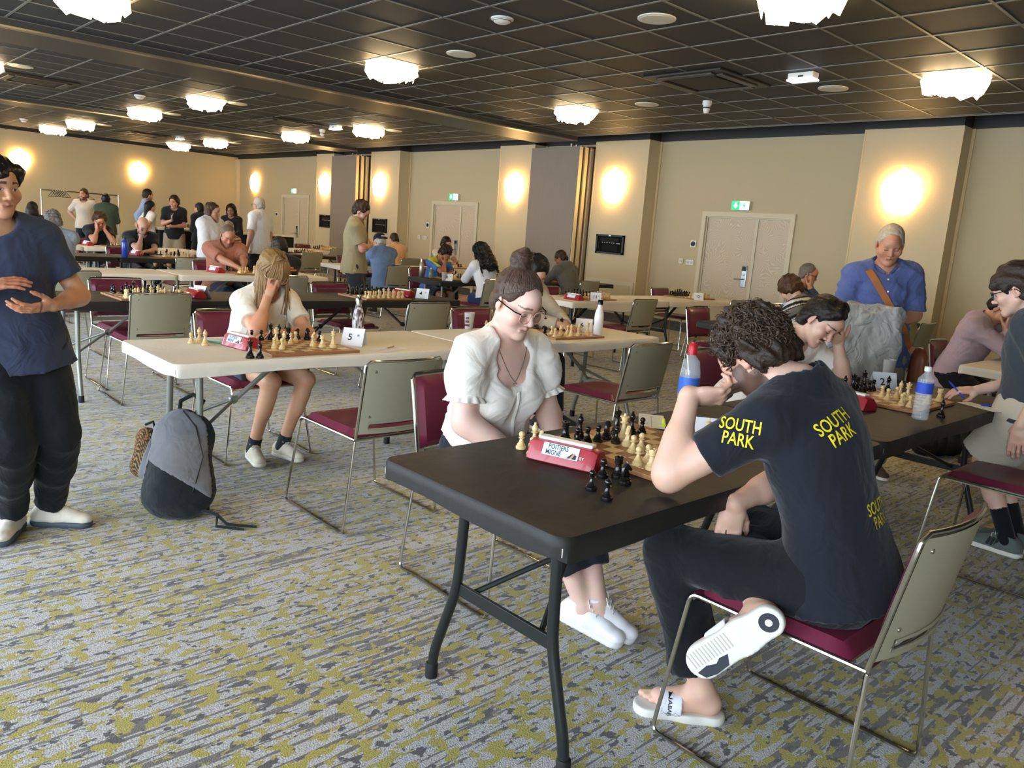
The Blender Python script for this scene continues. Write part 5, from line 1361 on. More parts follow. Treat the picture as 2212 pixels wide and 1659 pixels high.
    if top.get('hood'):
        TS.cone(neck-AC[1]*.07+AC[0]*.06+up*.02, neck-AC[1]*.07-AC[0]*.06+up*.02, .05*S, .05*S, .05); TS.cone(neck-AC[1]*.09, neck-AC[1]*.12-up*.10, .06*S, .035*S, .05)
    TT = TS
    nk = top.get('neckline', .06)
    TT.ell(neck+up*(.055)+AC[1]*(.035+nk*.25), AC, np.array((.070+nk*.15, .075+nk*.55, .062+nk*.25))*S, .01, 's')
    if top.get('square'):
        TT.ell(neck+up*(-.045)+AC[1]*.11, AC, np.array((.082, .085, .098))*S, .02, 's')
    V, F = TT.mesh(cvx, folds(int(abs(head[0]*91+head[1]*37))+3, fa*top.get('fold', 1), 13) if fa else None)
    mt = fabric(top['c']); cols = None
    if top.get('stripes'):
        z = (V-pel)@up; cols = np.tile(np.array(srgb(top['c'])), (len(V), 1))
        for (z0, z1, cc) in top['stripes']:
            per = top.get('period'); zz = z % per if per else z; mm = (zz > z0) & (zz < z1); cols[mm] = srgb(cc)
        mt = attr_mat('striped_knit', .85, .2, 300)
    tp = mk(top.get('name', 't_shirt'), V, F, mt, t, True, cols)
    if top.get('collar'):
        cm = MB()
        for s in (1, -1):
            pts = [neck+up*.055-AC[1]*.05+AC[0]*s*.0, neck+up*.05+AC[0]*s*.065-AC[1]*.02, neck+up*.02+AC[0]*s*.06+AC[1]*.05, neck-up*.015+AC[0]*s*.015+AC[1]*.085]
            cm.tube([tuple(p) for p in pts], [.012, .014, .014, .008], 8)
        cm.build('collar', mt, tp, True)
    if top.get('buttons'):
        for i in range(top['buttons']):
            b = neck-up*(.05+.075*i)+AC[1]*.25; BV = BVHTree.FromPolygons([tuple(v) for v in V], [tuple(int(k) for k in f) for f in F])
            hit = BV.ray_cast(Vector(b), Vector(-AC[1]))
            if hit[0] is not None: MB().lathe([(.006, -.001), (.006, .002), (.004, .003)], 10, T=Matrix.Translation(hit[0]) @ Vector((0, 0, 1)).rotation_difference(hit[1]).to_matrix().to_4x4()).build('button', mat('pearl_button', 'efece4', .3), tp, True)
    bot = o.get('bot')
    if bot:
        PV = Vol(); ll = bot.get('len', 1.95); lo_ = bot.get('loose', .014)
        PV.ell(pel, AP, np.array((.150*W_, .108, .11))*S+lo_*.75, .06); PV.cone(pel, pel+up*.11*S, .124*S*W_+lo_, .118*S*W_+lo_, .05, AC[1], .8, cap=True)
        for s in (1, -1):
            a, b, e = hip[s], kn[s], an[s]
            if ll <= 1: PV.cone(a, a+(b-a)*ll, .086*S*lg+lo_, (.075*lg)*S+lo_*1.4, .05, cap=True)
            else:
                PV.cone(a, b, .086*S*lg+lo_, .060*S*lg+lo_, .05); e2 = b+(e-b)*(ll-1); PV.cone(b, e2, .058*S*lg+lo_, bot.get('ank', .042)*S+lo_, .03, cap=True)
                if near: PV.cone(b+(e-b)*.15-nrm(cb)*0, b+(e-b)*.45, .055*S*lg+lo_, .050*S*lg+lo_, .03)
        if bot.get('skirt'):
            PV = Vol(); PV.cone(pel+V3(0, 0, .03), (kn[1]+kn[-1])/2+V3(0, 0, -.1), .15*S, .19*S, .05); PV.cut((kn[1]+kn[-1])/2+V3(0, 0, -.1), V3(0, 0, -1))
        V, F = PV.mesh(cvx*1.15, folds(int(abs(head[0]*71+head[1]*17))+5, fa*bot.get('fold', 1), 10) if fa else None)
        mk(bot.get('name', 'trousers'), V, F, fabric(bot['c']), t, True)
    ss = o.get('shoes')
    if ss:
        for s in (1, -1):
            td = nrm(g.get('toeR' if s > 0 else 'toeL', AP[1]*1.0+AP[0]*s*.2))
            if 'sock' in ss: 
                sv = Vol(); sd = nrm(kn[s]-an[s]); sv.cone(an[s]-sd*.02, an[s]+sd*ss.get('sockh', .06), .040*S, .042*S, .02); sv.cone(an[s]-V3(0, 0, .02), an[s]+td*.06-V3(0, 0, .04), .038, .03, .02)
                sv.cut(an[s]+sd*ss.get('sockh', .06), sd); Vs, Fs = sv.mesh(cvx); mk('sock', Vs, Fs, fabric(ss['sock']), t, True)
            shoe(t, an[s], td, ss.get('style', 'sneaker'), S*ss.get('S', 1), ss['c'], ss.get('sole', 'dedbd2'), near >= 1, ss.get('up', (0, 0, 1)))
    # ---- hair
    if o.get('hair') and o['hair'] != 'none':
        hv = hair_mesh(o, head, AH, hs); st = o['hair']
        if st == 'bald':
            hv = Vol(); L = lambda x, y, z: head+(AH[0]*x+AH[1]*y+AH[2]*z)*hs
            hv.ell(L(0, -.016, .005), AH, np.array((.080, .096, .055))*hs, .02); hv.ell(L(0, .07, .0), AH, np.array((.10, .085, .12))*hs, .01, 's'); hv.cut(L(0, 0, -.06), -AH[2])
        for ex in o.get('hairx', ()):     # extra volumes in head frame: (a, b, r1, r2)
            a, b, r1, r2 = ex; L = lambda p: head+(AH[0]*p[0]+AH[1]*p[1]+AH[2]*p[2])*hs
            hv.cone(L(a), L(b), r1*hs, r2*hs, .025)
        dv = lumps(9, {'curly': .010, 'straight': .002, 'wavy': .005, 'bald': .0015, 'short': .002}.get(st, .003)*(1 if near else 1.2), {'curly': 95, 'wavy': 60}.get(st, 120))
        V, F = hv.mesh({0: .0105, 1: .0065, 2: .0055}[near], dv); h = mk('hair', V, F, hair_mat(o['hairc'], o.get('shine', .5)), t, True)
        t['_hair'] = 1; t['_hairname'] = h.name
    if o.get('glasses'): glasses(t, head, AH, hs, o['glasses'], o.get('thin', False))
    if '_hair' in t: del t['_hair']; del t['_hairname']
    return t, dict(el=el, wr=wr, kn=kn, an=an, sh=sh, AC=AC, AH=AH, AP=AP, up=up, chest=chest, waist=waist, head=head, hs=hs, pel=pel, neck=neck, top=tp, hip=hip)
def sit(lean=12, hx=0, arms='table', S=1.0, zs=.46, legs='down', turn=0, headp=20, heady=0, hfwd=.05, slump=0, table_y=.35, side=0):
    """seated pose; chair origin under the seat, y forward. lean in degrees"""
    a = rad(lean); pel = V3(0, -.10, zs+.10*S); up = V3(math.sin(rad(side))*.9, math.sin(a), math.cos(a)); neck = pel+nrm(up)*.47*S
    hp = rad(headp); f = V3(math.sin(rad(heady))*math.cos(hp), math.cos(rad(heady))*math.cos(hp), -math.sin(hp))
    head = neck+V3(0, hfwd+.06*math.sin(a+hp*.6), .155*S-.03*math.sin(hp))
    fc = V3(math.sin(rad(turn)), math.cos(rad(turn)), 0); J = dict(pel=pel, neck=neck, head=head, fP=V3(0, 1, 0), fC=fc, fH=f)
    zt = .775
    if arms == 'table': J.update(wrR=V3(.02, table_y+.10, zt+.02), wrL=V3(-.02, table_y+.12, zt+.02), ehR=V3(1, -.4, -.6), ehL=V3(-1, -.4, -.6), pnR=V3(0, 0, -1), pnL=V3(0, 0, -1))
    elif arms == 'chin': J.update(elR=V3(.14, table_y, zt+.03), wrR=head+V3(.05, .07, -.155), hdR=V3(-.25, .1, 1), pnR=V3(-.2, -1, .2), wrL=V3(.06, table_y+.06, zt+.02), ehL=V3(-1, -.3, -.7), pnL=V3(0, 0, -1))
    elif arms == 'cheeks': J.update(elR=V3(.15, table_y, zt+.03), wrR=head+V3(.06, .055, -.16), hdR=V3(.05, -.25, 1), pnR=V3(-1, -.3, .1), elL=V3(-.15, table_y, zt+.03), wrL=head+V3(-.06, .055, -.16), hdL=V3(-.05, -.25, 1), pnL=V3(1, -.3, .1))
    elif arms == 'lap': J.update(wrR=V3(.06, .18, zs+.17), wrL=V3(-.06, .18, zs+.17), ehR=V3(1, -.5, -.3), ehL=V3(-1, -.5, -.3), pnR=V3(0, 0, -1), pnL=V3(0, 0, -1))
    fy = {'down': .36, 'under': -.02, 'fwd': .5}[legs]
    J.update(anR=V3(.12, fy, .09), anL=V3(-.12, fy, .09), toeR=V3(.15, 1, 0), toeL=V3(-.15, 1, 0))
    return J
def stand(headp=5, heady=0, arms='down', S=1.0, turn=0, lean=0, feet=.1):
    a = rad(lean); pel = V3(0, 0, .93*S); neck = pel+V3(0, math.sin(a), math.cos(a))*.50*S; hp = rad(headp)
    f = V3(math.sin(rad(heady))*math.cos(hp), math.cos(rad(heady))*math.cos(hp), -math.sin(hp)); head = neck+V3(0, .03+.05*math.sin(a+hp), .165*S-.02*math.sin(hp))
    J = dict(pel=pel, neck=neck, head=head, fP=V3(0, 1, 0), fC=V3(math.sin(rad(turn)), math.cos(rad(turn)), 0), fH=f, anR=V3(feet, 0, .09), anL=V3(-feet, .02, .09), khR=V3(.1, 1, 0), khL=V3(-.1, 1, 0))
    if arms == 'down': J.update(wrR=pel+V3(.26, .04, -.06), wrL=pel+V3(-.26, .04, -.06), ehR=V3(.6, -1, 0), ehL=V3(-.6, -1, 0))
    elif arms == 'crossed': J.update(wrR=pel+V3(-.10, .19, .25)*S, wrL=pel+V3(.10, .16, .21)*S, ehR=V3(1, -.2, -.7), ehL=V3(-1, -.2, -.7), pnR=V3(0, -1, 0), pnL=V3(0, -1, 0), hdR=V3(-1, 0, .2), hdL=V3(1, 0, .2))
    elif arms == 'back': J.update(wrR=pel+V3(.05, -.16, .05), wrL=pel+V3(-.05, -.16, .07), ehR=V3(1, -.5, 0), ehL=V3(-1, -.5, 0))
    elif arms == 'hips': J.update(wrR=pel+V3(.17, -.02, .08), wrL=pel+V3(-.17, -.02, .08), ehR=V3(1, -.7, 0), ehL=V3(-1, -.7, 0))
    elif arms == 'front': J.update(wrR=pel+V3(.06, .24, .12), wrL=pel+V3(-.06, .24, .10), ehR=V3(.8, -.6, -.6), ehL=V3(-.8, -.6, -.6))
    elif arms == 'phone': J.update(wrR=pel+V3(.02, .26, .28), wrL=pel+V3(.0, .22, .16), ehR=V3(.8, -.4, -.8), ehL=V3(-.8, -.4, -.8), hdR=V3(0, .3, 1))
    return J
# ================================================================== the people
def personW(label, base, J, o):
    b = V3(base[0], base[1], 0); pos = ('pel', 'neck', 'head', 'shR', 'shL', 'elR', 'elL', 'wrR', 'wrL', 'knR', 'knL', 'anR', 'anL')
    return person('person', label, {k: (np.asarray(v, float)-b if k in pos else v) for k, v in J.items()}, o, tuple(b))
def locks_obj(name, paths, r0, r1, color, parent, shine=.45, n=5):
    V, F = tube_locks(paths, r0, r1, n); return mk(name, V, F, hair_mat(color, shine), parent, True)
def hair_of(t): return [c for c in t.children if c.name.split('.')[0] == 'hair'][0]
def part_of(t, n): return [c for c in t.children if c.name.split('.')[0] == n][0]
# ---------------------------------------------------------------- man in the black printed t-shirt
t, Q = personW('man in black lettered t-shirt and slides, resting his cheek on his fist', (-.87, 2.07), dict(
    pel=(-.83, 2.07, .585), neck=(-.985, 2.03, 1.055), head=(-1.135, 2.01, 1.135), fP=V3(-1, 0, 0), fC=V3(-1, -.12, 0), fH=V3(-.70, .06, -.71),
    shL=(-1.0, 1.885, .985), shR=(-.985, 2.195, 1.0), elL=(-1.20, 1.755, .80), wrL=(-1.225, 1.845, 1.015), hdL=V3(.62, .66, .06), pnL=V3(-.55, .45, .70),
    elR=(-1.10, 2.22, .745), wrR=(-1.125, 1.985, .70), hdR=V3(-.02, -.12, -1), pnR=V3(-.6, .8, .05),
    knL=(-1.275, 1.925, .515), anL=(-1.15, 1.975, .105), toeL=V3(-.78, -.62, 0), fuL=V3(0, 0, 1),
    knR=(-1.20, 2.22, .555), anR=(-.955, 1.885, .455), toeR=V3(-.62, -.28, -.72), fuR=V3(-.42, .80, -.05)),
    dict(skin='e0b49c', near=2, bare=True, hair='curly', hairc='2e221a', hth=.018, nape=.01, low=-.07, hairline=.05, beard=.85, lip='b5766c', top=dict(c='1b1e26', sleeve=.62, loose=.022, hem=-.08, name='t_shirt', neckline=.05, fold=1.2),
         bot=dict(c='14161a', loose=.022, len=1.86, ank=.058, fold=1.3), curlL=.95, curlR=.22, thumbL=.0, thumbR=.5, hand=1.02, arm=1.08, leg=1.0))
# curls
rg = np.random.default_rng(4); A, hd, hs = Q['AH'], Q['head'], Q['hs']; paths = []
while len(paths) < 1500:
    d = nrm(rg.normal(size=3)); q = d*np.array((.093, .113, .106))+np.array((0, -.016, .040))
    if q[1] > .05+.9*max(0, q[2]-.05)*.6 and q[2] < .075: continue
    if q[2] < -.062 or (q[2] < .0 and q[1] > -.005) or (abs(q[0]) > .06 and q[2] < .005 and q[1] > -.03): continue
    nn = nrm(d); a1 = nrm(np.cross(nn, rg.normal(size=3))); a2 = np.cross(nn, a1); R = rg.uniform(.006, .012); tt = np.linspace(0, rg.uniform(5, 8.5), 11); dr = nrm(nrm(np.cross(a1, nn))+rg.normal(size=3)*.4)*rg.uniform(.012, .028)
    P = q+np.outer(np.cos(tt)*R, a1)+np.outer(np.sin(tt)*R, nn*.8)+np.outer(tt/8, dr)-np.array((0, 0, .006))
    paths.append((hd+(P@A)*hs, rg.uniform(.7, 1.3)))
locks_obj('curls', paths, .0030, .0012, '3d2e24', hair_of(t), .4)
SP = t; SPQ = Q
# beard volume
L = lambda x, y, z: hd+(A[0]*x+A[1]*y+A[2]*z)*hs
bv = Vol(); bv.cone(L(-.056, .005, -.055), L(-.030, .055, -.10), .008, .013, .02); bv.cone(L(.056, .005, -.055), L(.030, .055, -.10), .008, .013, .02); bv.cone(L(-.02, .060, -.108), L(.02, .060, -.108), .019, .019, .02)
V, F = bv.mesh(.0045, lumps(3, .004, 160)); mk('beard', V, F, hair_mat('2b2019', .6), t, True)
def on_surface(ob, px, py):
    d = (_r2*((px-1106)/CAM_F)-_u2*((py-829.5)/CAM_F)+_f).normalized(); o0 = Vector((0, 0, CAM_Z))
    b = ob.parent.location; me = ob.data; bv = BVHTree.FromPolygons([v.co+b for v in me.vertices], [tuple(p.vertices) for p in me.polygons])
    h = bv.ray_cast(o0, d); return h[0], h[1], bv
def cloth_text(ob, lines, px, py, size, ang, material, sx=1.0):
    p, n, bv = on_surface(ob, px, py)
    if p is None: return
    n = n.normalized(); r = (_r2-n*_r2.dot(n)).normalized(); u = n.cross(r); ca, sa = math.cos(rad(ang)), math.sin(rad(ang)); r, u = r*ca+u*sa, u*ca-r*sa
    V = []; F = []
    for i, s in enumerate(lines):
        v, f = text_mesh(s, size, 0); k = len(V)
        for q in v:
            w = p+r*q.x*sx+u*(q.y+((len(lines)-1)/2-i)*size*.82)
            h = bv.ray_cast(w+n*.08, -n); V.append((h[0]+h[1]*.0018 if h[0] is not None and (h[0]-w).length < .06 else w+n*.002)-ob.parent.location)
        F += [tuple(j+k for j in q) for q in f]
    return mk('lettering', V, F, material, ob)
my = mat('yellow_print', 'e8d422', .6); ts = part_of(t, 't_shirt')
cloth_text(ts, ['SOUTH', 'PARK'], 1596, 935, .046, -14, my, .72); cloth_text(ts, ['SOUTH', 'PARK'], 1812, 925, .050, 32, my, .72); cloth_text(ts, ['SOUTH', 'PARK'], 1898, 1108, .046, 20, my, .72)
# slides
def slide(parent, an, toe, up, S, textside):
    A = frame(toe, up); r, f, u = A; a = np.asarray(an, float); L = lambda x, y, z: a+(r*x+f*y+u*z)*S
    w = Vol(); w.cone(L(0, -.045, -.092), L(0, .03, -.092), .040*S, .039*S, .03); w.cone(L(0, .03, -.092), L(0, .150, -.092), .039*S, .046*S, .03); w.cut(L(0, 0, -.078), u); w.cut(L(0, 0, -.106), -u)
    V, F = w.mesh(.005); s0 = mk('slide_sole', V, F, mat('pale_slide_foam', 'd9d6cc', .55, var=.06, bscale=30), parent, True)
    w = Vol(); w.cone(L(0, -.042, -.079), L(0, .145, -.079), .034*S, .040*S, .03); w.cut(L(0, 0, -.0755), u); w.cut(L(0, 0, -.08), -u); V, F = w.mesh(.005); mk('footbed', V, F, mat('navy_footbed', '1c2330', .8), s0, True)
    st = Vol(); st.cone(L(0, .055, -.064), L(0, .118, -.070), .050*S, .047*S, .01, u, .86); st.cut(L(0, .118, 0), nrm(f+.0*u)); st.cut(L(0, .050, 0), -f); st.cone(L(0, .03, -.066), L(0, .14, -.072), .0445*S, .0415*S, .004, u, .86, op='s'); st.cut(L(0, 0, -.094), -u)
    V, F = st.mesh(.004); sp = mk('strap', V, F, mat('white_slide_strap', 'dfe1e6', .5), s0, True)
    return s0, L, A
b = V3(-.87, 2.07, 0)
s0, L, A = slide(t, Q['an'][-1], V3(-.78, -.62, 0), V3(0, 0, 1), 1.0, 1)
p, n, bv = None, None, None
sp = [c for c in s0.children if c.name.startswith('strap')][0]
T = Matrix((Vector(A[1])*-1, Vector(A[2]), -Vector(A[0]))).transposed().to_4x4()
me = sp.data; bvt = BVHTree.FromPolygons([v.co for v in me.vertices], [tuple(q.vertices) for q in me.polygons])
vv, ff = text_mesh('NABAIJI', .017, 0); out = []
side = Vector(A[0])*(-1 if A[0][1] > 0 else 1)      # outer side, towards the camera
for q in vv:
    w = Vector(L(0, .088, -.055))+Vector(A[2])*(-q.x*1.1)-Vector(A[1])*q.y*1.0
    h = bvt.ray_cast(w+side*.2, -side); out.append(h[0]+h[1]*.0012 if h[0] is not None else w+side*.05)
mk('strap_lettering', out, ff, mat('label_ink', '20252a', .6), sp)
s1, L, A = slide(t, Q['an'][1], V3(-.62, -.28, -.72), V3(-.42, .80, -.05), 1.08, 0)
md = mat('dark_sole_pad', '30343c', .7)
def sole_patch(pts, mt, nm, z=-.1062):
    mb = MB(); mb.add([L(x, y, z-.0012) for x, y in pts]+[L(x, y, z+.002) for x, y in pts], [tuple(range(len(pts))), tuple(range(len(pts), 2*len(pts)))[::-1]]+[(i, (i+1) % len(pts), len(pts)+(i+1) % len(pts), len(pts)+i) for i in range(len(pts))]); mb.build(nm, mt, s1)
ang = np.linspace(0, 2*PI, 20, endpoint=False)
sole_patch([(.024*math.cos(a), -.048+.024*math.sin(a)) for a in ang], md, 'heel_pad'); sole_patch([(.009*math.cos(a), -.048+.009*math.sin(a)) for a in ang], mat('pale_slide_foam', 'd9d6cc', .55), 'heel_dot', -.1072)
sole_patch([(.012, .085), (.036, .10), (.040, .14), (.034, .170), (.014, .180), (.010, .15), (.018, .125), (.010, .11)], md, 'forefoot_pad')
rb = MB()
for i in range(13):
    y = .06+i*.0095; rb.add([L(-.036, y, -.1058), L(.004, y, -.1058), L(.004, y+.003, -.1058), L(-.036, y+.003, -.1058), L(-.036, y, -.1075), L(.004, y, -.1075), L(.004, y+.003, -.1075), L(-.036, y+.003, -.1075)], [(0, 1, 2, 3), (7, 6, 5, 4), (0, 4, 5, 1), (1, 5, 6, 2), (2, 6, 7, 3), (3, 7, 4, 0)])
rb.build('sole_ribs', mat('pale_sole_rib', 'bdb9ac', .6), s1)

# ---------------------------------------------------------------- woman in the white blouse
t, Q = personW('woman in a white puff-sleeved blouse with pink-rimmed glasses and hair bun', (-2.27, 2.06), dict(
    pel=(-2.33, 2.06, .58), neck=(-2.21, 2.02, 1.02), head=(-2.135, 2.015, 1.175), fP=V3(1, .03, 0), fC=V3(1, -.05, 0), fH=V3(.92, -.02, -.40),
    shR=(-2.205, 1.855, .975), shL=(-2.20, 2.19, .975), elR=(-2.18, 1.83, .72), wrR=(-1.98, 1.975, .60), elL=(-2.15, 2.25, .72), wrL=(-1.96, 2.13, .60), hdR=V3(.8, .3, -.3), hdL=V3(.8, -.2, -.3), pnR=V3(0, .6, -.8), pnL=V3(0, -.6, -.8),
    knR=(-1.90, 1.97, .535), knL=(-1.89, 2.15, .535), anR=(-1.70, 2.045, .125), anL=(-1.665, 2.085, .14), toeR=V3(.93, .35, -.22), toeL=V3(.80, .58, -.35)),
    dict(skin='ecc4b2', near=2, hair='straight', hairc='4a382c', hth=.006, hairline=.062, low=-.055, browc='6a4a34', lip='c98a80', jaw=1.12, cheek=1.15, S=1.0, w=1.12, arm=1.12, leg=1.05, bust=1.22, belly=.25, neckw=1.1,
         top=dict(c='efe9df', sleeve=.62, loose=.010, hem=.045, puff=True, square=True, name='blouse', fold=1.3, flare=-.03, neckline=.05), bot=dict(c='23262d', len=1.72, loose=.012, ank=.055, name='jeans'),
         shoes=dict(c='f0eff2', sole='e6e4e2', style='leather', up=(.15, 0, 1)), hairx=[((0, -.045, .118), (0, -.05, .150), .034, .030), ((0, -.05, .178), (.004, -.05, .180), .020, .018), ((-.02, -.06, .145), (.02, -.06, .150), .026, .024)]))
WOM, WQ = t, Q
A, hd, hs = Q['AH'], Q['head'], Q['hs']; L = lambda x, y, z: hd+(A[0]*x+A[1]*y+A[2]*z)*hs
# fine hair strands swept back to the bun
rg = np.random.default_rng(2); paths = []
for i in range(260):
    a = rg.uniform(-1.9, 1.9); q0 = np.array((.083*math.sin(a), .062*math.cos(a)+.0, .07+.02*math.cos(a)-.045*abs(a)/1.9)); q1 = np.array((rg.normal()*.012, -.04, .118)); mid = (q0+q1)/2; mid = mid+nrm(mid-np.array((0, -.016, .03)))*(.028)
    tt = np.linspace(0, 1, 9)[:, None]; P = q0*(1-tt)**2+2*mid*tt*(1-tt)+q1*tt*tt; c0 = np.array((0, -.016, .038)); dd = (P-c0)/np.array((.084, .102, .096)); P = c0+dd/np.linalg.norm(dd, axis=1)[:, None]*np.array((.084, .102, .096)); paths.append((hd+(P@A)*hs, rg.uniform(.6, 1.2)))
for i in range(60):
    ph = rg.uniform(0, 6.28); tt = np.linspace(0, 4.5, 12); R = .031+rg.normal()*.002; zz = .150+rg.normal()*.012
    P = np.stack([R*np.cos(tt+ph), -.052+R*np.sin(tt+ph), zz+.006*np.sin(tt*.7+ph)], 1); paths.append((hd+(P@A)*hs, 1.1))
locks_obj('hair_strands', paths, .0017, .0012, '58443a', hair_of(t), .38)
# glasses with pale pink rims and dark temples
g = MB(); ln = MB()
for s in (-1, 1):
    ring = [(s*(.034+(.0265 if abs(math.cos(a)) > .3 else .0255)*np.sign(math.cos(a))*abs(math.cos(a))**.7), .106-.006*abs(math.cos(a)), -.010+.0235*np.sign(math.sin(a))*abs(math.sin(a))**.75) for a in np.linspace(0, 2*PI, 24, endpoint=False)]
    R3 = [L(*q) for q in ring]; g.tube(R3, .0017, 6, closed=True); ln.add(R3+[p-A[1]*.001 for p in R3], [tuple(range(24)), tuple(range(24, 48))[::-1]]+[(i, (i+1) % 24, 24+(i+1) % 24, 24+i) for i in range(24)])
g.tube([L(-.008, .107, -.002), L(0, .110, .0), L(.008, .107, -.002)], .0017, 6)
go = g.build('glasses', mat('rose_acetate', 'd7a79a', .2, coat=.3), t, True); ln.build('lens_pair', mat('clear_lens', 'ffffff', .02, trans=1, ior=1.05, alpha=.18), go, True)
for s in (-1, 1):
    MB().tube([L(s*.061, .101, .004), L(s*.078, .083, .005), L(s*.086, .03, .005), L(s*.085, -.012, .003), L(s*.081, -.028, -.02)], .0026, 6).build('temple', mat('tortoise_temple', '1d1512', .25), go, True)
# necklace
ac = Q['AC']; nk, up_ = Q['neck'], Q['up']
me = part_of(t, 'body').data; bvt = BVHTree.FromPolygons([v.co for v in me.vertices], [tuple(q.vertices) for q in me.polygons])
pts = []
for i in range(21):
    u = (i-10)/10; w = nk+ac[0]*u*.085+up_*(-.125+.155*abs(u)**1.3); h = bvt.ray_cast(Vector(w+ac[1]*.4), Vector(-ac[1])); pts.append((h[0]+h[1]*.002) if h[0] is not None else Vector(w))
nko = MB().tube(pts, .0011, 6).build('necklace', mat('silver_chain', 'b9b0a4', .25, 1), t, True)
p0 = pts[10]; MB().tube([p0+Vector((0, 0, -.004))+Vector(ac[0])*.011*math.cos(a)+Vector(up_)*(.014*math.sin(a)-.012)+Vector(ac[1])*.002 for a in np.linspace(0, 2*PI, 14, endpoint=False)], .001, 5, closed=True).tube([p0+Vector(ac[1])*.003, p0-Vector(up_)*.026+Vector(ac[1])*.004], .001, 5).build('pendant', mat('silver_chain', 'b9b0a4', .25, 1), nko, True)
# sleeve ruffles, button placket
bl = part_of(t, 'blouse')
for s in (1, -1):
    e = Q['sh'][s]+(Q['el'][s]-Q['sh'][s])*.60; d = nrm(Q['el'][s]-Q['sh'][s]); a1 = nrm(np.cross(d, V3(0, 1, 0))); a2 = np.cross(d, a1)
    def ruf(u, v): 
        a = 2*PI*u; rr = .064+.018*v+.006*v*math.sin(a*13); return tuple(e+a1*rr*math.cos(a)+a2*rr*math.sin(a)+d*(.028*v-.004))
    MB().grid(ruf, 90, 4).build('sleeve_ruffle', fabric('efe9df'), bl, True, fix=False)
me = bl.data; bvt = BVHTree.FromPolygons([v.co for v in me.vertices], [tuple(q.vertices) for q in me.polygons]); pl = []
for i in range(8):
    w = nk-up_*(.155+.036*i); h = bvt.ray_cast(Vector(w+ac[1]*.4), Vector(-ac[1]))
    if h[0] is not None: pl.append(h[0]+h[1]*.002); 
for i, p in enumerate(pl):
    if i % 2 == 0: MB().lathe([(.0055, -.001), (.0055, .002), (.003, .003)], 10, T=Matrix.Translation(p+Vector(ac[1])*.004) @ Vector((0, 0, 1)).rotation_difference(Vector(ac[1])).to_matrix().to_4x4()).build('button', mat('pearl_button', 'efece4', .3), bl, True)
if len(pl) > 2: MB().tube(pl, .007, 6).build('placket', fabric('efe9df'), bl, True)

# ---------------------------------------------------------------- boy in navy
t, Q = personW('boy standing in a navy t-shirt and black track pants with clasped hands', (-3.7, .72), dict(
    pel=(-3.70, .69, .845), neck=(-3.675, .632, 1.285), head=(-3.635, .632, 1.455), fP=V3(.97, .1, 0), fC=V3(.98, -.08, 0), fH=V3(.93, .30, -.06),
    shL=(-3.67, .795, 1.255), shR=(-3.66, .49, 1.255), elL=(-3.64, .915, 1.035), wrL=(-3.46, .775, 1.015), hdL=V3(.25, -1, -.12), pnL=V3(-.5, -.2, .8), elR=(-3.60, .40, 1.03), wrR=(-3.43, .53, 1.085), hdR=V3(.1, 1, .22), pnR=V3(-.4, .1, -.9),
    anR=(-3.75, .655, .088), anL=(-3.76, .80, .088), toeR=V3(.80, -.42, 0), toeL=V3(.62, .78, 0), khR=V3(1, 0, 0), khL=V3(1, .3, 0)),
    dict(skin='c99472', near=2, S=.92, hair='straight', hairc='17120f', hth=.012, hairline=.040, low=-.045, shine=.35, eyes='open', browc='20160f', lip='a8665a', brow=.9, top=dict(c='343b50', sleeve=.66, loose=.030, hem=-.115, neckline=.06, flare=.02), bot=dict(c='16191d', loose=.030, len=1.97, ank=.036, fold=1.6),
         shoes=dict(c='ddd6c4', sole='4b5560', S=1.08), curlL=.35, curlR=.22, spread=.18, hairx=[((-.06, .055, .075), (.02, .085, .055), .022, .016), ((.02, .085, .055), (.06, .06, .03), .016, .012), ((-.06, .06, .06), (-.07, .04, .03), .018, .014)]))
for sh_ in [c for c in t.children if c.name.startswith('shoe')]:
    pass
# ---------------------------------------------------------------- youth in shorts
t, Q = personW('youth in a dark t-shirt and beige shorts leaning over the board at right', (-.97, 4.55), dict(
    pel=(-1.03, 4.56, .735), neck=(-1.08, 4.60, 1.185), head=(-1.195, 4.575, 1.335), fP=V3(-1, .05, 0), fC=V3(-1, -.05, 0), fH=V3(-.90, -.12, -.38),
    elR=(-1.06, 4.77, .90), wrR=(-1.275, 4.57, .80), hdR=V3(-.8, -.55, -.12), pnR=V3(-.2, .1, -1), elL=(-.93, 4.36, .93), wrL=(-1.0, 4.33, .70), hdL=V3(0, 0, -1), pnL=V3(0, 1, 0),
    knR=(-1.15, 4.66, .46), anR=(-.99, 4.62, .09), knL=(-1.16, 4.49, .46), anL=(-1.0, 4.49, .09), toeL=V3(-1, .06, 0), toeR=V3(-.95, .2, 0)),
    dict(skin='e2b9a4', near=2, hair='wavy', hairc='33261e', hth=.018, hairline=.030, low=-.06, browc='2e2018', glasses='1a1a1e', top=dict(c='353d44', sleeve=.62, loose=.030, hem=-.05), bot=dict(c='b7ae9c', len=.92, loose=.042, name='shorts'),
         shoes=dict(c='5f6662', sole='d9d4c8', sock='14161a', sockh=.16), curlR=.5, curlL=.3, hairx=[((-.05, .06, .06), (.05, .075, .05), .024, .024), ((-.05, .08, .045), (.04, .09, .040), .016, .016), ((.07, .02, .02), (.07, -.04, .0), .02, .02)]))
hp = part_of(t, 'body')
for c in [c for c in t.children if c.name.startswith('shoe')]:
    cen = sum((v.co for v in c.data.vertices), Vector())/len(c.data.vertices)
    for i in range(3): MB().box(-.006, .006, -.002, .002, -.022, .022, T=Matrix.Translation(cen+Vector((-.03+.018*i, -.041, .004))) @ Matrix.Rotation(rad(18), 4, 'Y')).build('side_stripe', M_black, c)
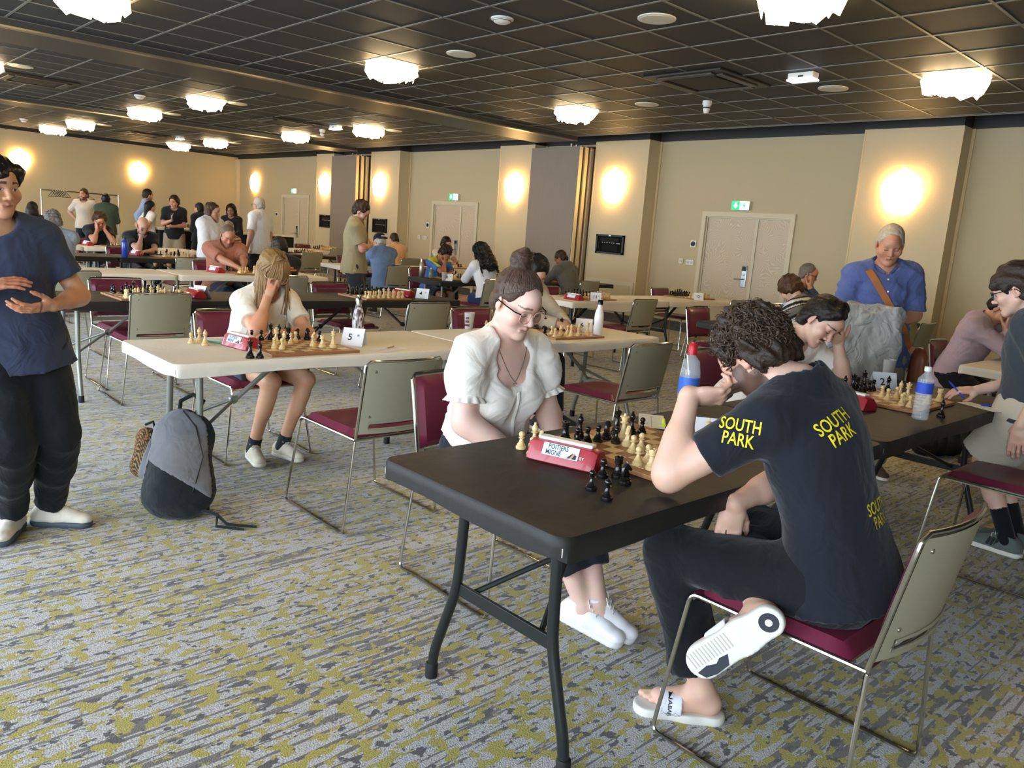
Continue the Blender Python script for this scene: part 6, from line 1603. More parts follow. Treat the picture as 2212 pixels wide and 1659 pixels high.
pen(-1.36, 4.50, 150, 'blue pen held in the hand of the youth at right', '2a45c8', '16308a', .14, .0045, .79, tilt=.5)

# ---------------------------------------------------------------- moustached man
t, Q = personW('man with a moustache in a white t-shirt, chin propped on his hand', (-2.25, 4.05), dict(
    pel=(-2.33, 4.03, .58), neck=(-2.03, 3.93, .975), head=(-1.885, 3.955, 1.095), fP=V3(1, 0, 0), fC=V3(1, .05, 0), fH=V3(.80, -.10, -.56), upH=V3(.4, .25, .9),
    shR=(-2.02, 3.765, .945), shL=(-2.01, 4.12, .935), elL=(-1.80, 4.15, .775), wrL=(-1.825, 4.065, .985), hdL=V3(.15, -.75, .55), pnL=V3(-.4, -.1, .9), elR=(-1.98, 3.66, .72), wrR=(-1.80, 3.78, .77), hdR=V3(.6, .6, -.1), pnR=V3(0, 0, -1),
    anR=(-1.9, 3.9, .09), anL=(-1.9, 4.15, .09), toeR=V3(1, 0, 0), toeL=V3(1, 0, 0), khR=V3(.5, 0, 1), khL=V3(.5, 0, 1)),
    dict(skin='e0b8a2', near=2, hair='straight', hairc='1d1713', hth=.016, hairline=.055, low=-.075, browc='201610', moustache=1, lip='b87a70', nose=1.3, jaw=.95, neckw=.95, top=dict(c='ece5da', sleeve=.7, loose=.026, fold=1.5, neckline=.05), bot=dict(c='2a2c30'), shoes=dict(c='303030'),
         curlL=.5, thumbL=.1, hairx=[((0, .02, .125), (.05, .06, .10), .026, .024), ((-.03, .02, .125), (-.06, .04, .09), .024, .02), ((.05, .065, .085), (.075, .05, .05), .020, .012), ((.06, -.05, -.05), (.03, -.08, -.07), .018, .016)]))
# ---------------------------------------------------------------- old man with jacket and bag
t, Q = personW('grey-haired man standing in a blue short-sleeved shirt watching a game', (-2.12, 5.25), dict(
    pel=(-2.12, 5.27, .88), neck=(-2.13, 5.24, 1.37), head=(-2.10, 5.20, 1.535), fP=V3(.62, -.78, 0), fC=V3(.62, -.78, 0), fH=V3(.50, -.80, -.34),
    elR=(-2.30, 5.09, 1.10), wrR=(-2.13, 4.95, 1.05), hdR=V3(.9, .1, 0), pnR=V3(0, .6, -.6), elL=(-1.94, 5.36, 1.10), wrL=(-2.00, 5.10, 1.04), hdL=V3(-.9, -.4, 0), pnL=V3(0, .5, -.8), anR=(-2.2, 5.22, .09), anL=(-2.03, 5.34, .09), khR=V3(.6, -.8, 0), khL=V3(.6, -.8, 0)),
    dict(skin='c98f70', near=2, S=.97, w=1.07, belly=.6, hair='short', hairc='b3a48e', hth=.006, hairline=.062, low=-.05, browc='a99a86', brow=.5, lip='a8685a', wrinkle=1, nose=1.3, jaw=1.06, arm=1.12, top=dict(c='525e8e', sleeve=.92, loose=.028, hem=-.13, name='shirt', collar=True, buttons=4, fold=2.0), bot=dict(c='8f8a74', loose=.03), shoes=dict(c='4a3d30')))
OLD = Q
# ---------------------------------------------------------------- long-haired girl
t, Q = personW('girl with long fair hair and fringe in a cream t-shirt at the white table', (-4.49, 2.07), dict(
    pel=(-4.53, 2.07, .575), neck=(-4.37, 2.08, .97), head=(-4.29, 2.09, 1.115), fP=V3(1, 0, 0), fC=V3(1, -.05, 0), fH=V3(.82, .02, -.52),
    shR=(-4.36, 1.94, .925), shL=(-4.35, 2.22, .925), elR=(-4.14, 1.93, .775), wrR=(-4.235, 2.03, .955), hdR=V3(.05, .25, 1), pnR=V3(-.6, .6, .2), elL=(-4.17, 2.26, .76), wrL=(-4.10, 2.06, .775), hdL=V3(.1, -1, 0), pnL=V3(0, 0, -1),
    knR=(-4.10, 2.0, .50), anR=(-4.22, 1.955, .095), knL=(-4.09, 2.21, .50), anL=(-4.20, 2.13, .095), toeR=V3(.98, -.18, 0), toeL=V3(.97, .22, 0)),
    dict(skin='dba583', near=2, S=.93, hair='straight', hairc='86693f', hth=.010, hairline=.045, low=-.09, cover_ears=True, browc='7a5c3c', lip='bf7d70', glasses='c9b8a0', thin=True, curlR=.5, thumbR=.3, top=dict(c='ece5d6', sleeve=.60, loose=.020, hem=-.02), bot=dict(c='3a3d46', len=.55, loose=.015, name='shorts'),
         shoes=dict(c='d9cfb8', sole='e2dccd', sock='2a2e36', sockh=.06, S=1.02)))
A, hd, hs = Q['AH'], Q['head'], Q['hs']; L = lambda x, y, z: hd+(A[0]*x+A[1]*y+A[2]*z)*hs
rg = np.random.default_rng(6); paths = []; sh = Q['sh']
for i in range(420):
    s = 1 if rg.random() < .55 else -1; a = rg.uniform(-.9, 1.35)      # around the head from temple to nape
    top_ = np.array((s*.004+rg.normal()*.006, rg.uniform(-.03, .06), .128)); side = np.array((s*(.086+rg.uniform(0, .012))*math.cos(a*.9), -.01+.085*-math.sin(a), .015)); 
    t0_, t1_ = L(*top_), L(*side); mid = (t0_+t1_)/2+nrm((t0_+t1_)/2-hd)*.028
    drop = rg.uniform(.26, .44) if s > 0 else rg.uniform(.16, .30); out = A[0]*s; fw = A[1]*(.03 if a < .2 else -.04)
    p2 = t1_+V3(0, 0, -.10)+out*.006+V3(.0, 0, 0); p3 = t1_+V3(-.02, -.03*s*0, -drop)+out*(.02+rg.normal()*.014)+V3(rg.normal()*.012+(.05 if s > 0 and a < .3 else -.03), 0, 0)
    tt = np.linspace(0, 1, 7)[:, None]; c1 = t0_*(1-tt)**2+2*mid*tt*(1-tt)+t1_*tt*tt; tt2 = np.linspace(0, 1, 10)[1:, None]; c2 = t1_*(1-tt2)**2+2*p2*tt2*(1-tt2)+p3*tt2*tt2
    paths.append((np.concatenate([c1, c2]), rg.uniform(.7, 1.4)))
for i in range(240):   # fringe
    x = rg.uniform(-.066, .066); P0 = np.array((x*.5, .03, .127)); P1 = np.array((x*1.0, .120-abs(x)*.5+rg.normal()*.003, .095)); P2 = np.array((x*1.08, .119-abs(x)*.62+rg.normal()*.002, .010+rg.uniform(-.006, .012)))
    tt = np.linspace(0, 1, 8)[:, None]; paths.append((hd+((P0*(1-tt)**2+2*P1*tt*(1-tt)+P2*tt*tt)@A)*hs, 1.0))
locks_obj('long_strands', paths, .0042, .0018, '94754e', hair_of(t), .42)
MB().tube([Q['wr'][1]+V3(.032*math.cos(a), .032*math.sin(a), -.035) for a in np.linspace(0, 2*PI, 16, endpoint=False)], .0025, 6, closed=True).build('bracelet', mat('coral_band', 'e39a70', .5), t, True)

# ---------------------------------------------------------------- seated and standing people farther off
def seated(x, y, deg, label, o, **kw):
    return person('person', label, sit(S=o.get('S', 1.0), **kw), o, (x, y, 0), rad(deg-90))
def standing(x, y, deg, label, o, **kw):
    return person('person', label, stand(S=o.get('S', 1.0), **kw), o, (x, y, 0), rad(deg-90))
DK, JN, SHD = dict(c='26282c'), dict(c='2c3548', name='jeans'), dict(c='3a3a3a', sole='d0ccc0')
seated(-4.40, 4.20, 0, 'dark-haired man in a beige shirt half hidden behind the woman in white', dict(skin='d3a688', near=1, hair='wavy', hairc='15110e', hth=.020, hairline=.040, browc='15110e', top=dict(c='b8ad98', sleeve=1.9, name='shirt', loose=.03), bot=DK, shoes=SHD), lean=14, headp=38, heady=15, arms='table', hfwd=.07)
t, Q = seated(-8.04, 6.95, 180, 'woman with long black curls in a white top, leaning on her elbow', dict(skin='b5835f', near=1, hair='wavy', hairc='0e0c0b', hth=.024, nape=-.02, low=-.2, cover_ears=True, hairline=.05, top=dict(c='dfe2e6', sleeve=1.9, loose=.012, name='long_sleeved_top', hem=.0), bot=dict(c='1f3358', len=.5, name='denim_shorts', loose=.02), shoes=dict(c='d8d4cc'), hairx=[((0, -.09, .02), (0, -.14, -.22), .085, .10), ((.06, -.06, 0), (.08, -.10, -.22), .05, .06), ((-.06, -.06, 0), (-.08, -.10, -.22), .05, .06)]), lean=18, headp=25, arms='chin')
A, hd = Q['AH'], Q['head']; rg = np.random.default_rng(8); paths = []
for i in range(170):
    a = rg.uniform(-2.3, 2.3); q0 = np.array((.10*math.sin(a), -.03-.085*math.cos(a), rg.uniform(-.05, .09))); tt = np.linspace(0, 1, 12); ln_ = rg.uniform(.2, .36); ph = rg.uniform(0, 6)
    P = q0+np.outer(tt, (q0[0]*.35, -.10*math.cos(a*.5), -ln_))+np.stack([.008*np.sin(tt*22+ph), .008*np.cos(tt*22+ph), 0*tt], 1); paths.append((hd+P@A, rg.uniform(.8, 1.4)))
locks_obj('curls', paths, .007, .003, '14110f', hair_of(t), .4)
seated(-9.42, 7.18, 0, 'boy in a blue and yellow shirt with his head bowed into his hand', dict(skin='a9714f', near=1, S=.93, hair='curly', hairc='241710', hth=.018, hairline=.05, top=dict(c='3f6fb8', sleeve=.7, name='sports_shirt', stripes=[(.45, .60, 'd8cf3a')]), bot=dict(c='1d2230', len=.8, name='shorts'), shoes=dict(c='22252a', sole='cfccc2')), lean=22, headp=55, arms='chin', hfwd=.08)
seated(-12.15, 9.38, 0, 'dark-haired youth with glasses behind the boy in blue', dict(skin='c4906e', hair='short', hairc='120f0d', hth=.016, glasses='1a1a1e', top=dict(c='cfc6b4', sleeve=.6), bot=DK, shoes=SHD), lean=16, headp=25, arms='table')
seated(-8.25, 8.85, 180, 'youth in a grey hoodie seen from behind at the far black table', dict(skin='8f6243', near=1, hair='short', hairc='2a1d14', hth=.006, top=dict(c='5a5853', sleeve=1.9, hood=True, name='hoodie', loose=.03), bot=DK, shoes=SHD), lean=28, headp=40, heady=-20, arms='table')
t, Q = seated(-10.45, 6.9, 180, 'man in a denim shirt and a black cap worn backwards', dict(skin='d0a285', near=1, w=1.15, hair='short', hairc='bdb6aa', hth=.006, top=dict(c='7089b2', sleeve=1.9, name='denim_shirt', collar=True, loose=.03, hem=-.12, fold=1.6), bot=JN, shoes=SHD), lean=14, headp=20, arms='table')
A, hd = Q['AH'], Q['head']; cv_ = Vol(); L = lambda x, y, z: hd+(A[0]*x+A[1]*y+A[2]*z)
cv_.ell(L(0, -.014, .045), A, (.092, .112, .092), .02); cv_.cut(L(0, 0, .025), -A[2]); cv_.cone(L(-.04, -.11, .02), L(.04, -.11, .02), .045, .045, .02, A[2], .25)
V, F = cv_.mesh(.008); cp = mk('cap', V, F, fabric('1c1f24'), t, True); MB().box(-.035, .035, -.004, .004, -.008, .008, T=Matrix((Vector(A[0]), Vector(A[1]), Vector(A[2]))).transposed().to_4x4() @ Matrix.Translation((0, 0, 0))).build('cap_strip', mat('white_print', 'f2efe8', .5), cp, loc=L(0, -.126, .05))
seated(-12.9, 8.85, 180, 'man in a pale orange t-shirt seen from behind near the middle door', dict(skin='c99a7c', w=1.12, hair='short', hairc='2c2119', hth=.004, top=dict(c='d3ab82', sleeve=.7), bot=DK, shoes=SHD), lean=16, headp=25, arms='table')
seated(-12.15, 7.5, 0, 'bald man with glasses and white shirt, hand at his mouth', dict(skin='d3a083', hair='bald', hairc='b8b0a4', glasses='1a1a1e', top=dict(c='d9d6ca', sleeve=1.9, name='shirt', collar=True), bot=DK, shoes=SHD), lean=10, headp=25, arms='chin')
standing(-8.45, 5.18, 52, 'young man standing in an olive t-shirt with folded arms, looking down', dict(skin='d9a78e', near=1, S=.985, hair='wavy', hairc='33231a', hth=.016, hairline=.045, top=dict(c='9c9070', sleeve=.75, loose=.032, hem=-.10), bot=dict(c='30343a', loose=.03), shoes=SHD), headp=32, arms='crossed')
t, Q = seated(-7.98, 3.99, 180, 'child in a black shirt with orange print on the back', dict(skin='d6a788', S=.9, near=1, hair='short', hairc='2b221b', hth=.014, top=dict(c='1a1a1c', sleeve=.7, loose=.02), bot=DK, shoes=SHD), lean=12, headp=30, arms='table')
tsb = part_of(t, 't_shirt'); mo = mat('orange_print', 'e0843a', .6); me = tsb.data; bvt = BVHTree.FromPolygons([v.co for v in me.vertices], [tuple(q.vertices) for q in me.polygons])
def back_mark(name, pts, cz):
    out = []
    for x, z in pts:
        h = bvt.ray_cast(Vector((x, -1, cz+z)), Vector((0, 1, 0))); out.append(h[0]+Vector((0, -.003, 0)) if h[0] is not None else Vector((x, -.3, cz+z)))
    return out
zc = Q['chest'][2]-.02
for zz, w_ in ((.10, .07), (.075, .11), (-.075, .085)):
    P_ = back_mark('', [(-w_, -.009), (-w_/2, -.009), (0, -.009), (w_/2, -.009), (w_, -.009), (w_, .009), (w_/2, .009), (0, .009), (-w_/2, .009), (-w_, .009)], zc+zz); mk('printed_line', P_, [(0, 1, 8, 9), (1, 2, 7, 8), (2, 3, 6, 7), (3, 4, 5, 6)], mo, tsb)
P_ = back_mark('', [(.045*math.cos(a), .05*math.sin(a)) for a in np.linspace(0, 2*PI, 8, endpoint=False)]+[(.032*math.cos(a), .036*math.sin(a)) for a in np.linspace(0, 2*PI, 8, endpoint=False)], zc); mk('printed_emblem', P_, [(i, (i+1) % 8, 8+(i+1) % 8, 8+i) for i in range(8)], mo, tsb)
seated(-9.42, 3.98, 0, 'balding man in a salmon t-shirt looking down at his board', dict(skin='c98d70', near=1, w=1.18, belly=.5, hair='short', hairc='6a5a4c', hth=-.001, hairline=.08, top=dict(c='a9705a', sleeve=.75, loose=.03), bot=JN, shoes=SHD, beard=.25, browc='4a3a2c'), lean=10, headp=34, arms='table', heady=10)
standing(-10.92, 4.40, 30, 'woman with a brown bob standing in a loose white blouse', dict(skin='c9967a', near=1, S=.895, w=1.08, hair='wavy', hairc='4a3526', hth=.020, low=-.09, hairline=.055, eyes='open', top=dict(c='e6e4e6', sleeve=1.4, loose=.045, hem=-.22, name='blouse', neckline=.07), bot=DK, shoes=SHD, hairx=[((.07, -.02, 0), (.075, -.02, -.07), .03, .03), ((-.07, -.02, 0), (-.075, -.02, -.07), .03, .03)]), headp=5, heady=-15, arms='front')
standing(-12.7, 5.95, 205, 'grey-haired man with glasses standing in a white polo shirt', dict(skin='cf9d80', near=1, S=1.0, w=1.05, belly=.3, hair='short', hairc='b5aea2', hth=.004, hairline=.065, eyes='open', glasses='3a2a2a', top=dict(c='e4e6ea', sleeve=.8, loose=.032, hem=-.14, name='polo_shirt', collar=True), bot=DK, shoes=SHD), headp=3, heady=5, arms='down')
seated(-12.45, 5.30, 0, 'person in a striped top behind the man in salmon', dict(skin='cf9a80', hair='short', hairc='8a7a68', hth=.002, hairline=.08, top=dict(c='c9a184', sleeve=.9, stripes=[(0, .012, '3a2a28')], period=.045, name='striped_top'), bot=DK, shoes=SHD), lean=6, headp=20, arms='chin')
seated(-12.25, 3.9, 0, 'bald bearded man in a black t-shirt, fist at his chin', dict(skin='d3a48a', near=1, w=1.1, hair='none', hairc='2a201a', beard=.8, browc='2a201a', top=dict(c='20262a', sleeve=.6, loose=.024), bot=DK, shoes=SHD), lean=16, headp=32, arms='chin', hfwd=.07)
seated(-14.65, 3.98, 0, 'curly-haired man with glasses holding his face in both hands', dict(skin='cf9a7e', near=1, hair='curly', hairc='4a3424', hth=.022, hairline=.05, glasses='5a4038', top=dict(c='24262e', sleeve=.6, loose=.024), bot=JN, shoes=SHD), lean=18, headp=30, arms='cheeks', hfwd=.07)
seated(-10.62, 2.42, 180, 'grey-haired man in a pale blue shirt seen from behind at left', dict(skin='c99a80', near=1, w=1.12, hair='curly', hairc='6f6b66', hth=.014, top=dict(c='9aa9bc', sleeve=1.9, loose=.03, name='shirt', collar=True, hem=-.12, fold=1.6), bot=dict(c='8a8070'), shoes=SHD), lean=12, headp=25, arms='table')
seated(-15.2, 3.15, 180, 'dark-haired person seen from behind at the far left table', dict(skin='c08a6a', hair='short', hairc='17130f', hth=.02, top=dict(c='2a2d33', sleeve=1.9), bot=DK, shoes=SHD), lean=10, headp=20, arms='table')
seated(-17.2, 3.55, 0, 'dark-haired person at the far left facing the room', dict(skin='c08a6a', hair='short', hairc='17130f', hth=.016, top=dict(c='33363c', sleeve=.7), bot=DK, shoes=SHD), lean=10, headp=30, arms='table', zs=.52)
standing(-20.3, 5.25, -20, 'bearded man standing by the coat rack in a cream shirt, hands on hips', dict(skin='c9957a', S=1.0, hair='wavy', hairc='3a2418', hth=.012, low=-.09, beard=.8, top=dict(c='cbc2b4', sleeve=.8, loose=.024, name='shirt', hem=-.10), bot=dict(c='23262e'), shoes=SHD), headp=5, arms='hips', heady=30)
standing(-18.9, 5.32, 160, 'man in a dark green jacket standing in profile by the coat rack', dict(skin='5a4034', S=.95, hair='short', hairc='14110f', hth=.014, top=dict(c='46523f', sleeve=1.9, loose=.04, name='jacket', hem=-.12), bot=dict(c='23262e'), shoes=SHD), arms='front', headp=0)
standing(-18.3, 5.96, 75, 'man in a light blue shirt with hands behind his back', dict(skin='d0a085', S=1.05, hair='short', hairc='2a1e16', hth=.008, beard=.6, top=dict(c='8fa2c8', sleeve=1.6, loose=.03, name='shirt'), bot=dict(c='20232a'), shoes=SHD), headp=8, arms='back', heady=-20)
standing(-17.2, 5.66, 100, 'woman with long straight black hair in a white top and dark skirt', dict(skin='d0a085', S=.90, hair='straight', hairc='100e0d', hth=.012, cover_ears=True, low=-.5, top=dict(c='dcd8d2', sleeve=.6, hem=.03, flare=-.03), bot=dict(c='1f2a26', skirt=True, name='skirt'), shoes=SHD, hairx=[((0, -.07, .02), (0, -.10, -.42), .075, .05)]), headp=5, arms='back')
t, Q = standing(-16.8, 6.02, -25, 'man with long dark hair in a black t-shirt holding a phone', dict(skin='c9957a', S=.98, hair='wavy', hairc='1c1411', hth=.024, low=-.11, cover_ears=True, top=dict(c='191b1e', sleeve=.75, loose=.035, hem=-.10), bot=dict(c='8f8474', len=.95, loose=.04, name='shorts'), shoes=SHD), headp=12, arms='phone', heady=25)
standing(-16.42, 6.40, 205, 'woman in a black top and shorts in profile, hair tied back', dict(skin='cf9a80', S=.92, hair='straight', hairc='1c1512', hth=.008, top=dict(c='1c1d21', sleeve=1.7, loose=.03), bot=dict(c='1c1d21', len=.5, name='shorts'), shoes=SHD), arms='crossed', headp=0)
standing(-15.95, 6.86, -40, 'woman in black with long black hair by the dark counter', dict(skin='9a6a50', S=.93, hair='wavy', hairc='0f0d0c', hth=.026, low=-.2, cover_ears=True, top=dict(c='17181b', sleeve=1.9), bot=DK, shoes=SHD, hairx=[((.06, -.03, 0), (.075, -.02, -.2), .05, .05), ((-.06, -.03, 0), (-.075, -.02, -.2), .05, .05)]), arms='front', headp=15)
seated(-4.50, 8.95, 0, 'grey-haired man with glasses seated in front of the double door', dict(skin='c98f72', near=1, hair='short', hairc='6f675c', hth=.004, hairline=.07, glasses='1a1a1e', top=dict(c='3a3f48', sleeve=1.9), bot=DK, shoes=SHD), lean=4, headp=14, heady=-25, arms='chin', zs=.50)
seated(-3.45, 7.08, 180, 'brown-haired person in a black, grey and white striped t-shirt, head bowed', dict(skin='d9ab90', near=1, hair='wavy', hairc='4a3220', hth=.026, low=-.10, cover_ears=True, hairline=.03, top=dict(c='17181a', sleeve=.8, stripes=[(.0, .03, 'e6e2da'), (.05, .11, '7d766a'), (.12, .13, 'e6e2da')], period=.16, name='striped_t_shirt', loose=.03), bot=DK, shoes=SHD), lean=30, headp=50, heady=20, arms='table', hfwd=.08)
seated(-3.40, 8.95, 180, 'person in an olive shirt half hidden behind the shoulder bag', dict(skin='c9957a', hair='short', hairc='2a1e16', top=dict(c='787a4e', sleeve=.8, loose=.03, hem=-.08), bot=JN, shoes=SHD), lean=14, headp=30, arms='table')
t, Q = seated(-2.05, 6.95, 0, 'person in a lilac hoodie bent over the board with a hand on the brow', dict(skin='cf9c7c', near=1, hair='straight', hairc='1c1512', hth=.014, low=-.06, top=dict(c='a9949c', sleeve=1.9, hood=True, name='hoodie', loose=.034, fold=1.8, hem=-.10), bot=dict(c='18191c', loose=.04), shoes=dict(c='8f8a74', sole='77735f')), lean=20, headp=50, arms='chin', hfwd=.06, legs='under')
# ================================================================== bags, clothing and other belongings
def soft(name, vol, vox, m, parent, seed=1, amp=.004, fr=14):
    V, F = vol.mesh(vox, folds(seed, amp, fr)); return mk(name, V, F, m, parent, True)
# grey jacket over the forearm of the old man
q = OLD; b = V3(-2.12, 5.25, 0); w = (q['wr'][1]+q['el'][1])/2
t = thing('jacket', 'light grey jacket draped over the forearm of the man in blue', 'jacket', (b[0], b[1], 0)); F2 = nrm(V3(.62, -.78, 0)); R2_ = nrm(np.cross(F2, V3(0, 0, 1)))
c0 = (q['wr'][1]+q['wr'][-1])/2+F2*.05; v = Vol()
v.cone(c0+R2_*.16+V3(0, 0, .06), c0-R2_*.10+V3(0, 0, .06), .062, .055, .05)
for (a, z, r1, r2) in ((.15, -.50, .055, .060), (.07, -.55, .06, .065), (-.03, -.52, .06, .062), (-.10, -.36, .055, .05)):
    v.cone(c0+R2_*a+F2*.04+V3(0, 0, .02), c0+R2_*(a*1.15)+F2*.035+V3(0, 0, z), r1, r2, .05, F2, .6)
v.cone(c0+R2_*.20+F2*.02+V3(0, 0, .0), c0+R2_*.27+V3(0, 0, -.30), .055, .05, .04); v.cut(V3(0, 0, .47), V3(0, 0, -1))
soft('draped_cloth', v, .008, fabric('a8a8a4', wr=.8), t, 12, .016, 11)
cf = Vol(); p = c0+R2_*.27+V3(0, 0, -.30); cf.cone(p+V3(0, 0, .02), p+V3(0, 0, -.06), .055, .05, .01, cap=True); soft('knit_cuff', cf, .007, fabric('9a9a96'), t, 3, .002, 60)
# shoulder bag with strap
t = thing('shoulder_bag', 'brown leather shoulder bag hanging at the hip of the man in blue', 'bag', (b[0], b[1], 0)); ml = mat('brown_leather', '7a4326', .45, var=.12, bscale=12, bump=.1)
pc = V3(-1.86, 5.33, .70)-b; v = Vol(); v.cone(pc+V3(0, 0, .12), pc-V3(0, 0, .10), .085, .095, .03, nrm(V3(.8, .6, 0)), .5); soft('bag_body', v, .009, ml, t, 4, .003, 14)
v = Vol(); v.cone(pc+V3(.015, -.02, .12), pc+V3(.015, -.02, -.02), .088, .085, .03, nrm(V3(.8, .6, 0)), .52); v.cut(pc+V3(0, 0, .0), nrm(V3(-.6, .8, 0))); soft('bag_flap', v, .009, ml, t, 5, .002, 14)
MB().box(-.012, .012, -.004, .004, -.02, .02).build('buckle', M_steel, t, loc=tuple(pc+V3(.05, -.06, .0)))
sh = [q['sh'][1], q['neck'], q['chest'], q['waist'], q['pel']]; AC = q['AC']; tm_ = q['top'].data; bvt = BVHTree.FromPolygons([x.co for x in tm_.vertices], [tuple(f.vertices) for f in tm_.polygons]); pts = []
for i in range(22):
    u = i/21; base = q['neck']*(1-u)+q['pel']*u; xx = .115-.30*u
    h = bvt.ray_cast(Vector(base+AC[0]*xx+AC[1]*.6), Vector(-AC[1]))
    if h[0] is not None: pts.append(h[0]+h[1]*.004)
pts = [Vector(q['neck']+AC[0]*.115+V3(0, 0, .045)-AC[1]*.03)]+pts+[Vector(pc+V3(0, 0, .16))]
sb = MB(); V = []; 
for i, p in enumerate(pts):
    d = (pts[min(i+1, len(pts)-1)]-pts[max(i-1, 0)]).normalized(); s = d.cross(Vector(AC[1])).normalized()*.021; V += [p-s, p+s, p+s+Vector(AC[1])*.004, p-s+Vector(AC[1])*.004]
Fq = []
for i in range(len(pts)-1):
    for k in range(4): Fq.append((i*4+k, i*4+(k+1) % 4, (i+1)*4+(k+1) % 4, (i+1)*4+k))
sb.add(V, Fq); sb.build('strap', mat('tan_strap', 'a3622f', .5), t, True)
# phone
t = thing('mobile_phone', 'phone held up by the long-haired man in black', 'phone', (-16.55, 5.88, 1.25)); MB().box(-.04, .04, -.005, .005, -.08, .08, .004).build('case', mat('phone_grey', '4a5a60', .3), t); MB().box(-.036, .036, -.0065, -.0045, -.074, .074).build('screen', M_black, t)
# ------------------------------------------------------------------ backpack by the white table
t = thing('backpack', 'black and grey backpack leaning on the leg of the white table', 'backpack', (-3.56, 1.27, 0)); mbk = fabric('1d2226'); mgr = fabric('77777a')
fwd = nrm(V3(.62, -.60, 0)); rt = np.cross(fwd, V3(0, 0, 1)); tilt = nrm(V3(-.30, .42, 1.0)+rt*.18)
A = np.array([nrm(np.cross(fwd, tilt)), nrm(np.cross(tilt, np.cross(fwd, tilt))), tilt]); L = lambda x, y, z: (A[0]*x+A[1]*y+A[2]*z)*1.12
def pack(off=0, y0=.0):
    v = Vol(); v.cone(L(-.035, y0, .12), L(-.0, y0-.01, .33), .135+off, .115+off, .06, A[1], .72); v.cone(L(.035, y0, .12), L(.03, y0-.01, .33), .135+off, .115+off, .06, A[1], .72); v.cone(L(-.01, y0-.02, .36), L(.03, y0-.02, .39), .10+off, .09+off, .08, A[1], .75); v.cone(L(0, y0+.055, .12), L(0, y0+.03, .30), .10+off, .075+off, .08); v.cut(V3(0, 0, .004), V3(0, 0, -1)); return v
soft('pack_body', pack(), .008, mbk, t, 21, .004, 10)
v = pack(.004); v.cut(L(.045, 0, .12), nrm(A[0]*1.0-A[2]*.62)); v.cut(L(0, .02, 0), -A[1]); v.cut(L(0, 0, .47), A[2]); v.cut(L(-.02, 0, .16), nrm(-A[2]*.85-A[0]*.0+A[0]*.5)); soft('grey_panel', v, .008, mgr, t, 21, .004, 10)
v = pack(.005); v.cut(L(.150, 0, .2), A[0]); v.cut(L(.105, 0, .30), nrm(-A[0]-A[2]*.18)); v.cut(L(0, .0, 0), -A[1]); v.cut(L(0, 0, .15), -A[2]); v.cut(L(0, 0, .40), A[2]); soft('grey_tab', v, .008, mgr, t, 21, .004, 10)
hp = MB().tube([L(-.035+.02, -.06, .475), L(-.03, -.075, .53), L(.02, -.075, .56), L(.07, -.07, .53), L(.065, -.06, .47)], .011, 8); hp.build('carry_handle', mbk, t, True)
bvt = BVHTree.FromPolygons([x.co for x in t.children[0].data.vertices], [tuple(f.vertices) for f in t.children[0].data.polygons])
for (x, z, nm, r) in ((.125, .27, 'round_port', .012), (.125, .22, 'square_port', .014)):
    h = bvt.ray_cast(Vector(L(x, .5, z)), Vector(-A[1]))
    if h[0] is not None:
        T = Matrix.Translation(h[0]+h[1]*.004) @ Vector((0, 0, 1)).rotation_difference(h[1]).to_matrix().to_4x4(); MB().lathe([(r, -.002), (r, .003)], 4 if 'sq' in nm else 14, T=T).build(nm, M_black, t)
for i in range(2):
    MB().tube([L(.12, -.06, .10), V3(.17, .13, .05), V3(.23, .10+.05*i, .02), V3(.30, .20+.06*i, .008)], [.009, .008, .007, .006], 6).build('loose_strap', mbk, t, True)
zp = [L(-.10, .075, .10), L(-.12, .06, .25), L(-.07, .05, .38), L(0, .035, .455)]; MB().tube([p+A[1]*.012 for p in zp], .003, 6).build('zip', M_black, t, True)
# small bag behind it
t = thing('small_bag', 'small grey bag with tiger-stripe fabric beside the backpack', 'bag', (-4.22, 1.36, 0)); fwd = nrm(V3(.5, -.8, 0)); tilt = nrm(V3(.10, .22, 1)+np.cross(fwd, V3(0, 0, 1))*.25); A = np.array([nrm(np.cross(fwd, tilt)), nrm(np.cross(tilt, np.cross(fwd, tilt))), tilt]); L = lambda x, y, z: A[0]*x+A[1]*y+A[2]*z+V3(0, 0, 0)
def sb_(off):
    v = Vol(); v.cone(L(.0, 0, .07), L(.015, 0, .21), .082+off, .062+off, .05, A[1], .62); v.cone(L(-.03, 0, .06), L(.05, 0, .06), .05+off, .05+off, .05, A[1], .8); v.cut(V3(0, 0, .004), V3(0, 0, -1)); return v
v = sb_(0); V, F = v.mesh(.007, folds(4, .003, 14)); C = np.tile(np.array(srgb('a9793f')), (len(V), 1)); st = np.sin(V[:, 2]*300+7*np.sin(V[:, 0]*70)+6*np.sin(V[:, 1]*55)); C[st > -.45] = srgb('22241f'); mk('striped_body', V, F, attr_mat('striped_knit', .85, .2, 300), t, True, C)
v = sb_(.006); v.cut(L(.0, 0, .1), nrm(A[0]+A[2]*.25)); soft('grey_side', v, .007, mgr, t, 4, .003, 14)
MB().tube([L(-.02, -.02, .27), L(.0, -.03, .30), L(.04, -.02, .28)], .007, 6).build('handle', mbk, t, True)
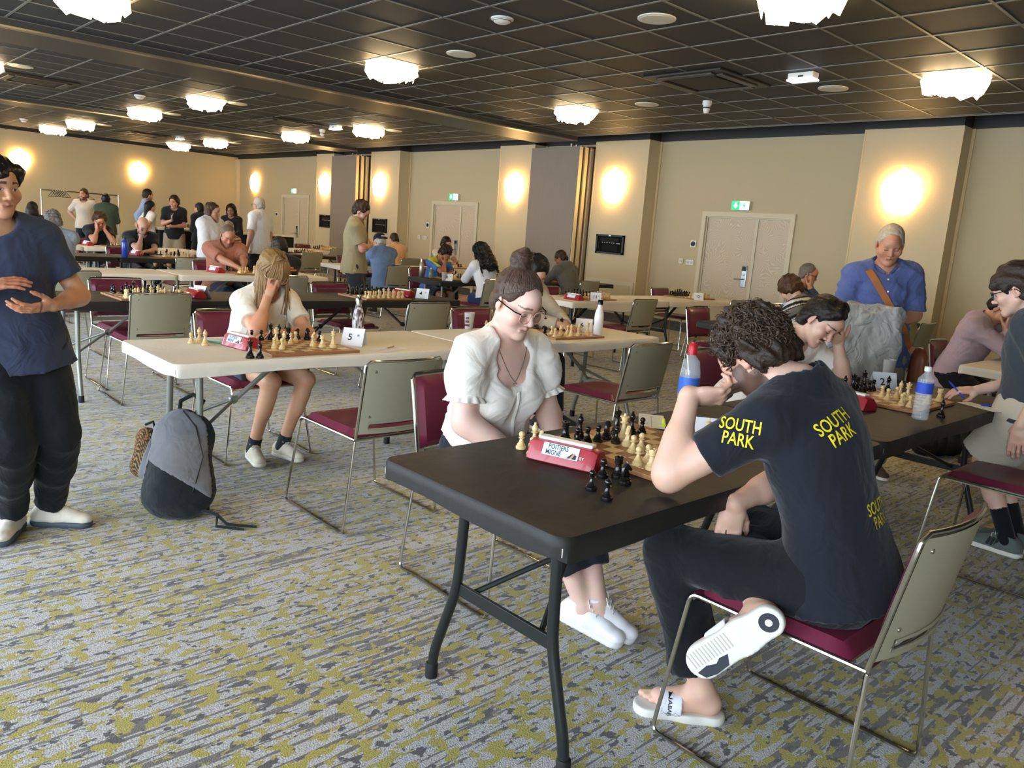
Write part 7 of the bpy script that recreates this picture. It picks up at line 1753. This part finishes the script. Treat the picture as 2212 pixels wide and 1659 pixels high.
# black bag on the floor at right, bag on a chair
t = thing('holdall', 'black holdall on the carpet beyond the legs of the youth', 'bag', (-2.0, 6.55, 0)); v = Vol(); v.cone((-.05, -.22, .10), (.08, .28, .10), .12, .13, .05); v.cone((0, -.1, .18), (.05, .15, .2), .06, .06, .06); v.cut((0, 0, .003), (0, 0, -1)); soft('bag_body', v, .012, mat('black_nylon', '15161a', .4), t, 7, .012, 12)
MB().tube([(-.10, -.15, .2), (-.14, -.08, .28), (-.12, .05, .29), (-.07, .12, .21)], .011, 6).build('carry_handle', M_black, t, True); MB().tube([(-.16, -.2, .12), (-.17, 0, .16), (-.12, .25, .13)], .004, 6).build('zip', M_steel, t, True)
t = thing('black_bag', 'soft black bag lying on the empty chair left of the double door', 'bag', (-4.32, 7.0, .468)); v = Vol(); v.cone((0, -.13, .045), (.02, .13, .05), .06, .065, .04, (0, 0, 1), .8); v.cut((0, 0, .018), (0, 0, -1)); soft('bag_body', v, .011, fabric('23272a'), t, 3, .006, 12); MB().tube([(0, -.06, .09), (0, -.03, .13), (0, .04, .13), (0, .07, .1)], .006, 6).build('handle', M_black, t, True)
t = thing('plastic_bag', 'crumpled clear plastic bag by the water bottle on the far table', 'bag', (-4.05, 7.92, .742)); v = Vol(); v.sph((0, 0, .05), .06, .03); v.sph((.03, .06, .04), .05, .03); v.cut((0, 0, .002), (0, 0, -1)); soft('crumpled_film', v, .009, mat('clear_film', 'ece4cc', .2, alpha=.5), t, 5, .014, 40)
# ------------------------------------------------------------------ coat rack with hangers, dark counter
t = thing('coat_rack', 'chrome coat rack by the left wall with a few black hangers', 'coat rack', (-23.3, 5.95, 0))
for y in (-.92, .92): MB().tube([(0, y, .02), (0, y, 1.68)], .018, 8).build('post', M_chrome, t, True); MB().box(-.25, .25, y-.02, y+.02, 0, .03).build('foot', M_chrome, t)
MB().tube([(0, -.92, 1.66), (0, .92, 1.66)], .016, 8).build('rail', M_chrome, t, True); MB().tube([(0, -.92, .2), (0, .92, .2)], .012, 8).build('lower_bar', M_chrome, t, True)
hg = None
for i, y in enumerate((-.66, -.60, -.55, -.50, -.45, -.40, -.34, .12)):
    if hg is None:
        hg = thing('coat_hanger', '', 'hanger', (0, 0, 0), 0, 'hangers on the coat rack'); MB().tube([(0, 0, .0), (.018, 0, .012), (.012, 0, .035), (-.012, 0, .035), (-.02, 0, .015)], .004, 6).build('hook', M_chrome, hg, True); MB().tube([(0, 0, 0), (-.21, 0, -.13), (.21, 0, -.13)], .008, 6, closed=True).build('hanger_bar', M_black, hg, True); o = hg
    else: o = copy_tree(hg)
    o.location = (-23.3, 5.95+y, 1.64); o.rotation_euler = (0, 0, .25 if i < 7 else 1.2); o['label'] = 'dark coat hanger in the bunch at the left of the rack' if i < 7 else 'single coat hanger hanging alone on the rack'
t = thing('drinks_counter', 'black draped counter with a white top behind the standing women', 'counter', (-17.4, 7.3, 0)); MB().box(-.38, .38, -1.5, 1.5, 0, .98).build('black_drape', fabric('17181a'), t); MB().box(-.40, .40, -1.52, 1.52, .98, 1.02, .006).build('counter_top', mat('white_laminate', 'dcd8cc', .4), t)
t = thing('folder_box', 'dark storage box on the counter by the man in white', 'box', (-17.3, 8.1, 1.021)); MB().box(-.14, .14, -.2, .2, 0, .24, .01).build('box_body', mat('dark_box', '2a2523', .5), t); MB().box(-.145, .145, -.205, .205, .235, .26, .006).build('box_lid', mat('dark_box_lid', '35302c', .5), t)
